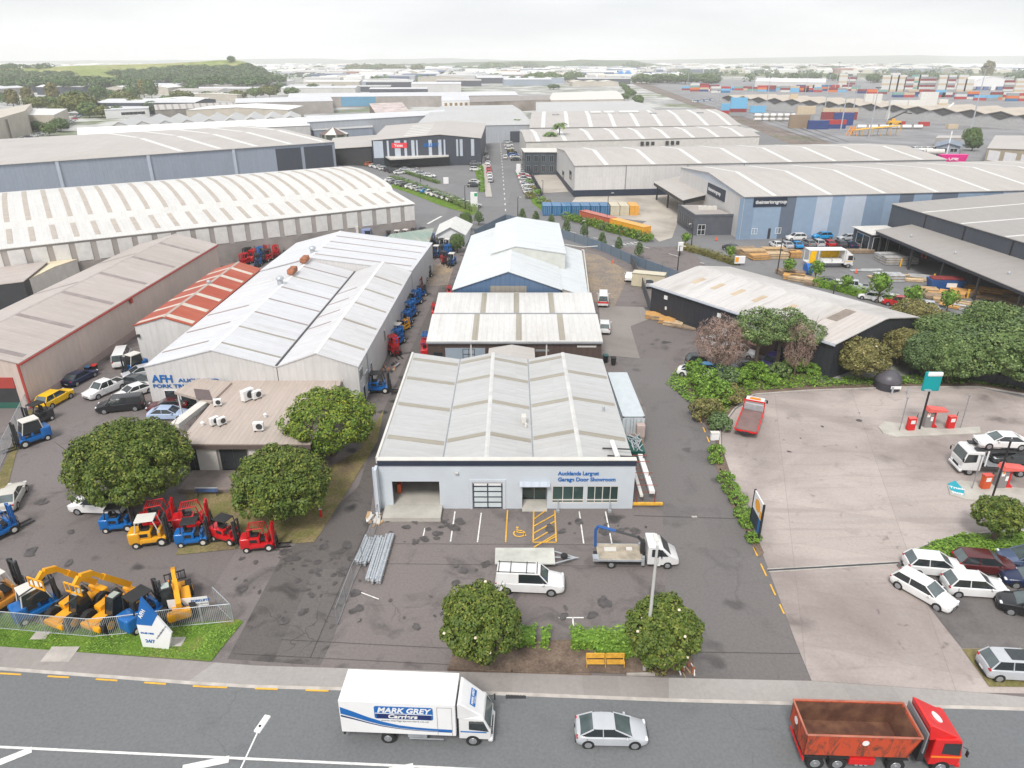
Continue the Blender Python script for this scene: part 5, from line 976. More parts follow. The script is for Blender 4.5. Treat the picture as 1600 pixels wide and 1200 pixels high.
# ---------------------------------------------------------------- hills
def hill(name, pts_, mat, seed=1, rough_=3):
    """ridge profile: (pixel x, pixel y of crest, distance) list -> terrain strip rising and falling behind"""
    rnd = random.Random(seed); b = MB(); m = 6; nx = len(pts_); V = []
    for (px, py, D) in pts_:
        a = (px-800)/FPX; zc = None
        d = D*_c*1.0; bb = (py-600)/FPX; t = D/(_c-bb*_s); zc = CAMH+t*(-_s-bb*_c); X = a*t
        for j, (k, f) in enumerate(((-.16, -.02), (-.11, .3), (-.06, .62), (-.02, .9), (0, 1), (.05, .9), (.25, 0))):
            V.append((X*(1+k), D*(1+k), max(-2, zc*f+rnd.uniform(-1, 1)*rough_*(0 < f < 1)) if f > 0 else -2))
    n7 = 7; F = [(i*n7+j, (i+1)*n7+j, (i+1)*n7+j+1, i*n7+j+1) for i in range(nx-1) for j in range(n7-1)]
    b.add(V, F); o = b.build(name, mat, smooth=80); return tag(o, kind='structure')
def interp(P, n):
    out = []; xs = [p[0] for p in P]
    for x in np.linspace(xs[0], xs[-1], n): out.append(tuple(float(np.interp(x, xs, [p[k] for p in P])) for k in range(3)))
    return out
HG1 = groundcover('hill_pasture', (.2, .25, .07), (.33, .32, .14), .008)
hill('hill', interp([(-260, 104, 1500), (-60, 106, 1500), (0, 106, 1500), (60, 105, 1500), (110, 103, 1500), (180, 101, 1550), (250, 99.5, 1600), (300, 97, 1600), (345, 94, 1600), (370, 93.5, 1600), (392, 99, 1600), (418, 112, 1600), (436, 122, 1600), (450, 133, 1600)], 60), HG1)
FARH = groundcover('far_hills', (.1, .13, .1), (.15, .17, .12), .002)
hill('far_hills', interp([(-400, 97, 9000), (300, 94, 9000), (420, 92, 9000), (480, 91, 9000), (560, 94, 9000), (640, 92, 9000), (700, 91, 9000), (780, 94, 9000), (900, 96, 9000), (1100, 92, 9000), (1300, 88, 9000), (1420, 86, 9000), (1500, 88, 9000), (1700, 87, 9000), (2000, 92, 9000)], 90), FARH, 3, 12)
hill('far_hills', interp([(560, 101, 4200), (700, 99, 4200), (740, 97, 4200), (800, 95.5, 4200), (880, 95.5, 4200), (905, 93, 4200), (940, 94, 4200), (990, 94, 4200), (1010, 99, 4200), (1060, 104, 4200)], 50), groundcover('wooded_rise', (.06, .09, .045), (.1, .13, .05), .02), 4, 5)
# ================================================================ vehicles
STY = {  # L, W, H, belt, hood front z, hood rear z, tail z, greenhouse x fractions (rear base, rear top, front top, front base)
 'hatch': (4.45, 1.76, 1.49, .95, .74, .95, 1.0, .025, .24, .53, .79), 'sedan': (4.8, 1.85, 1.45, .95, .74, .93, 1.0, .08, .27, .55, .74),
 'wagon': (4.75, 1.8, 1.5, .95, .74, .95, .98, .02, .1, .56, .76), 'suv': (4.6, 1.88, 1.68, 1.06, .92, 1.06, 1.08, .025, .13, .57, .77),
 'small': (4.0, 1.7, 1.5, .95, .7, .95, .98, .03, .12, .58, .77), 'van': (5.1, 1.9, 2.1, 1.2, .85, 1.2, 1.2, .01, .03, .8, .93),
 'ute': (5.3, 1.9, 1.8, 1.1, .9, 1.1, 1.1, .34, .37, .62, .75), 'canopy': (5.3, 1.9, 1.85, 1.1, .9, 1.1, 1.1, .02, .03, .64, .77)}
_vp = {}
def carmesh(st, lod):
    L, W, H, zb, zf, zh, zt, g0, g1, g2, g3 = STY[st]; X = lambda f: -L/2+L*f
    def ring(x, hw, z0, z1, k=.14):
        h = [(hw*.86, z0), (hw, z0+.14), (hw*1.0, z0+(z1-z0)*.55), (hw*.965, z1-.08), (hw*.86, z1), (hw*.4, z1+.025)]
        return [(x, -y, z) for y, z in h]+[(x, y, z) for y, z in reversed(h)]
    hw = W/2; b = MB()
    rear = zt if st not in ('ute',) else 1.0
    S_ = [(0.0, .8, .42, rear-.3), (.012, .9, .3, rear-.1), (.05, .975, .22, rear), (.16, 1, .2, rear if g0 > .09 else zb), (g0+.12, 1, .2, zb), (g3-.05, 1, .2, zb), (g3+.02, .99, .2, zh), (.9, .965, .2, (zh*.4+zf*.6)), (.965, .9, .24, zf+.02), (.99, .8, .3, zf-.1), (1.0, .7, .38, zf-.2)]
    b.loft([ring(X(f), hw*k, a, z) for f, k, a, z in S_])
    wt = hw*.74; wb = hw*.95; zr = H-.05
    P = [(X(g0), wb*.93, zb-.03), (X(g3), wb*.93, zb-.03), (X(g1), wt, zr), (X(g2), wt, zr)]
    nseg = [(X(g1)-.03, wt*.94, zr-.02, zr+.02), (X(g1)+.15, wt, zr-.03, zr+.045), ((X(g1)+X(g2))/2, wt*1.01, zr-.03, zr+.06), (X(g2)-.15, wt, zr-.03, zr+.04), (X(g2)+.04, wt*.93, zr-.03, zr)]
    b.loft([[(x, -w_, a), (x, -w_*.98, (a+z)/2+.01), (x, -w_*.8, z), (x, w_*.8, z), (x, w_*.98, (a+z)/2+.01), (x, w_, a)] for x, w_, a, z in nseg])
    for s in (-1, 1):
        b.cyl((P[0][0], s*P[0][1], P[0][2]), (P[2][0], s*P[2][1], P[2][2]), .06 if st != 'hatch' else .045, .045, 6); b.cyl((P[1][0], s*P[1][1], P[1][2]), (P[3][0], s*P[3][1], P[3][2]), .05, .04, 6)
        xm = (X(g1)+X(g2))/2-.05; b.cyl((xm, s*wb*.965, zb-.03), (xm-.03, s*wt, zr), .04, .035, 5)
        if st in ('van', 'canopy'):
            xa = X(.03); xb = X(.34) if st == 'canopy' else X(.12)
            b.hexa([(xa, s*wb*.9, zb-.05), (xb, s*wb*.9, zb-.05), (xb, s*wb*.99, zb-.05), (xa, s*wb*.99, zb-.05)], [(xa+.02, s*wt*.9, zr), (xb, s*wt*.9, zr), (xb, s*wt*1.03, zr), (xa+.02, s*wt*1.03, zr)])
        b.rbox((X(g3)-.42, s*(hw+.07), zb+.05), (.16, .2, .14), .03, 1)
    for f in (.17, .81):
        for s in (-1, 1): b.cyl((X(f), s*(hw*.955), .34), (X(f), s*(hw*1.003), .34), .385, .385, 14, 1)
    b.box((X(1.0)-.04, 0, .36), (.1, W*.62, .14), 1); b.box((X(.999), 0, .56), (.06, W*.4, .09), 1)
    b.box((X(0)+.02, 0, .34), (.12, W*.72, .14), 1)
    bed = None
    if st == 'ute':
        x0, x1 = X(.02), X(.33); b.box(((x0+x1)/2, 0, 1.01), (x1-x0-.06, W*.8, .06), 1); 
        for s in (-1, 1): b.box(((x0+x1)/2, s*W*.435, 1.02), (x1-x0, .1, .16))
        b.box((x0, 0, 1.02), (.08, W*.86, .16))
    def g(a, b_, c, d): m = MB(); m.quad(a, b_, c, d); return m
    e = .012; (ax, ay, az), (bx, by, bz), (cx, cyy, cz), (dx, dy, dz) = P
    F = {'windscreen': g((bx, -by, bz), (bx, by, bz), (dx, dy, dz), (dx, -dy, dz)), 'rear_window': g((ax, ay, az), (ax, -ay, az), (cx, -cyy, cz), (cx, cyy, cz)),
         'sl': g((ax, -ay, az), (bx, -by, bz), (dx, -dy, dz), (cx, -cyy, cz)), 'sr': g((bx, by, bz), (ax, ay, az), (cx, cyy, cz), (dx, dy, dz))}
    return b, F, X, L, W, H, zb, zf, zt
def carproto(st, lod=0, rack=False):
    key = (st, lod, rack)
    if key in _vp: return _vp[key]
    b, F, X, L, W, H, zb, zf, zt = carmesh(st, lod); hw = W/2
    lamps = []
    for s in (-1, 1):
        m = MB(); m.rbox((X(.968), s*hw*.7, zf-.03), (.2, .34, .13), .04, 1); lamps.append(('headlight', m, HEADL)); m = MB(); m.rbox((X(.018), s*hw*.78, zt-.13), (.12, .26, .15), .03, 1); lamps.append(('tail_light', m, TRED))
    if lod:
        o = None; mats = [PAINT, BLACK, GLASS, TYRE, RIM, HEADL, TRED]
        for m in F.values(): b.add(m.v, m.f, 2)
        for f in (.17, .81):
            for s in (-1, 1): b.cyl((X(f), s*hw*.82, .33), (X(f), s*(hw+.015), .33), .33, .33, 12, 3); b.cyl((X(f), s*(hw+.01), .33), (X(f), s*(hw+.02), .33), .2, .2, 8, 4)
        for n_, m, mt in lamps: b.add(m.v, m.f, 5 if n_ == 'headlight' else 6)
        o = b.build('parked_car', mats, smooth=38); o['tint'] = 1; _vp[key] = o; return o
    t = thing('parked_car', 'x', 'car'); o = b.build('body', [PAINT, BLACK], t, smooth=38); o['tint'] = 1
    for k, m in F.items(): m.build({'sl': 'side_window', 'sr': 'side_window'}.get(k, k), GLASS if k[0] == 's' else GLASSW, t)
    for n_, m, mt in lamps: m.build(n_, mt, t, smooth=40)
    for x, nm in ((X(0)-.015, 'number_plate'), (X(1)+.005, 'number_plate')): m = MB(); m.box((x, 0, .5), (.02, .42, .12)); m.build(nm, WHITE, t)
    for f in (.17, .81):
        for s in (-1, 1):
            m = MB(); m.cyl((0, -s*.1, 0), (0, s*.11, 0), .335, .335, 18); wo = m.build('wheel', TYRE, t, loc=(X(f), s*(hw-.1), .335), smooth=40); m = MB(); m.cyl((0, s*.108, 0), (0, s*.118, 0), .23, .21, 14)
            for k in range(5): a = k*1.2566; m.box((.13*math.cos(a), s*.12, .13*math.sin(a)), (.18, .02, .045), ry=-a)
            m.build('rim', RIM, wo)
    if rack:
        m = MB(); [m.box((X(f), 0, H+.08), (.05, W*.72, .04)) for f in (.05, .22, .45, .6)]; [m.box((X(.3), s*.6, H+.05), (2.9, .04, .04)) for s in (-1, 1)]; m.build('roof_rack', BLACK, t)
    _vp[key] = t; return t
PC = {'white': (.74, .74, .74), 'silver': (.48, .5, .53), 'grey': (.2, .21, .22), 'black': (.014, .015, .018), 'dark blue': (.012, .022, .07), 'blue': (.01, .13, .42), 'bright blue': (.01, .27, .6), 'red': (.5, .015, .02), 'maroon': (.085, .012, .014), 'yellow': (.85, .5, .0), 'champagne': (.55, .53, .48), 'purple': (.06, .04, .2), 'light blue': (.4, .5, .68), 'orange': (.6, .14, .03), 'charcoal': (.05, .055, .06), 'slate blue': (.09, .12, .2)}
KN = {'hatch': 'hatchback', 'sedan': 'sedan', 'wagon': 'station wagon', 'suv': 'suv', 'small': 'small car', 'van': 'van', 'ute': 'pickup', 'canopy': 'pickup'}
def car(st, colr, px, to, lab, lod=0, group=None, z=0.0, rack=False, sc=None, w=None, head=None):
    p = G(*px) if w is None else Vector((*w, 0)); 
    if head is None: q = G(*to); h = math.atan2(q.y-p.y, q.x-p.x)
    else: h = rad(head)
    p.z = z; n = clone(carproto(st, lod, rack), p, h, lab, group, sc, PC[colr], cat={'van': 'van', 'ute': 'pickup truck', 'canopy': 'pickup truck'}.get(st, 'car'))
    n.name = {'van': 'parked_van', 'ute': 'pickup_truck', 'canopy': 'pickup_truck'}.get(st, 'parked_car'); return n
def dropprotos(d):
    for t in d.values():
        if t.name in bpy.data.objects:
            for o in list(t.children_recursive)+[t]: bpy.data.objects.remove(o)
def wheelset(t, xs, y, r=.5, wd=.28, rim=RIM, ys=None):
    for x in xs:
        for s in (-1, 1):
            m = MB(); m.cyl((0, -s*wd/2, 0), (0, s*wd/2, 0), r, r, 20); wo = m.build('wheel', TYRE, t, loc=(x, s*y, r), smooth=40)
            m = MB(); m.cyl((0, s*wd*.46, 0), (0, s*(wd*.5+.012), 0), r*.6, r*.56, 14); m.cyl((0, s*wd*.5, 0), (0, s*(wd*.5+.06), 0), r*.22, r*.18, 8); m.build('rim', rim, wo)
def cab(t, x0, L, W, z0, H, mat, color=None, slope=.28, deflector=0.0, band=None, name='cab'):
    b = MB(); z1 = z0+(H-z0)*.5
    pr_ = [(x0, z0), (x0+L, z0), (x0+L+.02, z0+(H-z0)*.42), (x0+L-slope, H-.1), (x0+L-slope-.2, H), (x0, H)]
    b.side([(p[0], p[1]) for p in pr_], -W/2, W/2); o = b.build(name, mat, t, color=color)
    if color: o['tint'] = 1
    bev = o.modifiers.new('bevel', 'BEVEL'); bev.width = .07; bev.segments = 2; bev.limit_method = 'ANGLE'
    (xa, za), (xb, zb_) = pr_[2], pr_[3]; e = Vector((xb-xa, 0, zb_-za)); n = Vector((-e.z, 0, e.x)).normalized(); n = n if n.x > 0 else -n
    p0 = Vector((xa, 0, za))+e*.12; p1 = Vector((xa, 0, za))+e*.92; m = MB(); y = W/2-.1
    m.hexa([p0+Vector((0, -y, 0)), p0+Vector((0, y, 0)), p1+Vector((0, y-.05, 0)), p1+Vector((0, -y+.05, 0))], [p0+n*.015+Vector((0, -y, 0)), p0+n*.015+Vector((0, y, 0)), p1+n*.015+Vector((0, y-.05, 0)), p1+n*.015+Vector((0, -y+.05, 0))]); m.build('windscreen', GLASSW, t)
    zl, zh = z0+(H-z0)*.46, z0+(H-z0)*.86
    for s in (-1, 1):
        m = MB(); ys = sorted((s*(W/2-.02), s*(W/2+.014))); m.side([(x0+L*.32, zl), (x0+L-.12, zl-.12), (x0+L-slope-.02, zh), (x0+L*.32, zh)], ys[0], ys[1]); m.build('side_window', GLASS, t)
        m = MB(); m.rbox((x0+L+.1, s*(W/2+.2), z0+(H-z0)*.6), (.08, .2, .42), .02, 1); m.path([(x0+L-.1, s*W/2, z0+(H-z0)*.75), (x0+L+.1, s*(W/2+.18), z0+(H-z0)*.75)], .02); m.build('mirror', BLACK, t)
        m = MB(); m.rbox((x0+L+.02, s*(W/2-.32), z0+.28), (.1, .36, .16), .03, 1); m.build('headlight', HEADL, t)
    m = MB(); m.box((x0+L+.03, 0, z0+.28), (.06, W*.46, .22)); m.build('grille', BLACK, t); m = MB(); m.rbox((x0+L-.02, 0, z0-.02), (.3, W+.02, .3), .06, 1); m.build('bumper', mat, t, color=color)['tint'] = 1
    if band: m = MB(); m.box((x0+L/2+.02, 0, z0+(H-z0)*.33), (L*.98, W+.03, .13)); m.build('stripe', band, t)
    if deflector:
        m = MB(); m.hexa([(x0+.05, -W/2+.1, H), (x0+L-slope-.2, -W/2+.25, H), (x0+L-slope-.2, W/2-.25, H), (x0+.05, W/2-.1, H)], [(x0+.05, -W/2+.1, H+deflector), (x0+.25, -W/2+.3, H+deflector), (x0+.25, W/2-.3, H+deflector), (x0+.05, W/2-.1, H+deflector)])
        d = m.build('wind_deflector', mat, t, color=color); d['tint'] = 1; bv = d.modifiers.new('bevel', 'BEVEL'); bv.width = .06; bv.segments = 2
    return o
CHAS = plain('chassis', (.03, .03, .032), .6)
# ---- removal truck ------------------------------------------------------
def box_truck():
    a, b_ = G(608, 1160), G(730, 1165); h = math.atan2(b_.y-a.y, b_.x-a.x); n = Vector((-math.sin(h), math.cos(h), 0)); mid = (a+b_)/2+n*1.08
    t = thing('box_truck', 'white box truck with a blue swoosh and blue name panel driving on the road', 'truck', mid-Vector((.25, 0, 0)), h)
    # wheels at x=-2.2 and +2.75
    b = MB(); b.box((-.4, 0, .72), (8.0, .9, .28)); b.build('chassis', CHAS, t)
    b = MB(); b.hexa([(-5.0, -1.23, .98), (2.05, -1.23, .98), (2.05, 1.23, .98), (-5.0, 1.23, .98)], [(-5.0, -1.23, 3.6), (2.05, -1.23, 3.6), (2.05, 1.23, 3.6), (-5.0, 1.23, 3.6)])
    bx = b.build('cargo_box', plain('truck_white', (.8, .8, .8), .35, var=.03), t); bv = bx.modifiers.new('bevel', 'BEVEL'); bv.width = .035; bv.segments = 2
    m = MB(); y = -1.245; top = [(-4.93, 3.1), (-4.2, 2.78), (-3.3, 2.35), (-2.4, 2.0), (-1.4, 1.74), (-.4, 1.62), (.6, 1.56), (1.8, 1.53)]; bot = [(1.8, 1.28), (.6, 1.3), (-.4, 1.34), (-1.4, 1.42), (-2.4, 1.58), (-3.3, 1.82), (-4.2, 2.1), (-4.93, 2.3)]
    for i in range(7): (xa, za), (xb, zb_) = top[i], top[i+1]; (xd, zd), (xc, zc) = bot[7-i], bot[6-i]; k1, k2 = .72, .72; m.quad((xa, y, zd+(za-zd)*.3), (xb, y, zc+(zb_-zc)*.3), (xb, y, zb_), (xa, y, za), 0); m.quad((xa, y, zd), (xb, y, zc), (xb, y, zc+(zb_-zc)*.17), (xa, y, zd+(za-zd)*.17), 1)
    m.build('swoosh', [SIGNB, NAVY], t)
    q = MB(); r = .13; x0, x1, z0, z1 = -2.85, .7, 2.28, 3.3
    pts = [(cx_+r*math.cos(a_), cz_+r*math.sin(a_)) for cx_, cz_, st_ in ((x1-r, z1-r, 0), (x0+r, z1-r, 90), (x0+r, z0+r, 180), (x1-r, z0+r, 270)) for a_ in (rad(st_), rad(st_+30), rad(st_+60), rad(st_+90))]
    q.side(pts, -1.262, -1.244); q.build('logo_panel', SIGNB, t)
    q = MB(); q.box((-1.07, -1.266, 2.5), (3.3, .01, .38)); q.build('logo_panel', NAVY, t); q = MB(); q.box((-1.07, -1.268, 2.73), (3.5, .012, .04)); q.build('logo_line', SIGNW, t)
    text('MARK GREY', .56, SIGNW, t, (-2.68, -1.272, 2.82), (math.pi/2, 0, 0), ex=.006, off=.018, italic=.25, sx=1.04); text('Carriers', .42, SIGNW, t, (-2.05, -1.276, 2.38), (math.pi/2, 0, 0), ex=.006, off=.014, italic=.2, sx=1.25)
    text('www.markgreycarriers.co.nz', .2, plain('small_print', (.2, .22, .25), .5), t, (-2.5, -1.25, 2.06), (math.pi/2, 0, 0), ex=.004, italic=.2, sx=1.25)
    q = MB(); [q.box((x, -1.243, 2.2), (.02, .016, 2.3)) for x in (.95, 1.83)]; q.box((1.39, -1.243, 3.34), (.9, .016, .02)); q.build('side_door', STEEL, t)
    q = MB(); q.box((1.39, -1.249, 1.42), (.86, .01, .16)); q.build('door_stripe', SIGNB, t)
    cab(t, 2.2, 1.95, 2.1, .55, 2.35, PAINT, PC['white'], .42); 
    q = MB(); q.hexa([(2.15, -1.12, 2.3), (3.75, -.9, 2.3), (3.75, .9, 2.3), (2.15, 1.12, 2.3)], [(2.15, -1.12, 3.5), (2.3, -1.0, 3.5), (2.3, 1.0, 3.5), (2.15, 1.12, 3.5)]); o = q.build('wind_deflector', PAINT, t, color=PC['white']); v = o.modifiers.new('bevel', 'BEVEL'); v.width = .1; v.segments = 3
    ang = math.atan2(1.2, -1.45); e = Vector((-1.45, 0, 1.2)).normalized(); nn = Vector((e.z, 0, -e.x)); c0 = Vector((3.0, 0, 2.9))+nn*.04
    q = MB(); u = Vector((0, 1, 0)); q.hexa([c0-u*.62-e*.2-nn*.01, c0+u*.62-e*.2-nn*.01, c0+u*.62+e*.2-nn*.01, c0-u*.62+e*.2-nn*.01], [c0-u*.62-e*.2+nn*.012, c0+u*.62-e*.2+nn*.012, c0+u*.62+e*.2+nn*.012, c0-u*.62+e*.2+nn*.012]); q.build('logo_panel', SIGNB, t)
    tx = text('MARK GREY', .22, SIGNW, t, c0-u*.56+nn*.02-e*.02, (0, 0, 0), ex=.004, off=.006); tx.rotation_euler = Matrix((u, e, nn)).transposed().to_euler(); tx.scale = (.95, 1, 1); tx = text('Carriers', .16, SIGNW, t, c0-u*.4+nn*.02-e*.17, (0, 0, 0), ex=.004); tx.rotation_euler = Matrix((u, e, nn)).transposed().to_euler()
    q = MB(); q.box((3.1, -1.07, 1.2), (1.6, .02, .08)); q.build('stripe', SIGNB, t)
    q = MB(); q.box((.2, -1.15, .55), (2.1, .06, .05)); q.build('side_rail', GALV, t); q = MB(); q.rbox((-.4, -.7, .6), (1.2, .5, .5), .05); q.build('fuel_tank', GALV, t)
    wheelset(t, (-2.2,), .98, .43, .34); wheelset(t, (3.05,), .96, .43, .26); q = MB(); q.box((-4.9, 0, .7), (.12, 2.2, .2)); q.build('rear_bumper', CHAS, t)
    return t
box_truck()
RBIN = N('bin_orange', .7, 0, .3); _a = RBIN.mix(RBIN.ramp(RBIN.noise(1.6, 9, sc=(1, 1, .4), rough=.75, dist=1.5), .47, .6, 0, .85), (.52, .075, .03), (.09, .05, .035)); MATS['bin_orange'] = RBIN.col(_a)
RUST = N('bin_rust', .85, 0, .2); _a = RUST.mix(RUST.ramp(RUST.noise(1.0, 8), .4, .65, 0, 1), (.11, .05, .035), (.2, .1, .06)); MATS['bin_rust'] = RUST.col(_a)
def tipper():
    # near side wheels at y px ~1199
    a, b_ = G(1275, 1201), G(1455, 1207); h = math.atan2(b_.y-a.y, b_.x-a.x); n = Vector((-math.sin(h), math.cos(h), 0)); mid = (a+b_)/2+n*1.1
    t = thing('tipper_truck', 'red four axle truck with an open rust orange skip on the road', 'truck', mid, h)
    b = MB(); b.box((-.6, 0, .95), (7.4, .9, .3)); b.build('chassis', CHAS, t)
    b = MB(); X0_, X1_, w_, z0, z1 = -4.45, 2.15, 1.24, 1.35, 3.0; xs_ = -.35; th = .06
    # tub: floor, two long sides, sloped ends
    b.box(((X0_+X1_)/2-.1, 0, z0), (X1_-X0_-.7, 2*w_-.1, .1))
    for s in (-1, 1): ys = sorted((s*w_, s*(w_-.07))); b.side([(X0_+.05, z0), (X1_-.55, z0), (X1_, z1), (X0_, z1)], ys[0], ys[1])
    for xa, xb in ((X0_+.05, X0_), (X1_-.55, X1_)):
        d = .07 if xa < 0 else -.07; b.hexa([(xa, -w_, z0), (xa+d, -w_, z0), (xa+d, w_, z0), (xa, w_, z0)], [(xb, -w_, z1), (xb+d, -w_, z1), (xb+d, w_, z1), (xb, w_, z1)])
    sk = b.build('skip_bin', MATS['bin_orange'], t); b = MB()
    b.quad((X0_+.14, -w_+.075, z0+.06), (X1_-.64, -w_+.075, z0+.06), (X1_-.64, w_-.075, z0+.06), (X0_+.14, w_-.075, z0+.06))
    b.quad((X1_-.64, w_-.078, z0+.06), (X0_+.12, w_-.078, z0+.06), (X0_+.075, w_-.078, z1-.05), (X1_-.09, w_-.078, z1-.05)); b.quad((X0_+.12, -w_+.078, z0+.06), (X1_-.64, -w_+.078, z0+.06), (X1_-.09, -w_+.078, z1-.05), (X0_+.075, -w_+.078, z1-.05))
    b.quad((X0_+.128, -w_+.08, z0+.06), (X0_+.128, w_-.08, z0+.06), (X0_+.078, w_-.08, z1-.05), (X0_+.078, -w_+.08, z1-.05)); b.quad((X1_-.63, w_-.08, z0+.06), (X1_-.63, -w_+.08, z0+.06), (X1_-.085, -w_+.08, z1-.05), (X1_-.085, w_-.08, z1-.05)); b.build('bin_lining', MATS['bin_rust'], sk)
    b = MB(); b.path([(X0_, -w_-.02, z1), (X1_, -w_-.02, z1)], .06); b.path([(X0_, w_+.02, z1), (X1_, w_+.02, z1)], .06); b.path([(X0_, -w_, z1), (X0_, w_, z1)], .06); b.path([(X1_, -w_, z1), (X1_, w_, z1)], .06); b.build('bin_rim', plain('bin_rim', (.4, .15, .1), .7, var=.3), sk)
    q = MB(); q.cyl((-1.0, -w_-.005, 2.45), (-1.0, -w_-.02, 2.45), .2, n=14); q.build('logo_disc', SIGNW, sk); q = MB(); q.cyl((X0_+.0, .35, 2.3), (X0_-.015, .35, 2.3), .24, n=14); q.build('logo_disc', SIGNW, sk)
    cab(t, 2.95, 1.75, 2.35, .75, 2.85, PAINT, (.68, .012, .012), .2, band=AMBER)
    q = MB(); q.hexa([(2.6, -1.15, 2.7), (4.3, -1.0, 2.86), (4.3, 1.0, 2.86), (2.6, 1.15, 2.7)], [(2.45, -1.12, 3.75), (2.6, -.95, 3.75), (2.6, .95, 3.75), (2.45, 1.12, 3.75)]); o = q.build('wind_deflector', PAINT, t, color=(.68, .012, .012)); v = o.modifiers.new('bevel', 'BEVEL'); v.width = .06; v.segments = 2
    q = MB(); nn = Vector((1.1, 0, 1.7)).normalized(); c0 = Vector((3.45, 0, 3.32)); q.cyl(c0-nn*.02, c0+nn*.03, .36, n=20); q.build('logo_disc', SIGNW, t)
    q = MB(); q.box((2.5, -.6, 1.7), (.35, .9, 1.7)); q.box((2.48, .6, 1.7), (.35, .8, 1.5)); q.build('exhaust_stack', CHAS, t); q = MB(); q.rbox((-.9, -.98, .85), (1.5, .5, .5), .05); q.build('side_box', REDP, t); q = MB(); [q.cyl((-1.1+.28*k, -1.1, .45), (-1.1+.28*k, -.8, .45), .11, n=10) for k in range(3)]; q.build('air_tank', GALV, t)
    q = MB(); q.box((2.42, 0, 2.5), (.08, 2.4, 1.6)); q.build('headboard', STEEL, t)
    wheelset(t, (-3.55, -2.25, 1.15, 3.75), 1.02, .52, .32); q = MB(); [q.box((x, s*1.05, 1.12), (1.2, .36, .05)) for x in (-3.55, -2.25, 1.15) for s in (-1, 1)]; q.build('mudguard', CHAS, t)
    q = MB(); q.box((-4.3, 0, .8), (.1, 2.3, .16)); q.build('rear_bumper', REDP, t); return t
tipper()
def crane_truck():
    p = G(988, 877); t = thing('crane_truck', 'white flatbed truck with a folded blue crane parked in the yard', 'truck', p, -.02)
    b = MB(); b.box((-.6, 0, .62), (5.4, .8, .22)); b.build('chassis', CHAS, t); b = MB(); b.box((-1.15, 0, .92), (3.75, 2.1, .1)); b.build('deck', plain('deck_timber', (.38, .33, .26), .8, var=.3, scale=1.2), t)
    [MB().box((-1.15, s*1.08, .9), (3.8, .06, .16)).build('deck_rail', GALV, t) for s in (-1, 1)]; b = MB(); b.box((-3.2, -.75, .9), (.5, .6, .3)); b.build('side_locker', GALV, t)
    cab(t, 1.05, 1.0, 2.0, .45, 2.25, PAINT, PC['white'], .0); b = MB(); b.loft([[(x, -y, .45), (x, -y, z-.1), (x, -y*.85, z), (x, y*.85, z), (x, y, z-.1), (x, y, .45)] for x, y, z in ((1.9, 1.0, 2.2), (2.25, 1.0, 2.1), (3.0, .98, 1.35), (3.55, .9, 1.05), (3.7, .8, .85))]); o = b.build('bonnet', PAINT, t, color=PC['white'], smooth=40)
    b = MB(); b.quad((2.98, -.85, 1.39), (2.98, .85, 1.39), (2.3, .85, 2.11), (2.3, -.85, 2.11)); b.build('windscreen', GLASS, t)
    for s in (-1, 1): b = MB(); ys = sorted((s*.98, s*1.015)); b.side([(1.95, 1.3), (2.75, 1.3), (2.2, 1.95), (1.95, 1.95)], *ys); b.build('quarter_window', GLASS, t)
    C_ = plain('crane_blue', (.02, .1, .32), .4); b = MB(); b.box((.75, 0, 1.5), (.35, .5, 1.3)); b.path([(.7, 0, 2.1), (.3, .15, 2.45)], .13); b.build('crane_column', CHAS, t); b = MB(); b.path([(.4, .15, 2.35), (-1.6, .5, 2.75)], .1); b.build('crane_arm', DKSTEEL, t); b = MB(); b.path([(-1.5, .5, 2.72), (-2.95, .75, 3.0), (-3.15, .78, 2.6), (-3.1, .75, .95)], .13); b.build('crane_jib', C_, t); b = MB(); b.box((.7, .9, .8), (.25, .3, .8)); b.box((.7, -.9, .8), (.25, .3, .8)); b.build('outrigger', GALV, t)
    b = MB(); b.box((-1.9, .25, 1.02), (1.0, .5, .08)); b.box((-.3, .35, 1.02), (.5, .4, .1)); b.build('deck_board', OFFW, t); wheelset(t, (-1.9, 2.75), .88, .36, .24); return t
crane_truck()
u_ = car('canopy', 'white', (828, 918), (873, 920), 'white pickup with canopy and roof rack parked beside the flat trailer', rack=True, sc=1.04)
def trailer():
    p = G(820, 878); t = thing('flat_trailer', 'flat pale decked trailer with drawbar behind the white pickup', 'trailer', p, 0); b = MB(); b.box((0, 0, .62), (5.0, 2.1, .09)); b.build('deck', plain('trailer_deck', (.5, .5, .46), .6, var=.2, scale=.7), t); b = MB(); b.box((0, 0, .5), (5, 1.9, .14)); b.build('frame', GALV, t); b = MB(); b.path([(2.5, -.8, .5), (4.3, 0, .45), (2.5, .8, .5)], .06); b.path([(2.5, 0, .5), (4.5, 0, .45)], .05); b.build('drawbar', GALV, t); b = MB(); b.cyl((3.3, .0, .55), (3.3, 0, .72), .3, n=14); b.build('spare_wheel', TYRE, t); wheelset(t, (-.6, .1), .85, .3, .2); return t
trailer()
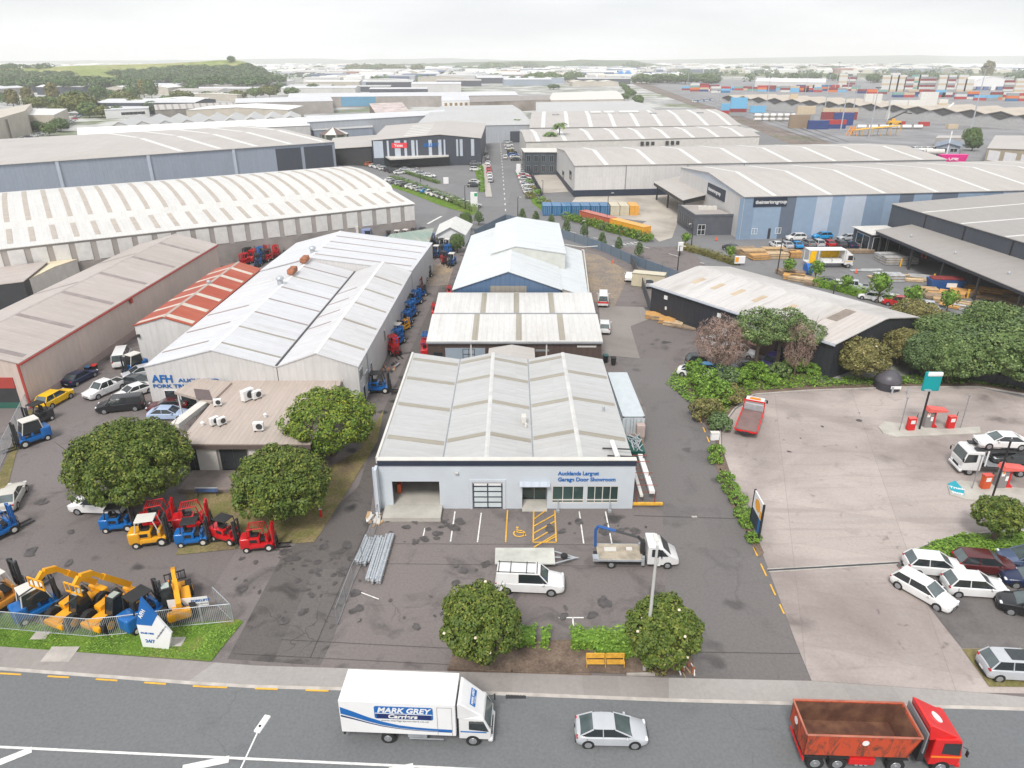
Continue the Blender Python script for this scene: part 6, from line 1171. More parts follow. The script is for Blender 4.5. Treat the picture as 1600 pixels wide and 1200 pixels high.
# ---- forklifts ----------------------------------------------------------
def forklift(guard='bars', cabin=False):
    t = thing('forklift', 'x', 'forklift'); b = MB()
    b.rbox((-1.0, 0, .78), (.8, 1.1, .95), .16, 3); b.rbox((-.35, 0, .95), (.9, .95, .5), .1, 2); b.rbox((.15, 0, .48), (1.75, 1.08, .42), .08, 2); b.rbox((.62, 0, .9), (.22, .9, .6), .06, 2)
    b.box((.2, 0, .33), (1.5, 1.1, .12), 1); b.box((.3, .0, .98), (.45, .8, .06), 1); [b.box((-.35, s*.48, .98), (.5, .03, .26), 1) for s in (-1, 1)]; o = b.build('body', [PAINT, BLACK], t, smooth=40); o['tint'] = 1
    b = MB(); b.rbox((-.3, 0, 1.28), (.5, .5, .16), .05, 2); b.rbox((-.55, 0, 1.5), (.14, .48, .5), .05, 2); b.path([(.5, 0, 1.2), (.28, 0, 1.42)], .025); b.build('seat', BLACK, t)
    b = MB(); 
    for s in (-1, 1): b.path([(-.85, s*.46, 1.2), (-.72, s*.48, 2.05), (.42, s*.48, 2.12), (.68, s*.46, 1.1)], .04)
    if guard == 'bars': [b.box((-.7+.16*k, 0, 2.1), (.035, .96, .04)) for k in range(8)]
    else: b.rbox((-.15, 0, 2.12), (1.25, 1.06, .07), .02, 1)
    o = b.build('overhead_guard', PAINT, t); o['tint'] = 1 if guard != 'white' else 0
    if guard != 'bars': o.data.materials[0] = OFFW if guard == 'white' else BLACK; del o['tint']
    if cabin:
        b = MB(); b.hexa([(-.8, -.5, 1.15), (.66, -.5, 1.1), (.66, .5, 1.1), (-.8, .5, 1.15)], [(-.7, -.48, 2.02), (.42, -.48, 2.05), (.42, .48, 2.05), (-.7, .48, 2.02)]); b.build('cabin_glass', GLASS, t)
    b = MB()
    for s in (-1, 1): b.box((1.02, s*.3, 1.15), (.12, .1, 2.15)); b.box((1.12, s*.2, 1.2), (.08, .08, 2.05))
    for z in (.35, 1.15, 2.15): b.box((1.02, 0, z), (.08, .62, .1))
    b.cyl((1.0, 0, .3), (1.0, 0, 2.0), .05, n=6); o = b.build('mast', PAINT if guard == 'bars' else DKSTEEL, t)
    if guard == 'bars': o['tint'] = 1
    b = MB(); [b.box((1.2, 0, z), (.06, .95, .09)) for z in (.32, .68)]; [b.box((1.2, .42*k/2, .95), (.03, .03, .6)) for k in range(-2, 3)]; b.build('carriage', DKSTEEL, t)
    for s in (-1, 1): b = MB(); b.box((1.26, s*.25, .42), (.05, .11, .6)); b.box((1.78, s*.25, .12), (1.05, .11, .05)); b.build('fork', BLACK, t)
    for x, r, y in ((.72, .34, .5), (-.95, .26, .48)):
        for s in (-1, 1):
            m = MB(); m.cyl((0, -s*.1, 0), (0, s*.11, 0), r, r, 16); wo = m.build('wheel', TYRE, t, loc=(x, s*y, r), smooth=40); m = MB(); m.cyl((0, s*.1, 0), (0, s*.125, 0), r*.55, r*.5, 12); m.build('rim', OFFW, wo)
    return t
_fl = {('bars', 0): forklift(), ('solid', 0): forklift('solid'), ('white', 1): forklift('white', True), ('white', 0): forklift('white')}
FC = {'blue': (.005, .13, .42), 'red': (.55, .01, .015), 'yellow': (.75, .36, .02), 'dark': (.04, .04, .045), 'orange': (.7, .3, .05), 'dark red': (.3, .02, .02)}
def fork(colr, px, head, lab, s=1.0, guard='bars', cb=0, group='forklifts of the hire yard'):
    return clone(_fl[(guard, cb)], G(*px), rad(head), lab, group, s, FC[colr], cat='forklift')
def telehandler(px, to, lab, lift, group='telehandlers', deck=1.0):
    """origin under the middle; +x is the end the boom points to"""
    p = G(*px); q = G(*to); h = math.atan2(q.y-p.y, q.x-p.x); t = thing('telehandler', lab, 'telehandler', p, h, group); t.scale = (.93, .93, .93); Y_ = plain('machine_yellow', (.8, .36, .01), .4, var=.08); b = MB()
    b.rbox((0, 0, .85), (4.2, 1.0, .5), .1, 2); b.rbox((-.2, -.72, 1.15), (1.9, .75, .7), .15, 2); b.rbox((1.9, 0, .75), (.7, 2.0, .5), .15, 2); b.rbox((-2.05, 0, .95), (.6, 1.8, .8), .2, 2); b.build('body', Y_, t, smooth=40)
    b = MB(); b.hexa([(-.55, .2, 1.0), (.85, .2, 1.0), (.95, 1.08, 1.0), (-.6, 1.08, 1.0)], [(-.35, .25, 2.45), (.45, .25, 2.5), (.45, 1.0, 2.5), (-.35, 1.0, 2.45)]); cb_ = b.build('cab', GLASS, t)
    b = MB(); [b.path([(x0, y, 1.0), (x1, y1, z)], .045) for x0, y, x1, y1, z in ((-.55, .2, -.35, .25, 2.45), (.85, .2, .45, .25, 2.5), (.95, 1.08, .45, 1.0, 2.5), (-.6, 1.08, -.35, 1.0, 2.45))]; b.rbox((.03, .63, 2.5), (.95, .9, .08), .03, 1); b.build('cab_frame', BLACK, cb_)
    b = MB(); b.box((.05, .63, 2.56), (.7, .6, .04)); b.build('roof_glass', plain('roof_glass', (.4, .45, .42), .15), cb_)
    b = MB(); piv = Vector((-2.0, -.1, 1.75)); L_ = 4.4; e = Vector((math.cos(lift), 0, math.sin(lift))); nn = Vector((-e.z, 0, e.x)); u = Vector((0, 1, 0))
    def beam(a, c, w_, hh, hh2=None): hh2 = hh2 or hh; e_ = (c-a).normalized(); n_ = Vector((-e_.z, 0, e_.x)); b.hexa([a-u*w_-n_*hh, c-u*w_-n_*hh2, c+u*w_-n_*hh2, a+u*w_-n_*hh], [a-u*w_+n_*hh, c-u*w_+n_*hh2, c+u*w_+n_*hh2, a+u*w_+n_*hh])
    beam(piv, piv+e*L_*.7, .2, .24); beam(piv+e*L_*.6, piv+e*L_, .15, .18); tip = piv+e*L_; g2 = tip+Vector((math.cos(lift-.55), 0, math.sin(lift-.55)))*.9; g3 = g2+Vector((math.cos(lift-1.5), 0, math.sin(lift-1.5)))*.75; beam(tip-e*.1, g2, .16, .24); beam(g2, g3, .15, .22, .18); b.build('boom', Y_, t)
    b = MB(); b.path([piv+Vector((.5, 0, -.6)), piv+e*1.9-nn*.15], .07); b.build('lift_ram', GALV, t)
    b = MB(); cc = g3+Vector((.1, 0, -.1)); [b.box(cc+Vector((.05, 0, z)), (.1, 1.7, .1)) for z in (-.45, .35)]; [b.box(cc+Vector((.05, y, -.05)), (.08, .08, .9)) for y in (-.8, -.3, .3, .8)]; b.build('carriage', Y_ if lift > .3 else DKSTEEL, t)
    for s in (-1, 1): b = MB(); b.box(cc+Vector((.68, s*.45, -.5)), (1.15, .12, .06)); b.build('fork', DKSTEEL, t)
    for x in (-1.45, 1.35):
        for s in (-1, 1):
            m = MB(); m.cyl((0, -s*.24, 0), (0, s*.24, 0), .68, .68, 20)
            for k in range(14): a = k*math.pi/7; m.box((.68*math.cos(a), 0, .68*math.sin(a)), (.06, .48, .12), ry=-a)
            wo = m.build('wheel', TYRE, t, loc=(x, s*1.05, .71)); m = MB(); m.cyl((0, s*.22, 0), (0, s*.26, 0), .38, .32, 14); m.build('rim', Y_, wo)
    b = MB(); b.cyl((.4, .3, 2.55), (.4, .3, 2.68), .06); b.build('beacon', AMBER, t)
    return t
# ---- other trucks -------------------------------------------------------
def tow_truck():
    a, b_ = G(1162, 690), G(1180, 640); h = math.atan2(b_.y-a.y, b_.x-a.x); t = thing('tow_truck', 'red tilt tray tow truck with white cab on the concrete forecourt', 'truck', (a+b_)/2, h); b = MB(); b.box((-.6, 0, .8), (6.4, .8, .25)); b.build('chassis', CHAS, t); b = MB(); b.box((-1.0, 0, 1.08), (5.4, 2.3, .12)); b.build('tray', plain('tray_brown', (.2, .13, .12), .6, var=.2), t)
    b = MB(); [b.box((-1.0, s*1.2, 1.12), (5.5, .12, .24)) for s in (-1, 1)]; [b.box((1.75, s*1.15, 1.7), (.12, .12, 1.3)) for s in (-1, 1)]; b.box((1.75, 0, 2.3), (.12, 2.4, .14)); b.build('tray_rail', REDP, t); b = MB(); b.box((1.72, 0, 1.5), (.08, 2.1, .7)); b.build('headboard', GALV, t); cab(t, 1.95, 1.6, 2.1, .55, 2.3, PAINT, PC['white'], .35); b = MB(); b.box((-3.72, 0, .95), (.06, 2.3, .2)); b.build('rear_panel', REDP, t); [MB().box((-3.77, s*.95, .95), (.05, .3, .14)).build('tail_light', TRED, t) for s in (-1, 1)]; b = MB(); b.box((2.3, 0, 2.38), (.3, 1.2, .14)); b.build('beacon_bar', AMBER, t); wheelset(t, (-2.0, 2.7), .92, .4, .3)
tow_truck()
def curtain_truck():
    a, b_ = G(1262, 415), G(1331, 419); h = 0.02; t = thing('curtain_truck', 'white roofed truck with open yellow curtain sides in the timber yard', 'truck', G(1294, 417), h); b = MB(); b.box((-.3, 0, .9), (8.3, .9, .3)); b.build('chassis', CHAS, t); b = MB(); b.box((-1.2, 0, 1.15), (7.4, 2.4, .16)); b.box((-1.2, 0, 3.75), (7.5, 2.5, .16)); [b.box((x, s*1.2, 2.45), (.1, .06, 2.5)) for x in (-4.85, -2.9, 2.4) for s in (-1, 1)]; b.box((2.45, 0, 2.45), (.1, 2.45, 2.5)); b.build('body_frame', WHITE, t)
    YC = plain('curtain_yellow', (.85, .5, .0), .5); b = MB(); n = 16; [b.quad((-1.5+3.8*k/n, 1.15+.06*(k % 2), 1.3), (-1.5+3.8*(k+1)/n, 1.15+.06*((k+1) % 2), 1.3), (-1.5+3.8*(k+1)/n, 1.15+.06*((k+1) % 2), 3.6), (-1.5+3.8*k/n, 1.15+.06*(k % 2), 3.6)) for k in range(n)]; b.build('far_curtain', YC, t)
    b = MB(); [b.quad((-4.8+1.3*k/8, -1.25-.1*(k % 2), .8), (-4.8+1.3*(k+1)/8, -1.25-.1*((k+1) % 2), .8), (-4.6+1.2*(k+1)/8, -1.22-.06*((k+1) % 2), 3.6), (-4.6+1.2*k/8, -1.22-.06*(k % 2), 3.6)) for k in range(8)]; b.build('near_curtain', YC, t)
    b = MB(); b.box((-.9, 0, 1.5), (1.8, 2.0, .5)); b.box((1.2, 0, 1.5), (2.0, 2.0, .5)); b.build('load', WHITE, t); cab(t, 2.65, 1.7, 2.3, .7, 2.9, PAINT, PC['white'], .2, deflector=.8, band=YELP); wheelset(t, (-3.3, -2.1, 3.5), 1.0, .48, .3)
curtain_truck()
def carrier():
    a = G(1494, 742); p = a+Vector((4.6, .7, 0)); t = thing('car_carrier', 'white car transporter truck beside the red fuel kiosk', 'truck', p, math.pi-.08); cab(t, 2.4, 1.9, 2.3, .6, 2.75, PAINT, PC['white'], .3); b = MB(); b.box((-2.2, 0, .85), (9.0, .9, .3)); b.build('chassis', CHAS, t); b = MB(); b.slab((1.9, 1.15, 1.3), (-6.8, 1.15, 1.0), (-6.8, -1.15, 1.0), (1.9, -1.15, 1.3), .12); b.build('lower_deck', GALV, t); b = MB(); [b.slab((3.2, s*.75+.3, 2.95), (-6.8, s*.75+.3, 2.75), (-6.8, s*.75-.3, 2.75), (3.2, s*.75-.3, 2.95), .1) for s in (-1, 1)]; b.build('upper_deck', DKSTEEL, t)
    b = MB(); [b.path([(2.1, s*1.15, 1.2), (2.1, s*1.15, 2.9)], .08) or b.path([(1.9, s*1.15, 2.85), (-.3, s*1.15, 1.2)], .06) or b.path([(-6.4, s*1.15, 1.0), (-6.4, s*1.15, 2.8)], .08) for s in (-1, 1)]; b.build('deck_frame', WHITE, t); wheelset(t, (3.35, -1.6, -3.0), .98, .42, .3)
    h = math.pi-.08; d = Vector((math.cos(h), math.sin(h), 0))
    car('sedan', 'white', None, None, 'white sedan riding on the upper deck of the car transporter', w=(p+d*.6)[:2], head=180-4.6, z=2.97); car('sedan', 'charcoal', None, None, 'dark sedan riding on the lower deck of the car transporter', w=(p-d*1.2)[:2], head=180-4.6, z=1.22)
carrier()
# ================================================================ vegetation
LV = {'far_wood': leafy('leaf_far_wood', (.051, .096, .033), (.084, .145, .046), (.168, .224, .078)), 'magnolia': leafy('leaf_magnolia', (.055, .095, .014), (.1, .15, .022), (.27, .27, .05)), 'bright': leafy('leaf_yellowgreen', (.058, .123, .017), (.140, .210, .020), (.340, .350, .040)), 'dark': leafy('leaf_dark_green', (.061, .106, .042), (.105, .165, .058), (.238, .330, .143)),
      'olive': leafy('leaf_olive', (.102, .106, .038), (.182, .172, .052), (.392, .317, .130)), 'hedge': leafy('leaf_hedge', (.060, .115, .016), (.143, .268, .029), (.304, .459, .075)), 'mid': leafy('leaf_mid_green', (.049, .092, .029), (.126, .198, .058), (.280, .343, .130)), 'twig': leafy('bare_twigs', (.203, .135, .104), (.344, .230, .189), (.528, .383, .320)), 'autumn': leafy('leaf_autumn', (.080, .102, .029), (.140, .160, .045), (.260, .260, .080))}
def leafmesh(pts, nrm, size, seed, name, mat, up=.4, asp=.55):
    r = np.random.RandomState(seed); n = len(pts); nr = nrm+r.normal(0, .42, (n, 3)); nr[:, 2] += up; nr /= np.linalg.norm(nr, axis=1)[:, None]
    a = np.cross(nr, r.normal(0, 1, (n, 3))); a /= np.linalg.norm(a, axis=1)[:, None]; b = np.cross(nr, a); s = size*r.uniform(.6, 1.3, n)[:, None]
    V = np.stack([pts-a*s*.5, pts-b*s*asp*.5+nr*s*.08, pts+a*s*.5, pts+b*s*asp*.5+nr*s*.08], 1).reshape(-1, 3)
    me = bpy.data.meshes.new(name); me.vertices.add(4*n); me.loops.add(4*n); me.polygons.add(n); me.vertices.foreach_set('co', V.astype(np.float32).ravel()); me.loops.foreach_set('vertex_index', np.arange(4*n, dtype=np.int32)); me.polygons.foreach_set('loop_start', np.arange(0, 4*n, 4, dtype=np.int32)); me.polygons.foreach_set('loop_total', np.full(n, 4, dtype=np.int32)); me.update(); me.materials.append(mat); return me
def crown_pts(n, W, H, shape, seed, nb=40, cl=.3):
    """points on the outer side of many small clumps spread through an ellipsoid crown"""
    r = np.random.RandomState(seed); C = []
    for i in range(int(nb*.75)):
        z = 1-(i+.5)/(nb*.75)*(1.5 if shape == 'dome' else 1.75); th = i*2.39996+r.normal(0, .12); q = math.sqrt(max(0, 1-z*z)); k = r.uniform(.8, 1.04)*(1 if shape != 'cone' else 1)
        if shape == 'cone': q = (1-(z+1)/2)**.8*.95+.12
        C.append(np.array([q*math.cos(th)*k, q*math.sin(th)*k, z*k]))
    while len(C) < nb:
        p = r.uniform(-1, 1, 3); d = np.linalg.norm(p)
        if d > 1 or d < .35: continue
        p = p/d*(d**.35)
        if shape == 'dome' and p[2] < -.55: continue
        if p[2] < -.3 and r.rand() < .4: continue
        if shape == 'cone': k = (1-(p[2]+1)/2)**.8*.95+.12; p[0] *= k/max(.2, math.sqrt(max(0.04, 1-p[2]**2))); p[1] *= k/max(.2, math.sqrt(max(.04, 1-p[2]**2)))
        C.append(p)
    C = np.array(C); idx = r.randint(0, nb, n); d = r.normal(0, 1, (n, 3)); d /= np.linalg.norm(d, axis=1)[:, None]; out_ = C[idx]; d = d+out_*.75; d /= np.linalg.norm(d, axis=1)[:, None]; rr = cl*r.uniform(.75, 1.25, nb)[idx][:, None]*r.uniform(.55, 1.05, n)[:, None]**.5
    P = out_*(1-cl*.8)+d*rr; P[:, 2] = np.where(P[:, 2] < -.8, -.8+.15*(P[:, 2]+.8), P[:, 2])
    S_ = np.array([W/2, W/2, H/2]); N_ = d/np.array([1, 1, H/W]); return P*S_, N_/np.linalg.norm(N_, axis=1)[:, None]
def treeproto(kind, seed, W=8, H=9, ch=.7, n=3500, leaf=.34, shape='ball', nb=46, cl=.3, trunk=.22, flowers=False, core=True, bare=False):
    t = thing('tree', 'x', 'tree'); r = random.Random(seed); CH = H*ch; zc = H-CH/2
    b = MB(); 
    def limb(p, q, r0, r1): b.cyl(p, q, r0, r1, 7)
    k = zc-CH*.32; limb(Vector((0, 0, -.05)), Vector((.1, .05, k)), trunk*1.25, trunk*.85)
    nl = 7 if not bare else 11
    for i in range(nl):
        a = 6.283*i/nl+r.uniform(-.3, .3); rr = W*.5*r.uniform(.45, .8); q = Vector((rr*math.cos(a), rr*math.sin(a), zc+CH*r.uniform(-.15, .3))); m = Vector((.1, .05, k))*.45+q*.55+Vector((0, 0, -CH*.1)); limb(Vector((.1, .05, k*r.uniform(.6, 1))), m, trunk*.55, trunk*.3); limb(m, q, trunk*.3, trunk*.08)
        for j in range(3 if not bare else 7): q2 = q+Vector((r.uniform(-1, 1), r.uniform(-1, 1), r.uniform(0, 1)))*W*.17; limb(m*.4+q*.6, q2, trunk*.16, .015)
    limb(Vector((.1, .05, k)), Vector((0, 0, zc+CH*.3)), trunk*.7, trunk*.15); b.build('trunk', BARK, t)
    P, Nn = crown_pts(n, W, CH, shape, seed, nb, cl); me = leafmesh(P+np.array([0, 0, zc]), Nn, leaf, seed, 'crown', LV[kind], asp=.05 if bare else .55); o = bpy.data.objects.new('crown', me); COL.objects.link(o); o.parent = t
    if core:
        bm = bmesh.new(); bmesh.ops.create_icosphere(bm, subdivisions=3, radius=1); rs = random.Random(seed)
        for v in bm.verts:
            f = .52+.07*math.sin(v.co.x*7+seed)*math.sin(v.co.y*6)*math.cos(v.co.z*5)
            zz = v.co.z
            if shape == 'cone': f *= (1-(zz+1)/2)*.9+.2
            if shape == 'dome' and zz < -.4: zz = -.4+(zz+.4)*.3
            v.co = Vector((v.co.x*W/2*f, v.co.y*W/2*f, zc+zz*CH/2*(.74 if shape != 'cone' else .8)))
        m2 = bpy.data.meshes.new('core'); bm.to_mesh(m2); bm.free(); bm = bmesh.new(); bm.from_mesh(me); bm.from_mesh(m2); bm.to_mesh(me); bm.free(); bpy.data.meshes.remove(m2)
    if flowers:
        r2 = np.random.RandomState(seed+1); k = r2.choice(len(P), 8); b = MB()
        for q, nn in zip(P[k], Nn[k]): q = q*1.04+np.array([0, 0, zc]); b.rbox(tuple(q), (.22, .22, .14), .05, 1)
        b.build('flower', plain('flower_cream', (.75, .66, .5), .6), t)['kind'] = 'stuff'
    return t
TP = {}
def tproto(k):
    if k in TP: return TP[k]
    A = dict(bigA=('magnolia', 1, dict(W=12, H=8.2, ch=.92, n=26000, leaf=.32, shape='dome', nb=230, cl=.16, trunk=.4)), bigB=('magnolia', 2, dict(W=9, H=7.2, ch=.93, n=19000, leaf=.3, shape='dome', nb=180, cl=.18, trunk=.35)),
        mag=('magnolia', 3, dict(W=6, H=6.2, ch=.84, n=14000, leaf=.27, nb=130, cl=.2, flowers=True)), mag2=('magnolia', 8, dict(W=6, H=6, ch=.82, n=13000, leaf=.27, nb=120, cl=.2, flowers=True)), bright=('bright', 4, dict(W=9, H=7.5, ch=.85, n=15000, leaf=.3, nb=70, cl=.27, trunk=.25, core=False)),
        small=('magnolia', 5, dict(W=4, H=5, ch=.75, n=6000, leaf=.24, nb=60, cl=.25)), cone=('dark', 6, dict(W=2.6, H=4.2, ch=.85, n=900, leaf=.32, shape='cone', nb=30, cl=.32, trunk=.1)), pine=('mid', 7, dict(W=9, H=10, ch=.5, n=5200, leaf=.34, nb=26, cl=.3, trunk=.28, core=False)),
        dark=('dark', 9, dict(W=9, H=8.5, ch=.88, n=11000, leaf=.36, nb=70, cl=.26)), dark2=('mid', 10, dict(W=9, H=8, ch=.88, n=11000, leaf=.36, nb=60, cl=.27)), olive=('olive', 11, dict(W=6.5, H=6, ch=.86, n=8000, leaf=.29, nb=60, cl=.25, flowers=True)),
        bare=('twig', 12, dict(W=8, H=9, ch=.82, n=3000, leaf=1.0, nb=60, cl=.3, trunk=.24, core=False, bare=True)), far=('mid', 13, dict(W=14, H=11, ch=.9, n=1500, leaf=1.3, nb=34, cl=.3)), far2=('autumn', 14, dict(W=15, H=10, ch=.9, n=1500, leaf=1.3, nb=30, cl=.32)), far3=('dark', 15, dict(W=13, H=12, ch=.92, n=1500, leaf=1.3, nb=30, cl=.3)), column=('olive', 16, dict(W=9, H=17, ch=.93, n=1500, leaf=1.3, nb=34, cl=.26)), young=('hedge', 17, dict(W=2.2, H=3.4, ch=.7, n=500, leaf=.3, nb=20, cl=.35, trunk=.07)))[k]
    TP[k] = treeproto(A[0], A[1], **A[2]); TP[k]['W'] = A[2]['W']; TP[k]['H'] = A[2]['H']; return TP[k]
def tree(k, px, W, H, lab, group=None, w=None, rz=None, name=None):
    p = G(*px) if w is None else Vector((*w, 0)); pr_ = tproto(k); sx, sz = W/pr_['W'], H/pr_['H']
    o = clone(pr_, p, random.uniform(0, 6.28) if rz is None else rz, lab, group, (sx, sx, sz), cat='tree'); del o['W'], o['H']; 
    if name: o.name = name
    return o
def foliage(name, label, cat, pts, size, kind, seed, group=None, root=None, kindtag=None):
    P = np.array(pts); me = leafmesh(P, np.tile([0, 0, 1.0], (len(P), 1)), size, seed, name, LV[kind], up=.5); o = bpy.data.objects.new(name, me); COL.objects.link(o)
    return tag(o, label, cat, group, kindtag)
def hedge(label, px, wdt, h, kind='hedge', seed=1, dens=55, leaf=.26, group=None, world=False):
    P = [Vector((*p, 0)) for p in px] if world else [G(*p) for p in px]; r = np.random.RandomState(seed); out_ = []; core = MB()
    for i in range(len(P)-1):
        a, b_ = P[i], P[i+1]; d = b_-a; L_ = d.length; d /= L_; n = Vector((-d.y, d.x, 0)); m = int(L_*(wdt+2*h)*dens); m = min(m, 9000)
        s = r.uniform(-.1, L_+.1, m); c_ = r.uniform(0, 2*h+wdt, m); wob = .12*np.sin(s*1.7+seed)+.08*np.sin(s*4.1)
        y = np.where(c_ < h, -wdt/2, np.where(c_ > h+wdt, wdt/2, c_-h-wdt/2)); z = np.where(c_ < h, c_, np.where(c_ > h+wdt, 2*h+wdt-c_, h)); z = z*(1+wob)+r.normal(0, .05, m); y = y*(1+wob*.6)+r.normal(0, .07, m)
        out_ += [(a.x+d.x*s_+n.x*y_, a.y+d.y*s_+n.y*y_, max(.05, z_)) for s_, y_, z_ in zip(s, y, z)]
        w2 = wdt*.38; core.hexa([a-n*w2, b_-n*w2, b_+n*w2, a+n*w2], [v+Vector((0, 0, h*.8)) for v in (a-n*w2, b_-n*w2, b_+n*w2, a+n*w2)])
    t = thing('hedge', label, 'hedge', P[0], group=group); P0_ = np.array([P[0].x, P[0].y, 0]); me = leafmesh(np.array(out_)-P0_, np.tile([0, 0, 1.0], (len(out_), 1)), leaf, seed, 'foliage', LV[kind], up=.5); o = bpy.data.objects.new('foliage', me); COL.objects.link(o); o.parent = t
    core.v = [(v[0]-P[0].x, v[1]-P[0].y, v[2]) for v in core.v]; core.build('inner_growth', LV[kind], t); return t
def inpoly(x, y, P):
    c = False; j = len(P)-1
    for i in range(len(P)):
        if (P[i][1] > y) != (P[j][1] > y) and x < (P[j][0]-P[i][0])*(y-P[i][1])/(P[j][1]-P[i][1])+P[i][0]: c = not c
        j = i
    return c
def cover(name, label, px, h, kind, seed, n, leaf=.3, lump=1.5, world=False):
    P = [tuple(p) for p in px] if world else [tuple(G(*p)[:2]) for p in px]; r = random.Random(seed); xs_ = [p[0] for p in P]; ys_ = [p[1] for p in P]; out_ = []
    tries = 0
    while len(out_) < n and tries < n*12:
        tries += 1; x, y = r.uniform(min(xs_), max(xs_)), r.uniform(min(ys_), max(ys_))
        if inpoly(x, y, P): out_.append((x, y, abs(r.random())**.6*h*(.55+.45*math.sin(x*lump+seed)*math.cos(y*lump*.8))+.04))
    return foliage(name, label, None, out_, leaf, kind, seed, kindtag='stuff')
def bush(label, px, W, H, kind='hedge', seed=1, n=900, leaf=.28, group=None, w=None):
    p = G(*px) if w is None else Vector((*w, 0)); t = thing('shrub', label, 'shrub', p, group=group); P, Nn = crown_pts(n, W, H*1.1, 'dome', seed, 18, .36); P[:, 2] += H*.45; me = leafmesh(P, Nn, leaf, seed, 'foliage', LV[kind]); o = bpy.data.objects.new('foliage', me); COL.objects.link(o); o.parent = t
    b = MB(); [b.cyl((0, 0, 0), (W*.25*math.cos(k*2.1), W*.25*math.sin(k*2.1), H*.6), .05, .02, 5) for k in range(3)]; b.build('stem', BARK, t); return t
random.seed(21)
tree('bigA', (217, 786), 10.9, 8.3, 'largest round dark green tree left of the beige office', name='magnolia_tree')
tree('bigB', (447, 812), 8.6, 7.3, 'round dark green tree right of the beige office front', name='magnolia_tree')
tree('bright', (520, 712), 9.4, 7.6, 'yellow green spreading tree at the back right corner of the beige office', name='broadleaf_tree')
bush('pale scrubby shrub at the foot of the yellow green tree', (488, 742), 3.6, 2.2, 'olive', 3)
tree('mag', (752, 1034), 5.6, 6.4, 'flowering magnolia in the street bed below the white pickup', name='magnolia_tree'); tree('mag2', (1030, 1040), 5.3, 5.5, 'flowering magnolia behind the concrete street lamp pole', name='magnolia_tree')
tree('small', (1550, 846), 4.3, 4.4, 'small dense tree on the planted island above the parked white cars', name='magnolia_tree')
hedge('clipped green hedge left of the street lamp above the yellow bench', [(893, 1004), (985, 1008)], 1.5, .95, 'hedge', 2); hedge('clipped hedge block directly behind the yellow bench', [(930, 1017), (985, 1019)], 1.3, .8, 'hedge', 5); hedge('short low hedge right of the left magnolia', [(800, 1000), (836, 1001)], 1.5, .9, 'hedge', 3); hedge('small hedge tuft beside the gap in the street bed', [(846, 1002), (858, 1003)], 1.2, .8, 'hedge', 7); bush('low shrub at the kerb right of the street lamp', (1026, 1044), 1.6, .7, 'olive', 9, 300)
cover('groundcover_plants', 'low leafy plants covering the planted island above the car park', [(1412, 878), (1432, 862), (1455, 850), (1500, 838), (1800, 828), (1900, 872), (1500, 872)], .55, 'hedge', 4, 11000, .3)
cover('grass', 'short mown grass on the roadside verge', [(0, 1010), (190, 1022), (330, 1032), (378, 974), (150, 986), (60, 976), (0, 958), (-150, 950), (-150, 1005)], .07, 'hedge', 5, 14000, .16)
for j, (x, y, W_, H_, kd) in enumerate(((1090, 655, 5, 3.2, 'olive'), (1105, 630, 5.5, 3.4, 'hedge'), (1140, 628, 4.5, 2.6, 'olive'), (1090, 612, 4.6, 3.6, 'hedge'), (1120, 600, 5, 3, 'dark'), (1155, 600, 4, 2.6, 'hedge'), (1073, 590, 3.2, 3, 'hedge'), (1180, 590, 4.5, 2.6, 'hedge'), (1112, 670, 3.4, 2.2, 'dark'), (1215, 588, 4, 2.2, 'mid'), (1240, 580, 4, 2.4, 'hedge'), (1268, 584, 3, 1.8, 'hedge'), (1205, 600, 3, 1.6, 'hedge'))):
    bush('%s shrub, %s from the lane in the thicket left of the tow truck' % ({'olive': 'olive brown', 'hedge': 'fresh green', 'dark': 'dark green', 'mid': 'mid green'}[kd], ORD[j]), (x+(12 if x < 1130 else 0), y), W_*.82, H_*.88, kd, 30+j, 1500, .34, 'shrubs beside the forecourt')
for j, (x, y, W_, H_) in enumerate(((1119, 708, 1.9, 1.0), (1117, 722, 1.7, .9), (1134, 752, 2, 1.0), (1142, 768, 2, 1.0), (1152, 785, 2.1, 1.0), (1160, 805, 1.9, .9), (1168, 822, 1.7, .8), (1176, 845, 1.6, .7))):
    bush('fresh green verge shrub, %s from the top in the strip beside the parking lane' % ORD[j], (x, y), W_, H_, 'hedge', 50+j, 500, .22, 'shrubs of the verge strip')
cover('groundcover_plants', 'weedy ground plants under the thicket beside the forecourt', [(1040, 600), (1060, 575), (1200, 580), (1300, 592), (1440, 588), (1590, 596), (1600, 612), (1525, 600), (1400, 602), (1260, 606), (1178, 612), (1145, 634), (1122, 660), (1100, 650)], .5, 'hedge', 6, 9000, .34)
tree('bare', (1118, 588), 6.6, 8.6, 'bare brown twiggy tree in front of the black warehouse doorway', name='bare_tree'); tree('bare', (1240, 590), 4.2, 8, 'smaller bare tree right of the green pines', name='bare_tree'); tree('bare', (1136, 582), 5.2, 7.6, 'thin bare brown tree right behind the twiggy one', name='bare_tree')
tree('pine', (1178, 585), 7.5, 9.0, 'green flat crowned pine left of its twin before the black warehouse', name='pine_tree'); tree('pine', (1212, 578), 8, 8.6, 'green flat crowned pine right of its twin before the black warehouse', name='pine_tree'); tree('pine', (1246, 575), 6.5, 7, 'shorter green pine at the black warehouse corner', name='pine_tree')
tree('olive', (1342, 592), 6.8, 5.6, 'olive brown rounded tree at the right end of the black warehouse', name='magnolia_tree'); tree('olive', (1402, 570), 5.4, 5.4, 'olive tree behind the dark dome bin', name='magnolia_tree'); tree('olive', (1425, 520), 8.5, 5.2, 'brownish tree touching the black warehouse roof corner', name='magnolia_tree')
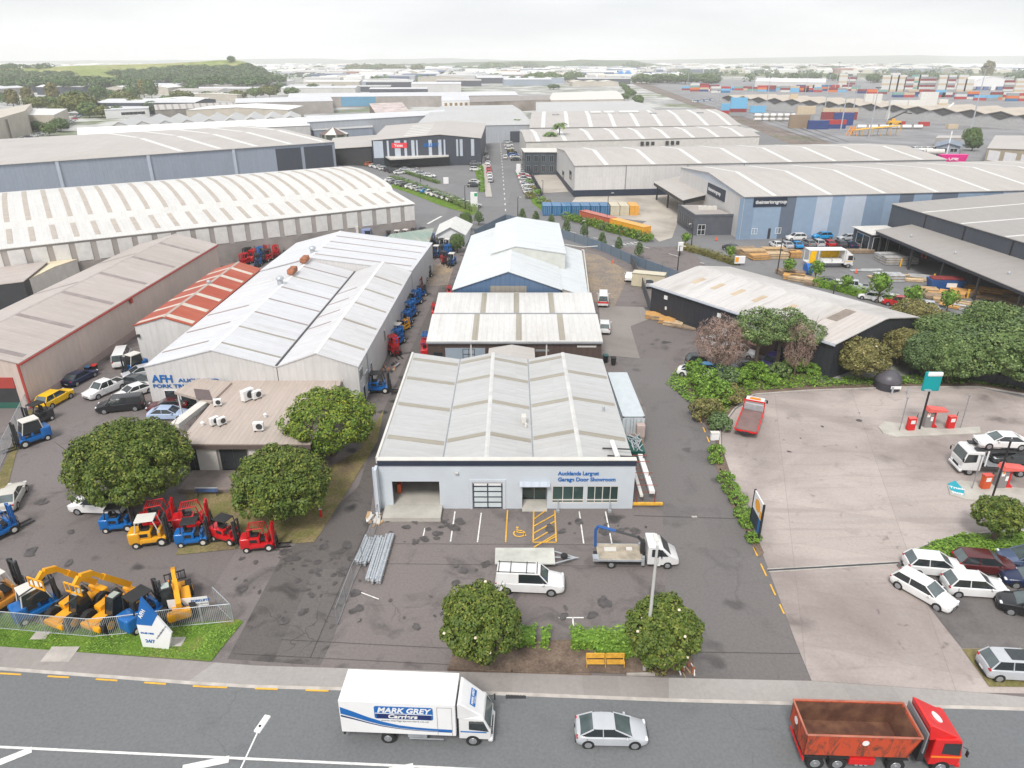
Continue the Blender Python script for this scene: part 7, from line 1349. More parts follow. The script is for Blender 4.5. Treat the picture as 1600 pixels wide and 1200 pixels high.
for j, (x, y, W_, H_, k) in enumerate(((1440, 590, 8.5, 7.2, 'dark'), (1478, 598, 8, 6.6, 'dark2'), (1520, 590, 9, 7.6, 'dark'), (1560, 600, 9.5, 7.4, 'dark2'), (1600, 604, 9, 7.5, 'dark'), (1470, 560, 9.5, 7.6, 'dark2'), (1530, 556, 9.5, 8, 'dark2'), (1585, 565, 9.5, 8, 'dark'), (1640, 600, 9, 8, 'dark2'), (1640, 560, 9, 8, 'dark'))):
    tree(k, (x, y), W_*(.75, 1, .85, 1.1)[j % 4], H_*(.85, 1.05, .95, 1.1, .8)[j % 5], 'dense green tree, %s in the wood behind the concrete forecourt' % ORD[j], 'trees of the wood at the right edge', name='broadleaf_tree')
# street trees on the fence line, hedge of the timber yard, roadside shrubs
for j, (x, y) in enumerate(((748, 352), (816, 347), (837, 352), (861, 358), (885, 366), (912, 373), (940, 387), (966, 396), (998, 404))): tree('cone', (x, y), 2.3 if j else 3, 3.7, 'small dark street tree, %s from the left along the blue grey fence' % ORD[j], 'small street trees', name='street_tree')
hedge('long clipped hedge along the edge of the timber yard car park', [(1270, 446), (1300, 452), (1340, 463), (1380, 473), (1415, 482)], 1.3, 1.6, 'hedge', 12, 18, .36); hedge('flat brown sided hedge on the bank beside the avenue junction', [(1062, 388), (1100, 398), (1150, 414)], 1.6, 1.3, 'olive', 13, 18, .36)
for j, (x, y, s) in enumerate(((1231, 432, 1), (1273, 441, 1.2), (1320, 457, .9), (1370, 474, 1.5), (1421, 487, 1.3), (1478, 492, 1.2), (1140, 408, .9), (1071, 386, .9))): tree('young', (x, y), 2.6*s, 3.6*s, 'young bright green tree, %s along the timber yard hedges' % ORD[j], 'young trees at the timber yard', name='young_tree')
for j, (x, y) in enumerate(((885, 342), (895, 345), (903, 348), (915, 351), (925, 353), (936, 356), (945, 359), (955, 362), (965, 364), (975, 367), (985, 369), (995, 372), (1003, 375), (1012, 377))): bush('roadside shrub, %s from the left before the red and yellow containers' % ORD[j], (x, y), 3.3, 2.0, 'hedge' if j % 3 else 'mid', 70+j, 340, .42, 'shrubs before the containers')
for j, (x, y) in enumerate(((826, 290), (832, 300), (838, 306), (828, 310), (845, 318), (855, 324), (868, 328), (822, 262), (862, 262), (798, 240), (806, 222), (782, 214))): bush('avenue verge shrub, %s on the right side of the avenue' % ORD[j], (x, y), 3.6, 2.2, 'olive' if j % 2 else 'hedge', 90+j, 300, .5, 'shrubs on the avenue verge')
hedge('dark hedge behind the sloping row of parked cars', [(612, 281), (650, 294), (700, 313), (742, 331)], 2, 1.7, 'mid', 14, 6, .6); hedge('low hedge in front of the dark hardware store', [(632, 270), (660, 279), (686, 287)], 1.4, 1.0, 'mid', 15, 8, .5)
hedge('bright strip hedge along the hardware store side car park', [(751, 262), (753, 300)], 1.6, 1.0, 'hedge', 16, 6, .6)
for j, (x, y, W_, H_, k) in enumerate(((347, 405, 4.5, 6, 'dark'), (370, 397, 3.6, 4.5, 'dark2'), (395, 395, 3, 2.5, 'dark2'), (185, 385, 7, 5, 'dark2'), (482, 372, 5, 3.2, 'dark2'), (525, 365, 9, 5, 'bright'), (592, 362, 9, 4.6, 'bright'), (715, 395, 3.4, 4.4, 'dark2'), (728, 362, 3.4, 5, 'dark2'), (68, 400, 4, 3, 'dark'), (612, 360, 5, 3, 'dark2'))): tree(k, (x, y), W_, H_, ['dark tree before the long cream hall wall', 'small tree right of the dark one before the cream hall wall', 'scrubby low tree beside the forklift rows', 'bushy tree poking above the pinkish roof', 'low tree left of the white truck trailer', 'wide yellow green tree over the white truck trailer', 'yellow green tree above the rusty open shed', 'thin tree beside the lane by the blue forklifts', 'slender tree beside the white cottage', 'small dark tree beyond the cream flat shed', 'low tree behind the rusty open shed'][j], name='broadleaf_tree')
# palms
def palm(px, H, lab):
    p = G(*px); t = thing('palm_tree', lab, 'palm tree', p); b = MB(); b.cyl((0, 0, 0), (.4, 0, H), .3, .2, 7); b.build('trunk', BARK, t); b = MB(); r = random.Random(int(px[0]))
    for k in range(18):
        a = 6.283*k/18+r.uniform(-.15, .15); L_ = 4.2*r.uniform(.8, 1.1); el = r.uniform(.1, .9); pts = []
        for j in range(5): s = j/4; pts.append(Vector((.4+L_*s*math.cos(a)*math.cos(el*(1-s*.5)), L_*s*math.sin(a)*math.cos(el*(1-s*.5)), H+L_*(math.sin(el)*s-.85*s*s))))
        n = Vector((-math.sin(a), math.cos(a), 0))
        for j in range(4):
            w0, w1 = (.15, .75, .8, .55, .05)[j], (.15, .75, .8, .55, .05)[j+1]
            for s in (-1, 1): dz = Vector((0, 0, -.35)); b.quad(pts[j], pts[j+1], pts[j+1]+n*w1*s+dz*w1, pts[j]+n*w0*s+dz*w0)
    b.build('crown', LV['mid'], t)
palm((806, 215), 9, 'palm tree by the end of the avenue car row'); palm((858, 250), 11, 'smaller left palm in front of the dark glass office'); palm((872, 248), 14, 'tallest palm in front of the cream hall'); palm((840, 208), 8, 'low palm before the long pale hall')
# tree belt upper left, hill woods, horizon trees
belt = [(22, 168, 13, 16, 'column'), (45, 160, 13, 15, 'column'), (85, 160, 14, 19, 'column'), (60, 173, 22, 12, 'far2'), (78, 172, 20, 11, 'far'), (98, 178, 20, 9, 'far2'), (125, 180, 30, 17, 'far2'), (140, 184, 16, 11, 'far'), (160, 184, 15, 9, 'far2'), (155, 160, 17, 18, 'far3'), (175, 175, 20, 12, 'far2'), (195, 165, 24, 14, 'far2'), (208, 160, 17, 17, 'far3'), (226, 152, 15, 19, 'column'), (238, 155, 17, 21, 'far3'), (215, 176, 20, 12, 'far2'), (238, 178, 16, 10, 'far3'), (262, 165, 16, 9, 'far'), (285, 160, 24, 12, 'far2'), (300, 150, 20, 14, 'far3'), (325, 156, 18, 9, 'far3'), (340, 156, 15, 8, 'far3'), (355, 156, 15, 8, 'far3'), (372, 156, 20, 10, 'far2'), (400, 153, 20, 11, 'far'), (422, 153, 22, 14, 'far2'), (438, 143, 20, 12, 'far3'), (456, 150, 20, 10, 'far'), (490, 147, 18, 13, 'far3'), (540, 147, 15, 7, 'far'), (628, 146, 12, 6, 'far'), (28, 200, 8, 6, 'far3'), (60, 205, 9, 6, 'far3'), (96, 206, 11, 8, 'far3'), (78, 212, 8, 7, 'far'), (245, 172, 8, 6, 'far3'), (185, 182, 10, 8, 'far3'), (170, 158, 20, 12, 'far3'), (120, 162, 22, 13, 'far3'), (12, 165, 16, 12, 'far3'), (800, 131, 16, 14, 'far3'), (865, 140, 20, 8, 'far3'), (965, 160, 12, 7, 'far3'), (975, 157, 12, 7, 'far'), (945, 162, 14, 6, 'far'), (938, 157, 9, 5, 'far3'), (1515, 228, 9, 9, 'dark2'), (1518, 236, 8, 7, 'dark')]
for j, (x, y, W_, H_, k) in enumerate(belt): tree(k, (x, y), W_, H_, '%s tree %s' % ({'column': 'tall columnar', 'far': 'mid green round', 'far2': 'yellowish green round', 'far3': 'dark green round', 'dark': 'dark', 'dark2': 'green'}[k], 'of the planted belt below the hill at the upper left' if x < 480 and y < 190 else ('by the beige blocks at the upper left' if x < 300 else ('among the far white roofs left of centre' if x < 700 else ('at the far end of the avenue halls' if x < 1100 else 'by the port gatehouse')))), 'distant trees among the warehouses, %s' % k, name='broadleaf_tree')
def wood(label, pts, n, W_, H_, ks, grp, zf=None, seed=1):
    r = random.Random(seed)
    for j in range(n):
        f = r.random()*(len(pts)-1); i = int(f); f -= i; x = pts[i][0]*(1-f)+pts[i+1][0]*f; y = pts[i][1]*(1-f)+pts[i+1][1]*f+r.uniform(-1, 1)*pts[i][2]
        o = tree(r.choice(ks), (x, y), W_*r.uniform(.7, 1.3), H_*r.uniform(.7, 1.2), label, grp, name='broadleaf_tree')
wood('rounded tree in the wood between the railway and the port fields', [(1000, 131, 2), (1040, 129, 3), (1100, 128, 3), (1125, 130, 2)], 22, 34, 15, ['far3', 'far', 'far3'], 'trees of the wood beside the port')
wood('tree in the dark belt along the left side of the railway', [(972, 136, 1), (985, 150, 2), (1000, 163, 2)], 12, 11, 7, ['far3', 'far'], 'trees along the railway', seed=2)
wood('tree in the leafy row across the middle distance', [(815, 128, 1.5), (850, 130, 1.5), (905, 127, 1.5)], 16, 26, 16, ['far3', 'far'], 'trees of the leafy row', seed=3)
wood('tree of the wood on the far wooded rise', [(765, 112, 1), (830, 108, 2), (900, 108, 2), (1000, 109, 1)], 30, 85, 30, ['far3', 'far'], 'trees on the far rise', seed=4)
wood('tree of the hazy grove left of the picture centre', [(552, 114, .7), (590, 113, .7), (598, 114, 1), (640, 114, 1), (655, 116, 1)], 18, 60, 26, ['far2', 'far'], 'trees of the hazy grove', seed=5)
wood('tree in the scattered line before the far hills', [(470, 112, .6), (520, 110, .6), (700, 110, 1), (760, 115, 1), (1100, 112, 1), (1300, 112, 1), (1580, 110, 1)], 40, 45, 18, ['far3', 'far'], 'scattered trees in the far haze', seed=6)
rs = np.random.RandomState(12); PP, NN = [], []
for _ in range(420):
    y = 1450*math.exp(rs.rand()*1.6); x = rs.uniform(-.8, .8)*y; a_, n_ = crown_pts(60, rs.uniform(25, 70), rs.uniform(10, 18)*(1+y/8000), 'dome', rs.randint(9999), 8, .4); PP.append(a_+np.array([x, y, 5])); NN.append(n_)
o = bpy.data.objects.new('distant_tree_cover', leafmesh(np.concatenate(PP), np.concatenate(NN), 9, 3, 'distant_tree_cover', LV['far_wood'])); COL.objects.link(o); tag(o, 'scattered dark tree clumps all over the far plain', kind='stuff')
wood('dark tree between the port stacks and the field', [(1250, 124, 1), (1285, 127, 2), (1320, 128, 1), (1350, 130, 1), (1370, 129, 1)], 14, 20, 15, ['far3'], 'trees behind the port stacks', seed=7)
tree('column', (1540, 122), 30, 40, 'tall tree standing alone in the haze above the white domed shelter', name='broadleaf_tree')
# hillside wood: crowns standing on the hill surface
def ray_hill(px, py):
    dg = bpy.context.evaluated_depsgraph_get(); o = Vector((0, 0, CAMH)); a = (px-800)/FPX; bb = (py-600)/FPX; d = Vector((a, _c-bb*_s, -_s-bb*_c)).normalized(); h = SC.ray_cast(dg, o, d)
    return h[1] if h[0] else None
bpy.context.view_layer.update()
hp = []; r = random.Random(9)
HW = [[(150, 117), (215, 112), (270, 107), (340, 107), (385, 104), (405, 109), (432, 124), (445, 132), (300, 132), (235, 126)], [(-5, 127), (60, 125), (200, 127), (230, 131), (230, 135), (-5, 135)], [(-5, 114), (60, 114), (110, 116), (115, 120), (-5, 120)], [(-5, 106), (70, 105), (84, 107), (-5, 108)]]
while len(hp) < 420:
    x, y = r.uniform(-5, 445), r.uniform(98, 134)
    if any(inpoly(x, y, P) for P in HW):
        q = ray_hill(x, y)
        if q is not None and 900 < q.y < 2600: hp.append(q)
rs = np.random.RandomState(3); PP, NN = [], []
for q in hp:
    a_, n_ = crown_pts(260, 30*rs.uniform(.7, 1.2), 12*rs.uniform(.6, 1.2), 'dome', rs.randint(9999), 12, .36); PP.append(a_+np.array([q.x, q.y, q.z+2])); NN.append(n_)
o = bpy.data.objects.new('hillside_wood', leafmesh(np.concatenate(PP), np.concatenate(NN), 3.4, 3, 'hillside_wood', LV['far_wood'])); COL.objects.link(o); tag(o, 'dark green wood covering the side of the hill', kind='stuff')
q = ray_hill(362, 97) or Vector((-620, 1590, 40)); o = tree('far3', (0, 0), 17, 13, 'lone dark tree standing on the hill top', w=(q.x, q.y), name='broadleaf_tree'); o.location.z = q.z-1
# ================================================================ placing the vehicles
car('hatch', 'silver', (954, 1152), (1005, 1153), 'silver hatchback driving on the road behind the box truck', sc=1.0)
car('wagon', 'white', (1441, 931), (1487, 957), 'white station wagon parked diagonally at the concrete edge'); car('suv', 'white', (1457, 893), (1500, 897), 'white suv parked against the planted island'); car('suv', 'white', (1519, 925), (1562, 928), 'white coupe like suv in the row nearest the road, right of the diagonal wagon')
car('suv', 'maroon', (1534, 890), (1570, 893), 'maroon suv parked against the planted island'); car('suv', 'slate blue', (1604, 884), (1560, 880), 'slate blue suv facing the maroon suv'); car('sedan', 'dark blue', (1612, 914), (1572, 908), 'dark blue sedan cut by the right edge below the slate blue suv'); car('suv', 'black', (1608, 958), (1566, 948), 'black suv facing left, nearest to the road at the right edge')
car('suv', 'silver', (1584, 1052), (1640, 1055), 'silver suv with glass sunroof on the grass by the footpath'); b = MB(); b.rbox((-.1, 0, 1.71), (1.5, 1.0, .06), .02, 1); b.build('sunroof', GLASS, SC.objects[[o.name for o in COL.objects if o.get('label') == 'silver suv with glass sunroof on the grass by the footpath'][0]])
car('suv', 'yellow', (88, 629), (108, 618), 'bright yellow suv beside the pinkish wall'); car('sedan', 'dark blue', (127, 595), (150, 583), 'dark blue sedan parked beside the pinkish wall'); car('ute', 'white', (165, 614), (142, 624), 'white flat tray pickup with its door open in the hire yard'); car('van', 'white', (192, 567), (200, 548), 'white van parked rear first toward the camera beside the white shed'); car('canopy', 'black', (190, 640), (160, 643), 'black pickup with canopy in front of the white sedan')
car('hatch', 'silver', (220, 588), (190, 595), 'silver hatchback tucked beside the workshop corner', 1); car('hatch', 'charcoal', (217, 603), (245, 605), 'charcoal hatchback tucked beside the workshop corner', 1); car('sedan', 'white', (210, 618), (190, 625), 'white sedan behind the black pickup', 1); car('sedan', 'maroon', (264, 640), (235, 642), 'dark red sedan at the workshop entrance'); car('sedan', 'light blue', (266, 653), (290, 653), 'pale blue sedan half under the largest round tree', 1)
car('sedan', 'champagne', (20, 783), (34, 757), 'champagne sedan at the left picture edge'); car('ute', 'white', (158, 797), (124, 796), 'white pickup under the largest round tree')
# forklifts in the front yard
fork('blue', (190, 826), 8, 'blue forklift at the left end of the row under the round tree', 1.12, 'solid'); fork('yellow', (240, 848), 12, 'yellow and grey forklift with white roof in the front row', 1.25, 'white'); fork('red', (252, 822), 15, 'red forklift behind the yellow one', 1.2); fork('red', (305, 824), 15, 'red forklift behind the second blue one', 1.2); fork('blue', (306, 848), 10, 'blue forklift between the yellow one and the red pair', 1.1, 'solid'); fork('red', (357, 844), -22, 'red forklift with a faded orange roof left of the last one', 1.1, 'solid'); fork('red', (408, 856), 8, 'red forklift with white hood at the right end of the row', 1.12)
fork('blue', (52, 692), -128, 'big blue forklift with white cabin beside the mesh fence at the left', 1.35, 'white', 1); fork('dark', (62, 662), -110, 'dark forklift behind the big blue one at the left fence', 1.2, 'solid'); fork('blue', (2, 838), 60, 'blue forklift cut by the left picture edge below the champagne sedan', 1.2); fork('blue', (212, 583), -115, 'blue forklift with white cabin between the white van and the workshop', 1.3, 'white', 1)
fork('orange', (4, 950), 62, 'orange forklift at the left end of the row behind the roadside fence', 1.55, 'white'); fork('blue', (64, 958), 48, 'large blue forklift with white cabin left of the telehandlers', 1.25, 'white', 1); fork('blue', (230, 970), 60, 'blue forklift with black guard between two telehandlers', 1.3, 'solid')
telehandler((125, 960), (85, 990), 'left yellow telehandler with its boom raised over the blue forklift', rad(52)); telehandler((180, 964), (140, 996), 'middle yellow telehandler with raised boom beside its twin', rad(50)); telehandler((280, 950), (272, 900), 'right yellow telehandler with lowered boom pointing away from the road', rad(4))
# alley and rear yard
AL = [('blue', 592, 612, 2, 'solid', 1.25), ('red', 615, 552, -60, 'bars', 1.25), ('blue', 622, 538, 70, 'bars', 1.15), ('blue', 622, 528, 80, 'white', 1.1), ('yellow', 634, 515, 60, 'bars', .8), ('blue', 636, 508, 75, 'bars', 1.1), ('blue', 641, 496, 70, 'bars', 1.3), ('blue', 638, 486, 90, 'solid', 1.2), ('blue', 649, 476, 60, 'bars', 1.2), ('blue', 658, 463, 40, 'solid', .9), ('dark red', 655, 455, 80, 'bars', 1.1), ('yellow', 661, 441, 80, 'solid', 1.1), ('dark', 667, 434, 60, 'bars', 1.0), ('red', 664, 554, 95, 'bars', 1.0), ('blue', 665, 543, 95, 'bars', 1.0), ('red', 679, 493, 95, 'bars', .9), ('red', 702, 462, 95, 'bars', .8)]
AN = {'blue': 'blue', 'red': 'red', 'yellow': 'yellow', 'dark': 'dark', 'dark red': 'rusty red'}
for j, (c_, x, y, a_, g_, s) in enumerate(AL[:13]): fork(c_, (x, y), a_, '%s forklift, %s from the near end of the line along the white workshop wall' % (AN[c_], ORD[j]), s, g_, group='forklifts parked along the alley wall')
for j, (c_, x, y, a_, g_, s) in enumerate(AL[13:]): fork(c_, (x, y), a_, '%s forklift, %s from the near end on the brown workshop side of the alley' % (AN[c_], ORD[j]), s, g_, group='forklifts on the workshop side of the alley')
r = random.Random(4); k = 0
for row, (x0, y0, x1, y1, n) in enumerate(((383, 414, 470, 378, 8), (388, 405, 452, 380, 6), (404, 415, 446, 394, 4), (603, 388, 652, 382, 6), (608, 378, 660, 372, 5), (673, 402, 700, 400, 4), (672, 391, 708, 390, 5), (694, 411, 706, 414, 2), (676, 383, 700, 382, 3))):
    for j in range(n):
        f = j/max(1, n-1); c_ = r.choice(['blue', 'red', 'blue', 'red'] if row < 5 else ['blue', 'blue', 'blue', 'red']); k += 1
        fork(c_, (x0+(x1-x0)*f, y0+(y1-y0)*f), r.choice([-90, -80, -100, 90]), '%s forklift, %s from the left in %s' % (c_, ORD[j], ('the near row beyond the red roof', 'the middle row beyond the red roof', 'the short row beyond the red roof', 'the front row before the rusty shed', 'the back row before the rusty shed', 'the near row below the cottage', 'the second row below the cottage', 'the pair nearest the lane below the cottage', 'the row against the cottage')[row]), 1.15, r.choice(['bars', 'solid', 'white']), group='forklifts stored in the rear yard')
dropprotos(_fl)
H = hall('cottage', 'small white cottage with pale hipped roof behind the stored forklifts', [(683, 366), (725, 366), (735, 350), (690, 350)], 3, gab(3, 1.6, .5), 'v', WHITE, plain('cottage_roof', (.62, .62, .6), .7), cat='cottage', over=.5)
window(H, 'F', .1, .22, .8, 2.3, WHITE, GLASS, 1, 2); window(H, 'F', .52, .66, .8, 2.3, WHITE, GLASS, 1, 2)
H = hall('rusty_shed', 'long open shed with green and rusty lean-to roof in the rear yard', [(588, 384), (668, 379), (676, 360), (612, 369)], 3.6, [(0, 3.4), (1, 3.9)], 'u', plain('shed_grey', (.27, .28, .27), .8, var=.3, scale=.5), metal_sheet('roof_green_rust', (.22, .3, .26), rust=.5, stain=.3, dirt=(.5, .45, .38)), cat='shed', over=.3)
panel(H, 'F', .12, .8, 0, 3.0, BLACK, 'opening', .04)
p = G(520, 380); t = thing('semi_trailer', 'white box semi trailer beside the concrete wall beyond the workshop roof', 'trailer', p, .1); b = MB(); b.box((0, 0, 2.6), (12.5, 2.5, 2.8)); b.build('cargo_box', OFFW, t); b = MB(); b.box((0, 0, 1.05), (12.3, .9, .3)); b.build('chassis', CHAS, t); wheelset(t, (-5, -3.8), 1.0, .48, .3); cab(t, 6.9, 2.2, 2.4, .8, 3.3, PAINT, (.25, .32, .55), .2); wheelset(t, (8.0,), 1.0, .48, .3)
for j, (x, y, lb) in enumerate(((643, 392, 'white small truck with dark front left of its twin before the rusty shed'), (660, 391, 'white small truck facing the camera right of its twin before the rusty shed'))):
    t = thing('small_truck', lb, 'truck', G(x, y), -math.pi/2+.1); cab(t, .8, 1.6, 1.9, .5, 2.3, PAINT, PC['white'], .25); b = MB(); b.box((-1.2, 0, .85), (4, 1.9, .3)); b.build('deck', CHAS, t); wheelset(t, (-2, 1.7), .85, .38, .22)
# right lane cars
car('small', 'white', (983, 437), (984, 430), 'white small car beside the corrugated fence end', 1); v_ = car('van', 'white', (942, 474), (942, 460), 'white and red van parked behind the lean-to', 0); b = MB(); b.box((-2.56, 0, .95), (.02, 1.8, .3)); b.build('stripe', REDP, v_); car('suv', 'white', (944, 516), (944, 505), 'white suv beside the brown workshop', 0); car('suv', 'silver', (1012, 446), (1008, 438), 'silver suv by the cream container', 1)
car('suv', 'black', (1097, 571), (1125, 571), 'black suv parked in the gap left of the bare tree', 0); car('sedan', 'white', (1086, 588), (1110, 592), 'white sedan half hidden by bushes below the black suv', 1); car('small', 'bright blue', (1106, 583), (1120, 583), 'bright blue car behind the white sedan in the bushes', 1)
car('suv', 'white', (1155, 556), (1178, 560), 'white suv glimpsed between bare tree and pines', 1); car('sedan', 'charcoal', (1158, 578), (1140, 582), 'charcoal sedan glimpsed below the pines', 1); car('suv', 'purple', (1204, 572), (1190, 580), 'dark purple suv glimpsed right of the pine trunks', 1); car('sedan', 'silver', (1120, 541), (1135, 545), 'silver car under the bare tree', 1)
# interiors car park
for j, (x, y, st, c_, h) in enumerate(((1243, 375, 'suv', 'white', 180), (1284, 373, 'suv', 'bright blue', 180), (1323, 375, 'hatch', 'silver', 180), (1352, 371, 'suv', 'charcoal', 180))): car(st, c_, (x, y), None, '%s %s parked against the striped blue wall' % (c_, KN[st]), 1, head=h+5)
for j, (x, y, st, c_) in enumerate(((1212, 386, 'hatch', 'white'), (1227, 386, 'sedan', 'silver'), (1243, 386, 'sedan', 'bright blue'), (1262, 384, 'hatch', 'grey'), (1276, 384, 'suv', 'silver'), (1293, 384, 'hatch', 'red'), (1310, 386, 'suv', 'charcoal'), (1326, 386, 'sedan', 'dark blue'), (1341, 385, 'suv', 'grey'), (1355, 384, 'sedan', 'charcoal'))): car(st, c_, (x, y), None, '%s %s, %s from the left in the row behind the timber stacks' % (c_, KN[st], ORD[j]), 1, head=95+3*(j % 2), group='cars behind the timber stacks')
for j, (x, y, st, c_, h) in enumerate(((1289, 444, 'sedan', 'charcoal', 150), (1307, 449, 'wagon', 'white', 155), (1332, 452, 'ute', 'silver', 155), (1359, 468, 'small', 'white', 150), (1384, 473, 'suv', 'white', 150), (1404, 478, 'ute', 'red', 150), (1432, 485, 'hatch', 'white', 150), (1449, 486, 'ute', 'silver', 155), (1444, 496, 'wagon', 'white', 150))): car(st, c_, (x, y), None, '%s %s, %s from the left in the row along the long clipped hedge' % (c_, KN[st], ORD[j]), 1, head=h, group='cars along the clipped hedge')
car('sedan', 'charcoal', (1145, 392), (1160, 395), 'dark tilted car body beside the timber stacks', 1)
def row(n, x0, y0, x1, y1, head, cols, where, grp, seed, sts=('hatch', 'sedan', 'suv', 'wagon')):
    r = random.Random(seed)
    for j in range(n):
        f = j/max(1, n-1); st = r.choice(sts); c_ = cols[j % len(cols)]; car(st, c_, (x0+(x1-x0)*f, y0+(y1-y0)*f), None, '%s %s, %s %s' % (c_, KN[st], ORD[j], where), 1, grp, head=head+r.uniform(-3, 3))
row(17, 611, 284, 740, 324, 20, ['white', 'grey', 'silver', 'charcoal', 'white', 'white', 'silver', 'bright blue', 'white', 'white', 'silver', 'white', 'white', 'charcoal', 'white', 'white', 'silver'], 'from the left in the sloping row behind the dark hedge', 'cars behind the dark hedge', 1)
row(9, 563, 255, 624, 272, 25, ['maroon', 'red', 'orange', 'white', 'white', 'white', 'charcoal', 'charcoal', 'white'], 'from the left in the row left of the hardware store hedge', 'cars left of the hardware store', 2)
row(4, 634, 267, 672, 277, -12, ['silver', 'white', 'silver', 'white'], 'from the left behind the store hedge', 'cars behind the store hedge', 3)
row(7, 742, 240, 743, 267, 8, ['charcoal', 'dark blue', 'grey', 'white', 'grey', 'charcoal', 'white'], 'from the top in the column beside the hardware store', 'cars beside the hardware store', 4)
car('suv', 'charcoal', (741, 292), (748, 292), 'charcoal suv alone in the store car park', 1); car('suv', 'silver', (711, 254), (711, 250), 'silver suv at the store delivery door', 1); car('hatch', 'white', (743, 287), (750, 287), 'white hatchback above the lone charcoal suv', 1)
row(10, 760, 243, 767, 284, 88, ['charcoal', 'white', 'charcoal', 'white', 'white', 'red', 'red', 'white', 'white', 'silver'], 'from the top along the left kerb of the avenue', 'cars along the left avenue kerb', 5)
row(6, 789, 208, 796, 234, 10, ['red', 'white', 'silver', 'silver', 'white', 'white'], 'from the top in the bays by the far palms', 'cars in the far avenue bays', 6)
row(4, 800, 240, 806, 251, 10, ['dark blue', 'blue', 'white', 'charcoal'], 'from the top before the dark glass office', 'cars before the glass office', 7); car('suv', 'white', (789, 248), (786, 240), 'white suv driving on the avenue beside the dark car', 1)
row(13, 815, 270, 829, 302, 12, ['silver', 'white', 'white', 'red', 'white', 'charcoal', 'white', 'white', 'silver', 'white', 'white', 'white', 'white'], 'from the top in the bays left of the dark fence', 'cars in the avenue bays', 8)
row(5, 748, 200, 782, 200, 90, ['white', 'white', 'silver', 'white', 'red'], 'from the left before the charcoal office', 'cars before the charcoal office', 9); row(7, 36, 218, 88, 206, 60, ['white', 'dark blue', 'white', 'silver', 'white', 'grey', 'white'], 'from the left by the beige blocks', 'cars by the beige blocks', 10); row(8, 108, 193, 128, 179, 60, ['white', 'silver', 'white', 'red', 'grey', 'white', 'blue', 'white'], 'from the near end below the belt of trees', 'cars below the tree belt', 11)
row(6, 0, 428, 42, 424, 80, ['white', 'red', 'white', 'silver', 'charcoal', 'white'], 'from the left beyond the dark shed', 'cars beyond the dark shed', 12)
row(8, 1402, 236, 1470, 236, 30, ['silver']*0+['white', 'silver', 'charcoal', 'white', 'silver', 'white', 'white', 'grey'], 'from the left by the port gatehouse', 'vehicles by the port gatehouse', 13, ('van', 'suv')); car('van', 'white', (1566, 263), (1576, 262), 'white van with orange cones on the road beyond the long roofs', 1)
row(14, 855, 130, 1000, 127, 60, ['white', 'blue', 'white', 'red', 'silver', 'yellow', 'charcoal'], 'from the left in the vehicle yard at the railway head', 'vehicles at the railway head', 14, ('van', 'suv')); row(9, 1085, 160, 1110, 157, 10, ['white', 'bright blue', 'white'], 'from the left among the port buses', 'vehicles beside the port road', 15, ('van',))
t = thing('skip_bin', 'bright pink skip bin at the port entrance', 'skip', G(1487, 252)); b = MB(); b.hexa([(-5, -1.2, 0), (5, -1.2, 0), (5, 1.2, 0), (-5, 1.2, 0)], [(-5.6, -1.5, 2.8), (5.6, -1.5, 2.8), (5.6, 1.5, 2.8), (-5.6, 1.5, 2.8)]); b.build('tub', plain('pink_paint', (.75, .02, .25), .4), t); text('ONE', 2, SIGNW, t, (-2.4, -1.45, .6), (math.pi/2-.1, 0, 0), off=.04)
for k, (x, y) in enumerate(((1416, 243), (1438, 243), (1456, 245))):
    t = thing('tank_truck', '%s white tanker truck in the queue left of the gatehouse' % ('leading', 'middle', 'last')[k], 'truck', G(x, y), math.pi-.1, 'tanker trucks'); cab(t, 3.6, 2, 2.3, .8, 3.1, PAINT, PC['white'], .2); b = MB(); b.cyl((-4.5, 0, 2.2), (3.2, 0, 2.2), 1.15, n=14); b.build('tank', OFFW if k else GALV, t, smooth=40); wheelset(t, (-3.8, -2.5, 4.6), 1, .5, .3)
for st_ in list(_vp.values()):
    if st_ and st_.name in bpy.data.objects:
        for o in list(st_.children_recursive)+[st_]: bpy.data.objects.remove(o)
# ================================================================ fences, poles, signs
def meshfence(name, lab, px, h=1.8, step=.13, mat=GALV, post=2.4, r=.018, world=False):
    P = [G(*p) for p in px] if not world else [Vector((*p, 0)) for p in px]; t = thing(name, lab, 'fence', P[0]); o = P[0]; k = 0
    for i in range(len(P)-1):
        a, b_ = P[i]-o, P[i+1]-o; d = b_-a; L_ = d.length; d /= L_; n = max(1, round(L_/post)); up = Vector((0, 0, h))
        for j in range(n+(i == len(P)-2)): m = MB(); q = a+d*L_*j/n; m.cyl(q, q+up, .035, n=6); m.build('post', mat, t)
        m = MB(); m.path([a+up, b_+up], .03, 5); m.path([a+Vector((0, 0, .12)), b_+Vector((0, 0, .12))], .025, 5); m.build('rail', mat, t)
        m = MB(); nn = int(L_/step); [m.cyl(a+d*(L_*j/nn)+Vector((0, 0, .12)), a+d*(L_*j/nn)+up, r, n=3) for j in range(1, nn)]; m.build('mesh_infill', mat, t)
    return t
meshfence('mesh_fence', 'galvanised bar fence between the forklifts and the roadside verge', [(-60, 978), (32, 986), (72, 990), (145, 996), (190, 992), (270, 981), (365, 972)], 1.75); meshfence('mesh_fence', 'short gate leaf standing open at the fence end', [(363, 971), (338, 946)], 1.8, .3)
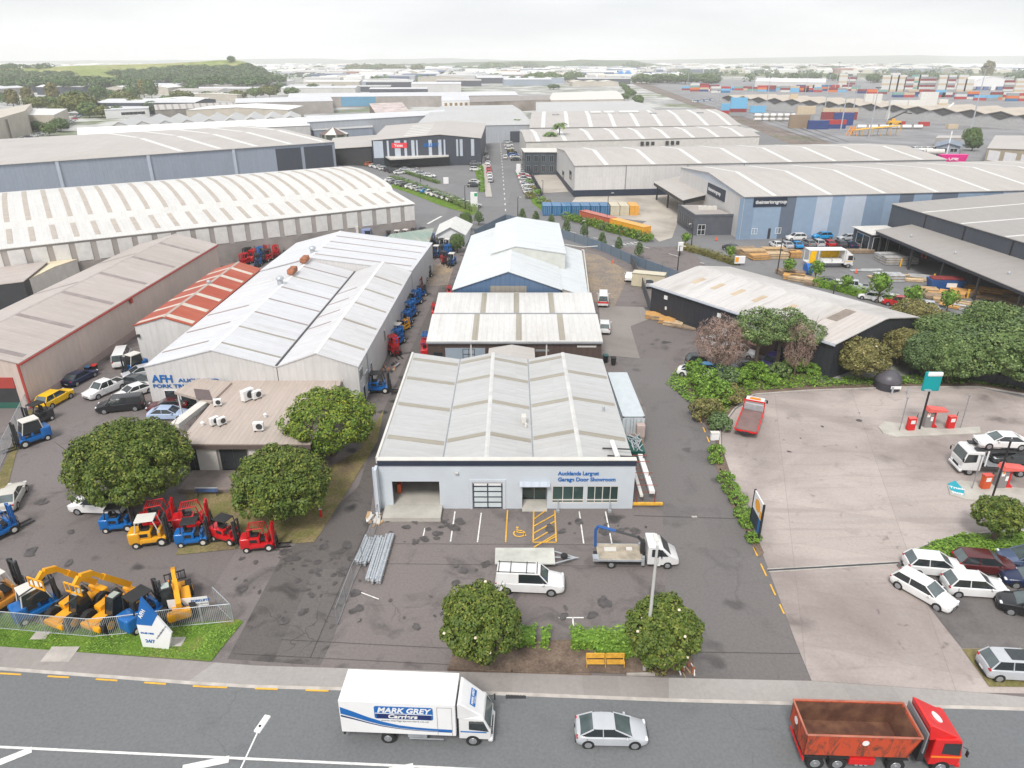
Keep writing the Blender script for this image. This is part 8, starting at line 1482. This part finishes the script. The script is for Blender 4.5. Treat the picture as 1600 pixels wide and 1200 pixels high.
meshfence('chain_fence', 'chain link fence between the hire yard and the pinkish warehouse', [(-20, 770), (20, 690), (45, 638)], 1.9, .16, GALV, 2.6, .012); meshfence('chain_fence', 'thin wire fence between the alley and the showroom yard', [(527, 978), (552, 910), (580, 850), (592, 812)], 1.7, .25, STEEL, 3.2, .008); meshfence('chain_fence', 'dark mesh fence in front of the yellow orange container', [(893, 337), (950, 350), (1018, 374)], 1.7, .5, DKSTEEL, 3, .02)
def sheetfence(name, lab, pts, h, mat, cat='fence'):
    P = [G(*p) for p in pts]; t = thing(name, lab, cat, P[0]); o = P[0]
    for i in range(len(P)-1):
        a, b_ = P[i]-o, P[i+1]-o; d = (b_-a).normalized(); n = Vector((-d.y, d.x, 0))*.03; m = MB(); m.hexa([a-n, b_-n, b_+n, a+n], [v+Vector((0, 0, h)) for v in (a-n, b_-n, b_+n, a+n)]); m.build('sheeting', mat, t); [MB().box(a+d*((b_-a).length*k/3)+Vector((0, 0, h/2+.03)), (.1, .1, h+.06)).build('post', DKSTEEL, t) for k in range(3)]
    return t
FB = metal_sheet('fence_blue_grey', (.14, .2, .27), pitch=.3, ribs=.3)
sheetfence('corrugated_fence', 'blue grey corrugated fence along the avenue side of the dusty yard', [(742, 372), (790, 347), (815, 352), (878, 372), (940, 392), (985, 412), (1060, 440)], 2.0, FB); sheetfence('corrugated_fence', 'dark corrugated fence between the lane and the black warehouse', [(986, 413), (1003, 450), (1016, 490)], 1.9, metal_sheet('fence_dark', (.07, .08, .1), pitch=.3, ribs=.3)); sheetfence('yard_fence', 'dark steel fence beside the avenue parking bays', [(828, 272), (836, 288), (846, 306)], 2, FASC); sheetfence('yard_fence', 'dark low fence under the trees right of the dome bin', [(1420, 585), (1500, 592), (1600, 610), (1700, 640)], 1.5, W_BLACK)
def lamp(px, ty, lab, tilt=(0, 0), armlen=1.6, mat=GALV, az=math.pi/2, rr=.1, z0=0.0):
    p = G(*px); h = HG(px[0], px[1], ty); t = thing('street_lamp', lab, 'street lamp', p); b = MB(); b.cyl((0, 0, 0), (0, 0, h), rr*1.5, rr*.8, 10); b.build('pole', mat, t); e = Vector((math.cos(az), math.sin(az), 0)); b = MB(); b.path([Vector((0, 0, h-.1)), Vector((0, 0, h+.15))+e*armlen], .05); b.build('arm', mat, t); b = MB(); b.rbox(Vector((0, 0, h+.16))+e*(armlen+.3), (.75, .28, .12), .05, 2, rz=az); b.build('lamp_head', OFFW, t); return t
lamp((1007, 1047), 852, 'tall pale concrete street lamp pole in front of the right magnolia', mat=plain('pole_concrete', (.5, .5, .48), .7), az=math.pi/2, armlen=.3, rr=.1)
# lamp whose foot is below the picture
p1 = G(366, 1222, 8.3); p2 = G(403, 1143, 9.1); t = thing('street_lamp', 'slender white street lamp rising from the bottom edge left of the box truck', 'street lamp', (p1.x, p1.y, 0)); b = MB(); b.cyl((0, 0, 0), (0, 0, 8.3), .1, .07, 10); b.build('pole', WHITE, t); e = p2-Vector((p1.x, p1.y, 0)); b = MB(); b.path([(0, 0, 8.28), e], .04); b.build('arm', WHITE, t); b = MB(); az = math.atan2(e.y, e.x); d = Vector((math.cos(az), math.sin(az), 0)); b.rbox(e+d*.4+Vector((0, 0, .06)), (1.0, .34, .13), .06, 3, rz=az); hh = b.build('lamp_head', WHITE, t, smooth=40); b = MB(); b.cyl(e+d*.2+Vector((0, 0, .12)), e+d*.2+Vector((0, 0, .17)), .06, n=8); b.build('sensor', BLACK, hh)
for j, (x, y, ty, lb) in enumerate(((917, 376, 345, 'dark street lamp near the middle of the corrugated fence'), (1058, 427, 384, 'dark street lamp by the white corner of the black warehouse'), (948, 352, 303, 'dark lamp pole between the red and yellow containers'), (848, 304, 282, 'slim lamp pole left of the blue containers'), (809, 338, 308, 'lamp pole at the mouth of the avenue'), (727, 327, 290, 'lamp pole by the white and green pylon sign'), (657, 284, 262, 'lamp pole in the sloping car row'), (1214, 428, 372, 'dark lamp pole at the timber yard corner'), (1300, 470, 445, 'short dark lamp behind the clipped hedge'), (1080, 385, 350, 'short lamp on the bank by the avenue junction'), (502, 380, 330, 'grey lamp in front of the cream hall wall'), (611, 372, 322, 'grey lamp at the corner of the cream hall'))): lamp((x, y), ty, lb, mat=DKSTEEL if j < 10 else STEEL, az=(-2.5, -1, .4)[j % 3], armlen=.9, rr=.09)
# service station furniture
def flood(px, ty, lab, lean=0.0):
    p = G(*px); h = HG(px[0], px[1], ty); t = thing('gantry_pole', lab, 'pole', p); b = MB(); b.path([(0, 0, 0), (lean, 0, h)], .05); b.box((lean, 0, h), (.25, .12, .12)); b.build('pole', STEEL, t)
flood((1405, 674), 622, 'slim hose pole at the left end of the upper pump island'); flood((1500, 670), 618, 'slim hose pole at the right end of the upper pump island'); flood((1518, 765), 712, 'silver hose pole left of the orange pump')
def pump(px, s, lab, c_=REDP):
    t = thing('fuel_pump', lab, 'fuel pump', G(*px), .1); t.location.z = .15; t.scale = (.85, .85, .85); b = MB(); b.rbox((0, 0, .85), (1.0, .6, 1.7), .06, 2); b.build('cabinet', c_, t); b = MB(); b.box((.0, -.31, 1.25), (.6, .03, .5)); b.build('display', WHITE, t); b = MB(); b.path([(.5, 0, 1.6), (.65, 0, 2.4), (.6, -.1, .5)], .025); b.build('hose', BLACK, t); b = MB(); b.rbox((0, 0, 1.76), (1.06, .66, .12), .03, 1); b.build('top', plain('pump_top', (.75, .12, .1), .4), t)
pump((1421, 673), 1, 'red fuel pump at the left of the upper island'); pump((1483, 670), 1, 'red and white fuel pump at the right of the upper island'); pump((1537, 764), 1, 'orange red fuel pump beside the lower island lamp', plain('pump_orange', (.6, .09, .02), .4))
def kiosk(px, lab):
    t = thing('payment_kiosk', lab, 'kiosk', G(*px)); t.location.z = .15; t.scale = (.78, .78, .85); b = MB(); b.rbox((-.5, 0, 1.2), (1.1, .8, 2.4), .05, 1); b.build('cabinet', plain('kiosk_grey', (.25, .23, .23), .5), t); b = MB(); b.side([(-1.1, 2.4), (1.5, 2.4), (1.8, 2.6), (-.9, 2.9)], -.7, .7); b.build('roof', plain('kiosk_coral', (.7, .13, .11), .45), t); b = MB(); b.side([(.15, 0), (1.0, 0), (.4, .6), (.35, 2.4), (.15, 2.4)], -.3, .3); b.build('fin', REDP, t); b = MB(); b.box((-.8, -.42, 1.9), (.4, .03, .6)); b.box((-.2, -.42, 1.3), (.35, .03, .6)); b.build('notice', SIGNW, t); b = MB(); b.box((-.8, -.445, 2.05), (.25, .02, .25)); b.build('symbol', AMBER, t)
kiosk((1452, 668), 'coral roofed payment kiosk on the upper pump island'); kiosk((1567, 762), 'coral roofed payment kiosk on the lower pump island')
for nm, px_, z_ in (('upper', [(1372, 668), (1382, 660), (1400, 662), (1470, 672), (1530, 668), (1532, 678), (1500, 680), (1400, 684), (1380, 678)], .15), ('lower', [(1480, 760), (1500, 752), (1620, 768), (1700, 775), (1700, 790), (1560, 785), (1510, 782), (1484, 774)], .15)):
    b = MB(); b.prism([tuple(G(*q)[:2]) for q in px_], 0, z_); tag(b.build('pump_island', SLABC), 'raised concrete pump island, the %s of the two on the forecourt' % nm, 'pump island')
b = MB(); b.prism([tuple(G(*q)[:2]) for q in ((1481, 757), (1492, 753), (1500, 762), (1506, 766), (1506, 776), (1492, 772), (1483, 766))], .152, .17); o = tag(b.build('painted_panel', plain('teal_panel', (.02, .33, .42), .5)), 'teal painted panel lettered Truck Stop on the lower pump island', 'panel'); g_ = G(1484, 762, .18); tx = text('Truck', .55, SIGNW, o, (g_.x, g_.y, .18), (0, 0, -.35), off=.02, ex=.006); g_ = G(1486, 770, .18); tx = text('Stop', .55, SIGNW, o, (g_.x+.1, g_.y-.0, .18), (0, 0, -.35), off=.02, ex=.006)
def boardsign(px, ty, lab, w_, h_, mat, az, pm=BLACK):
    p = G(*px); h = HG(px[0], px[1], ty); t = thing('pylon_sign', lab, 'sign', p, az); b = MB(); b.cyl((0, 0, 0), (0, 0, h-h_*.2), .11, n=8); b.build('pole', pm, t); b = MB(); b.rbox((0, 0, h-h_/2), (w_, .3, h_), .12, 2); b.build('board', mat, t); return t, h
t, h = boardsign((1436, 672), 581, 'teal and white hanging board on a black pole above the pump island', 1.9, 2.3, plain('teal_board', (.0, .3, .32), .5), .0); b = MB(); b.rbox((.1, -.05, h-.25), (1.7, .36, .5), .15, 2); b.build('white_patch', SIGNW, t); b = MB(); b.box((-.4, -.3, h-2.1), (.7, .4, .12)); b.build('floodlight', GALV, t)
p = G(1552, 765); t = thing('lamp_pole', 'black pole rising through the lower island beside the coral kiosk', 'pole', G(1546, 790)); b = MB(); b.cyl((0, 0, 0), (0, 0, HG(1546, 790, 688)), .09, n=8); b.build('pole', BLACK, t); b = MB(); b.box((0, 0, HG(1546, 790, 688)), (.4, .4, .1)); b.build('head', DKSTEEL, t)
p, q = G(1171, 823), G(1184, 849); t = thing('roadside_sign', 'angled white orange and blue board sign on black posts by the parking lane', 'sign', (p+q)/2, math.atan2((q-p).y, (q-p).x)); L_ = (q-p).length; b = MB(); [b.box((s*(L_/2), 0, 2.0), (.16, .16, 4.0)) for s in (-1, 1)]; b.build('post', BLACK, t)
b = MB(); b.box((0, 0, 3.1), (L_-.17, .1, 1.7)); b.build('upper_board', SIGNW, t); b = MB(); b.box((0, 0, 1.5), (L_-.17, .1, 1.45)); b.build('lower_board', FASC, t); b = MB(); n_ = 16; b.loft([[(.75*k*math.cos(6.283*i/n_)*.9, s*.06, 3.1+.55*k*math.sin(6.283*i/n_)) for i in range(n_)] for s, k in ((-1, 1), (1, 1))]); b.build('symbol', plain('sign_orange', (.85, .38, .04), .5), t); b = MB(); b.box((L_/2-.35, 0, 1.5), (.5, .115, 1.4)); b.build('blue_band', SIGNB, t); b = MB(); b.box((L_/2-.35, 0, 2.7), (.45, .115, .7)); b.build('orange_band', MATS['sign_orange'], t)
# company flag sign on the verge
p = G(244, 1012); t = thing('verge_sign', 'white and blue angular company sign standing on the grass verge', 'sign', p, -.12); b = MB(); b.side([(-.95, 0), (1.0, 0), (1.55, 1.6), (.6, 3.3), (-.1, 4.6), (-.95, 2.2)], -.09, .09); b.build('board', SIGNW, t); b = MB(); b.side([(-.96, 2.15), (.2, 2.15), (.75, 3.05), (.6, 3.3), (-.1, 4.62), (-.96, 2.2)], -.1, .1); b.build('blue_top', SIGNB, t)
tx = text('A/FH', .42, SIGNW, t, (-.45, -.115, 2.75), (math.pi/2, -1.0, 0), ex=.008, off=.012); text('SALES HIRE', .2, SIGNB, t, (-.8, -.105, 1.35), (math.pi/2, 0, 0), ex=.006, off=.008); text('24/7', .4, SIGNB, t, (-.6, -.105, .55), (math.pi/2, 0, 0), ex=.006, off=.014); [text('forklift truck', .17, plain('small_print', (.2, .22, .25), .5), t, (.35+.22*k, -.105, .95+.3*k), (math.pi/2, -.9, 0), ex=.005) for k in range(3)]
a, b_ = G(268, 965), G(330, 958); d = (b_-a); t = thing('fence_banner', 'white banner with blue A logo tied to the roadside fence', 'banner', a+Vector((0, -.06, 0)), math.atan2(d.y, d.x)); Lb = d.length; b = MB(); b.slab((0, 0, .85), (Lb, 0, .85), (Lb, 0, 1.72), (0, 0, 1.72), .02); b.build('sheet', SIGNW, t); text('A', .72, SIGNB, t, (.7, -.02, 1.0), (math.pi/2, 0, 0), ex=.005, off=.02); text('FORKLIFTS', .28, SIGNB, t, (Lb*.58, -.02, 1.3), (math.pi/2, 0, 0), ex=.005, off=.01); text('SALES HIRE SERVICE', .16, plain('small_print', (.2, .22, .25), .5), t, (Lb*.5, -.02, 1.02), (math.pi/2, 0, 0), ex=.005)
p = G(325, 776); t = thing('garden_sign', 'low blue and silver sign board on the dry lawn', 'sign', p, .0); b = MB(); b.box((0, 0, .75), (2.1, .06, .42)); b.build('board', plain('faded_blue', (.08, .14, .32), .5), t); b = MB(); b.box((0, .0, .99), (2.2, .14, .05)); b.build('cap', GALV, t); [MB().cyl((s*.9, 0, 0), (s*.9, 0, .9), .04, n=6).build('leg', DKSTEEL, t) for s in (-1, 1)]
t, h = boardsign((741, 328), 300, 'tall white pylon sign with a green corner at the avenue mouth', 2.0, 5.2, SIGNW, 0, SIGNW); b = MB(); b.box((.5, -.17, h-.7), (.8, .03, .9)); b.build('green_patch', plain('sign_green', (.02, .35, .12), .5), t)
t, h = boardsign((697, 287), 277, 'small white pylon sign in the hardware store car park', 1.8, 2.6, SIGNW, 0, SIGNW); t, h = boardsign((810, 274), 256, 'white and green pylon sign on the right side of the avenue', 1.6, 4, SIGNW, 0, SIGNW); b = MB(); b.box((-.2, -.17, h-3.6), (1.2, .04, .8)); b.build('green_patch', MATS.get('sign_green'), t); t, h = boardsign((1062, 400), 378, 'white street sign board at the bank by the avenue junction', 1.2, 2.0, SIGNW, .2, BLACK)
t, h = boardsign((1155, 415), 400, 'white and orange notice board at the timber yard entrance', 2.2, 1.6, SIGNW, .1, BLACK); b = MB(); b.box((-.7, -.17, h-.7), (.7, .03, 1.0)); b.build('orange_patch', MATS['sign_orange'], t); t, h = boardsign((453, 382), 363, 'pink tower board behind the workshop roof', 1.6, 2.8, plain('pink_board', (.6, .2, .22), .6), 0, SIGNW)
# dome bin, bench, profiles, bits of the yard
t = thing('dome_bin', 'dark grey dome topped collection bin at the concrete edge', 'bin', G(1385, 606)); b = MB(); b.cyl((0, 0, 0), (0, 0, 1.1), 1.55, 1.6, 22); b.build('drum', plain('bin_dark', (.045, .045, .055), .5), t, smooth=40); b = MB(); b.dome((0, 0, 1.1), 1.62, 1.35, 22, 7); b.build('dome', plain('bin_dome', (.09, .085, .1), .4), t, smooth=60); b = MB(); b.box((.3, -1.6, .75), (1.3, .06, .4)); b.build('label_strip', SIGNW, t); [MB().cyl((x, -2.0, 0), (x, -2.0, 1.0), .12, n=8).build('bollard', GALV, t) for x in (-.3, 1.7)]
t = thing('park_bench', 'yellow slatted double bench in the street bed', 'bench', G(946, 1044)); b = MB()
for s in (-1, 1): [b.box((s*.7, -.05+.09*k, .45), (1.25, .05, .03)) for k in range(5)]; [b.box((s*.7, .42, .55+.09*k), (1.25, .03, .05)) for k in range(5)]; b.path([(s*.7-.62, .42, .5), (s*.7-.62, .42, .95), (s*.7+.62, .42, .95), (s*.7+.62, .42, .5)], .03)
b.build('seat', YELP, t); [MB().path([(x, 0, 0), (x, 0, .45), (x, .42, .45), (x, .42, .9)], .03).build('leg', YELP, t) for x in (-1.3, 0, 1.3)]
ALU = N('mill_aluminium', .4, .55, .5); _u = ALU.sep('UV'); _a = ALU.mix(ALU.ramp(ALU.noise(3, 5, sc=(6, .4, 1)), .35, .65, 0, 1), (.42, .46, .5), (.7, .73, .76)); MATS['mill_aluminium'] = ALU.col(_a)
def bundle(px0, px1, wd, n, lab, seed, h=.35):
    a, b_ = G(*px0), G(*px1); d = b_-a; L_ = d.length; t = thing('profile_bundle', lab, 'metal bundle', a, math.atan2(d.y, d.x)); r = random.Random(seed)
    for k in range(n): m = MB(); y = -wd/2+wd*(k+.5)/n; s0, s1 = r.uniform(-.25, .25), r.uniform(-.3, .3); hh = h*r.uniform(.7, 1.1); m.box(((s0+L_+s1)/2, y, .12+hh/2), (L_+s1-s0, wd/n*.82, hh)); m.box(((s0+L_+s1)/2, y, .12+hh+.012), (L_+s1-s0-.1, wd/n*.3, .03)); m.build('profile', ALU.m, t)
    m = MB(); [m.box((L_*f, 0, .06), (.12, wd*1.1, .12)) for f in (.15, .5, .85)]; m.build('bearer', PALET, t)
bundle((583, 912), (604, 842), 1.35, 7, 'long bundle of silver metal profiles lying on the yard, right hand of two', 1); bundle((565, 884), (581, 844), 1.3, 6, 'shorter bundle of silver metal profiles beside the wire fence', 2, .3); bundle((588, 910), (611, 840), .25, 1, 'single silver channel lying along the right hand bundle', 3, .45)
def planks(name, lab, cat, px, dims, mat, rz=0.0, n=5, seed=1, group=None, gap=.04, w=None):
    p = G(*px) if w is None else Vector((*w, 0)); r = random.Random(seed); t = thing(name, lab, cat, p, rad(rz), group); L_, W_, H_ = dims; nl = max(1, int(H_/.16)); b = MB(); b2 = MB()
    for k in range(nl):
        z = .1+k*(H_/nl); m = b if k % 3 != 2 else b2; m.box((r.uniform(-.1, .1), r.uniform(-.04, .04), z+H_/nl*.4), (L_*r.uniform(.96, 1), W_, H_/nl*.8))
        for j in range(n): b.box((r.uniform(-.15, .15), -W_/2+W_*(j+.5)/n, z+H_/nl*.42), (L_*r.uniform(.96, 1.02), W_/n*.8, H_/nl*.84)) if k == nl-1 else None
    b.build('planks', mat, t)
    if b2.v: b2.build('bearers', PALET, t)
    return t
TM = [TIMBER, plain('pale_timber', (.6, .45, .28), .8, var=.25, scale=1.3), plain('honey_timber', (.6, .33, .11), .8, var=.2, scale=1.2), PALET, plain('wrapped_pack', (.45, .46, .47), .5, var=.3, scale=1)]
for j, (x, y, L_, W_, H_, m, rz) in enumerate(((1163, 395, 5, 2.6, 1.6, 3, 10), (1176, 400, 5, 2.2, 2.0, 0, 5), (1186, 405, 4, 2, 1.5, 2, 10), (1213, 403, 4.5, 2.2, 1.6, 1, 0), (1208, 396, 5, 2, 1.8, 0, 0), (1232, 400, 2.6, 2.2, 1.9, 3, 0), (1241, 402, 2.4, 2, 1.9, 2, 0), (1228, 428, 3.5, 2.2, 1.3, 3, 10), (1258, 440, 6, 2.5, 1.2, 1, -35), (1240, 436, 4, 2, 1.2, 2, -20), (1275, 446, 4, 2, 1, 3, -35), (1332, 395, 9, 1.6, 1.0, 3, 0), (1395, 412, 4.6, 3, 2.3, 4, 0), (1386, 408, 4.4, 3, 2.3, 4, 0), (1415, 411, 4, 2.6, 1.6, 4, -5), (1390, 438, 4.4, 2.6, 1.8, 4, 0), (1378, 437, 3, 2.4, 1.7, 4, 0), (1415, 437, 5.5, 3, .7, 1, -15), (1428, 436, 5, 2.6, .7, 1, -20), (1442, 436, 5, 2.6, .8, 4, -20), (1348, 424, 5, .8, .35, 4, 0), (1362, 423, 4, .9, .4, 4, 0), (1368, 434, 3, .9, .5, 1, 0),
    (1448, 456, 3.4, 2.2, 1.0, 0, -10), (1458, 466, 3.2, 2.2, 1.0, 3, -15), (1470, 464, 4.2, 2, .9, 2, -15), (1475, 472, 3.6, 2, .9, 0, -25), (1487, 462, 4, 2.2, 1.0, 2, -30), (1497, 474, 6, 1.2, .7, 1, -40), (1505, 459, 4.6, 2.2, 1.0, 2, -30), (1503, 484, 7, 1.2, .6, 2, -42), (1512, 478, 7, 1.2, .7, 1, -40), (1529, 487, 8, 1.4, .6, 4, -45), (1541, 492, 8, 1.4, .6, 4, -45), (1551, 458, 9, 1.6, 1.0, 2, -35), (1562, 470, 8, 1.8, .9, 0, -38), (1556, 482, 7, 1.5, .7, 1, -42), (1572, 487, 7, 1.8, .8, 3, -42), (1584, 478, 6, 2, 1.0, 3, -40), (1596, 470, 6, 2.2, 1.1, 3, -35), (1540, 466, 6, 2, .9, 3, -35), (1020, 496, 2.4, 2, 1.0, 2, -15), (1027, 498, 2.2, 1.8, .9, 0, -15), (1042, 504, 2.4, 2, 1.0, 2, -20), (1052, 508, 3, 1.8, .8, 1, -25), (1070, 512, 4, 1.6, .5, 3, -25))):
    H_ *= .68; planks('timber_stack', '%s stack, %s of the piles %s' % (['sawn timber', 'pale timber', 'honey coloured timber', 'weathered timber', 'grey wrapped'][m], ORD[j] if j < 30 else ORD[j-30], 'left of the yellow truck' if j < 12 else ('at the charcoal awning' if j < 23 else ('spread before the awning bays' if j < 41 else 'along the black warehouse wall'))), 'timber stack', (x, y), (L_, W_, H_), TM[m], rz, 5, j, 'timber stacks')
t = thing('skip_bin', 'blue skip bin with a white panel among the timber piles', 'skip', G(1475, 452), -.1); b = MB(); b.hexa([(-2.6, -1, 0), (2.6, -1, 0), (2.6, 1, 0), (-2.6, 1, 0)], [(-3.1, -1.2, 2), (3.1, -1.2, 2), (3.1, 1.2, 2), (-3.1, 1.2, 2)]); b.build('tub', plain('skip_blue', (.02, .09, .28), .5), t); b = MB(); b.box((.6, -1.18, 1.1), (1.8, .06, .8)); b.build('panel', SIGNW, t); b = MB(); b.rbox((0, 0, 2.1), (5.6, 2, .5), .2, 1); b.build('load', plain('load_maroon', (.2, .03, .03), .8, var=.4), t)
t = thing('fuel_tank', 'round blue tank between the lamp pole and the timber hedge', 'tank', G(1258, 430)); b = MB(); b.cyl((-.2, 0, 1.2), (.9, 0, 1.2), 1.2, n=18); b.build('drum', BLUEP, t, smooth=40); b = MB(); b.box((-.8, 0, .4), (2.8, 1.6, .8)); b.build('base', PALET, t)
b = MB(); 
for j, (x, y) in enumerate(((1337, 427), (1372, 438), (1375, 433), (1440, 402), (1446, 405), (638, 412), (1119, 376), (1176, 371), (1182, 371))):
    t = thing('traffic_cone', '%s traffic cone, %s when counting across the right hand yards' % ('orange', ORD[j]), 'cone', G(x, y), group='orange cones') if j != 5 else thing('traffic_cone', 'orange cone standing in the dusty yard corner by the corrugated fence', 'cone', G(958, 411)); m = MB(); m.cyl((0, 0, .05), (0, 0, .95), .22, .04, 10); m.build('cone', plain('cone_orange', (.85, .12, .03), .5), t); m = MB(); m.box((0, 0, .03), (.55, .55, .06)); m.build('base', BLACK, t)
def rack():
    t = thing('storage_rack', 'steel rack of boards with a yellow end beam right of the showroom', 'rack', (12.6, 56.6, 0)); b = MB(); [b.path([(x, y, 0), (x, y, 1.6)], .05) for x in (-.8, .9) for y in (0, 3.4, 6.8, 9.6)]; [b.path([(-1.0, y, z), (1.3, y, z)], .04) for y in (1.2, 3.4, 5.6, 6.8) for z in (.8, 1.6)]; b.build('frame', plain('rack_red', (.25, .06, .04), .6), t); b = MB(); b.box((.2, -.1, .35), (2.9, .25, .22)); b.build('end_beam', YELP, t); b = MB(); b.box((.75, 4.2, 1.1), (.5, 7.0, .3)); b.build('white_board', WHITE, t); b = MB(); b.box((-.3, 3.6, .9), (.3, 6.5, .2)); b.build('timber_board', OFFW, t); b = MB(); b.box((-.4, 5.2, .5), (.6, 2, .4)); b.build('green_box', plain('box_green', (.05, .16, .05), .6), t)
rack()
t = thing('rubbish_skip', 'dark green skip full of silver scrap beside the showroom corner', 'skip', (12.9, 66.2, 0)); b = MB(); b.hexa([(-.7, -1.2, 0), (.8, -1.2, 0), (.8, 1.2, 0), (-.7, 1.2, 0)], [(-.9, -1.7, 1.4), (1.0, -1.7, 1.4), (1.0, 1.7, 1.4), (-.9, 1.7, 1.4)]); b.build('tub', plain('skip_green', (.01, .09, .07), .5), t); b = MB(); r = random.Random(3); [b.box((r.uniform(-.6, .7), r.uniform(-1.2, 1.2), 1.45+r.uniform(0, .3)), (.08, 1.6, .08), rz=r.uniform(-1, 1)) for _ in range(16)]; b.build('scrap', GALV, t)
t = thing('timber_pallet', 'reddish boards stacked on the ground behind the green skip', 'boards', (12.2, 69.0, 0)); b = MB(); b.box((0, 0, .3), (.8, 3.4, .6)); b.build('boards', plain('red_board', (.42, .2, .14), .7, var=.2), t); t = thing('timber_pallet', 'brownish grey panels stacked right of the reddish boards', 'boards', (13.4, 69.4, 0)); b = MB(); b.box((0, 0, .4), (1.0, 4.4, .8)); b.build('panels', plain('brown_board', (.28, .2, .17), .7, var=.2), t); t = thing('water_cube', 'small pinkish cabinet standing at the near end of the pale blue container', 'cabinet', (14.1, 68.9, .0)); b = MB(); b.rbox((0, 0, 1.6), (.9, .8, 1.5), .05, 1); b.build('cabinet', plain('cabinet_pink', (.45, .36, .33), .7), t); b = MB(); b.box((0, 0, .42), (.8, .7, .84)); b.build('stand', PALET, t)
for j, (x, y, c1, lb) in enumerate(((140, 584, plain('bin_blue', (.05, .16, .3), .5), 'wheelie bin with blue lid beside the pinkish wall'), (149, 582, REDP, 'wheelie bin with red lid beside the pinkish wall'), (946, 566, plain('bin_teal', (.02, .12, .12), .5), 'teal wheelie bin at the brown workshop corner'), (958, 570, BLACK, 'black bin beside the container end'))):
    t = thing('wheelie_bin', lb, 'bin', G(x, y)); b = MB(); b.hexa([(-.25, -.28, 0), (.25, -.28, 0), (.25, .28, 0), (-.25, .28, 0)], [(-.33, -.38, 1.05), (.33, -.38, 1.05), (.33, .38, 1.05), (-.33, .38, 1.05)]); b.build('body', BLACK, t); b = MB(); b.rbox((0, 0, 1.09), (.72, .82, .1), .03, 1); b.build('lid', c1, t)
def scrapheap(nm, lab, px, mats, n, W_, seed, z=.7):
    t = thing(nm, lab, 'debris', G(*px)); r = random.Random(seed)
    for k in range(n): b = MB(); b.box((r.uniform(-W_, W_), r.uniform(-W_*.8, W_*.8), .05+r.uniform(0, .2)), (z*r.uniform(.15, .5), z*r.uniform(.5, 2.0), .06+.1*r.random()), rz=r.uniform(-.5, .5)); b.build('offcut', mats[k % len(mats)], t)
scrapheap('offcut_pile', 'timber offcuts and broken boards at the left corner of the loading platform', (588, 812), [WHITE, TIMBER, PALET, OFFW], 16, .8, 1); scrapheap('litter', 'paper and leaves at the right end of the street bed', (1073, 1050), [WHITE, PALET, plain('leaf_litter', (.3, .09, .04), .9)], 14, .55, 2, .35); scrapheap('machine_parts', 'dark machine parts heaped at the foot of the workshop wall', (603, 575), [DKSTEEL, PALET, RUSTY, STEEL], 26, 1.8, 3)
for j, (x, y, lb) in enumerate(((1116, 687, 'white cabinet in the shrubs beside the parking lane'), (502, 808, 'red hydrant post on the lawn edge by the alley'))): t = thing(('utility_box', 'hydrant')[j], lb, ('cabinet', 'hydrant')[j], G(x, y)); b = MB(); b.rbox((0, 0, .45), ((.9, .2)[j], (.5, .2)[j], .9), .04, 1); b.build('body', (WHITE, REDP)[j], t); b = MB(); b.rbox((0, 0, .93), ((1.0, .26)[j], (.6, .26)[j], .08), .02, 1); b.build('cap', (OFFW, WHITE)[j], t)
for j, (x, y, w_, h_) in enumerate(((64, 994, 1.1, .8), (275, 1004, 1.15, .9), (1036, 1034, .7, .9), (1085, 808, .5, .3), (95, 1024, 2.0, 1.4))): b = MB(); g_ = G(x, y); b.box((g_.x, g_.y, .09 if j < 3 else (.03 if j == 3 else .125)), (w_, h_, .02)); tag(b.build('utility_cover', KERB), 'pale concrete cover plate, %s of five let into verge, bed, lane and footpath' % ORD[j], 'cover plate')
b = MB(); g_ = G(806, 1087); [b.box((g_.x-.6+.1*k, g_.y, .062), (.05, .5, .02)) for k in range(13)]; b.box((g_.x, g_.y, .05), (1.35, .55, .01)); tag(b.build('drain_grate', DKSTEEL), 'dark storm drain grate in the gutter below the right magnolia bed', 'drain grate')
t = thing('trash_cylinder', 'orange life ring like object inside the open garage bay', 'equipment', (-10.9, 58.6, .42)); b = MB(); b.rbox((0, 0, .5), (.4, .9, 1.0), .1, 2); b.build('body', plain('tool_orange', (.7, .12, .03), .5), t)
for t in TP.values():
    for o in list(t.children_recursive)+[t]: bpy.data.objects.remove(o)
# ================================================================ the humid air
b = MB(); b.box((0, 6820, 100), (18200, 14200, 206)); b.v = [(x, y, -3 if z < 0 else 210) for x, y, z in b.v]
hz = b.build('haze', []); hm = bpy.data.materials.new('haze'); hm.use_nodes = True; hn = hm.node_tree; hn.nodes.clear(); ho = hn.nodes.new('ShaderNodeOutputMaterial'); hv = hn.nodes.new('ShaderNodeVolumePrincipled'); hv.inputs['Color'].default_value = (.985, .992, 1, 1); hv.inputs['Density'].default_value = 0.00015; hv.inputs['Anisotropy'].default_value = -.15; hn.links.new(hv.outputs[0], ho.inputs['Volume']); hz.data.materials.append(hm); tag(hz, kind='stuff')
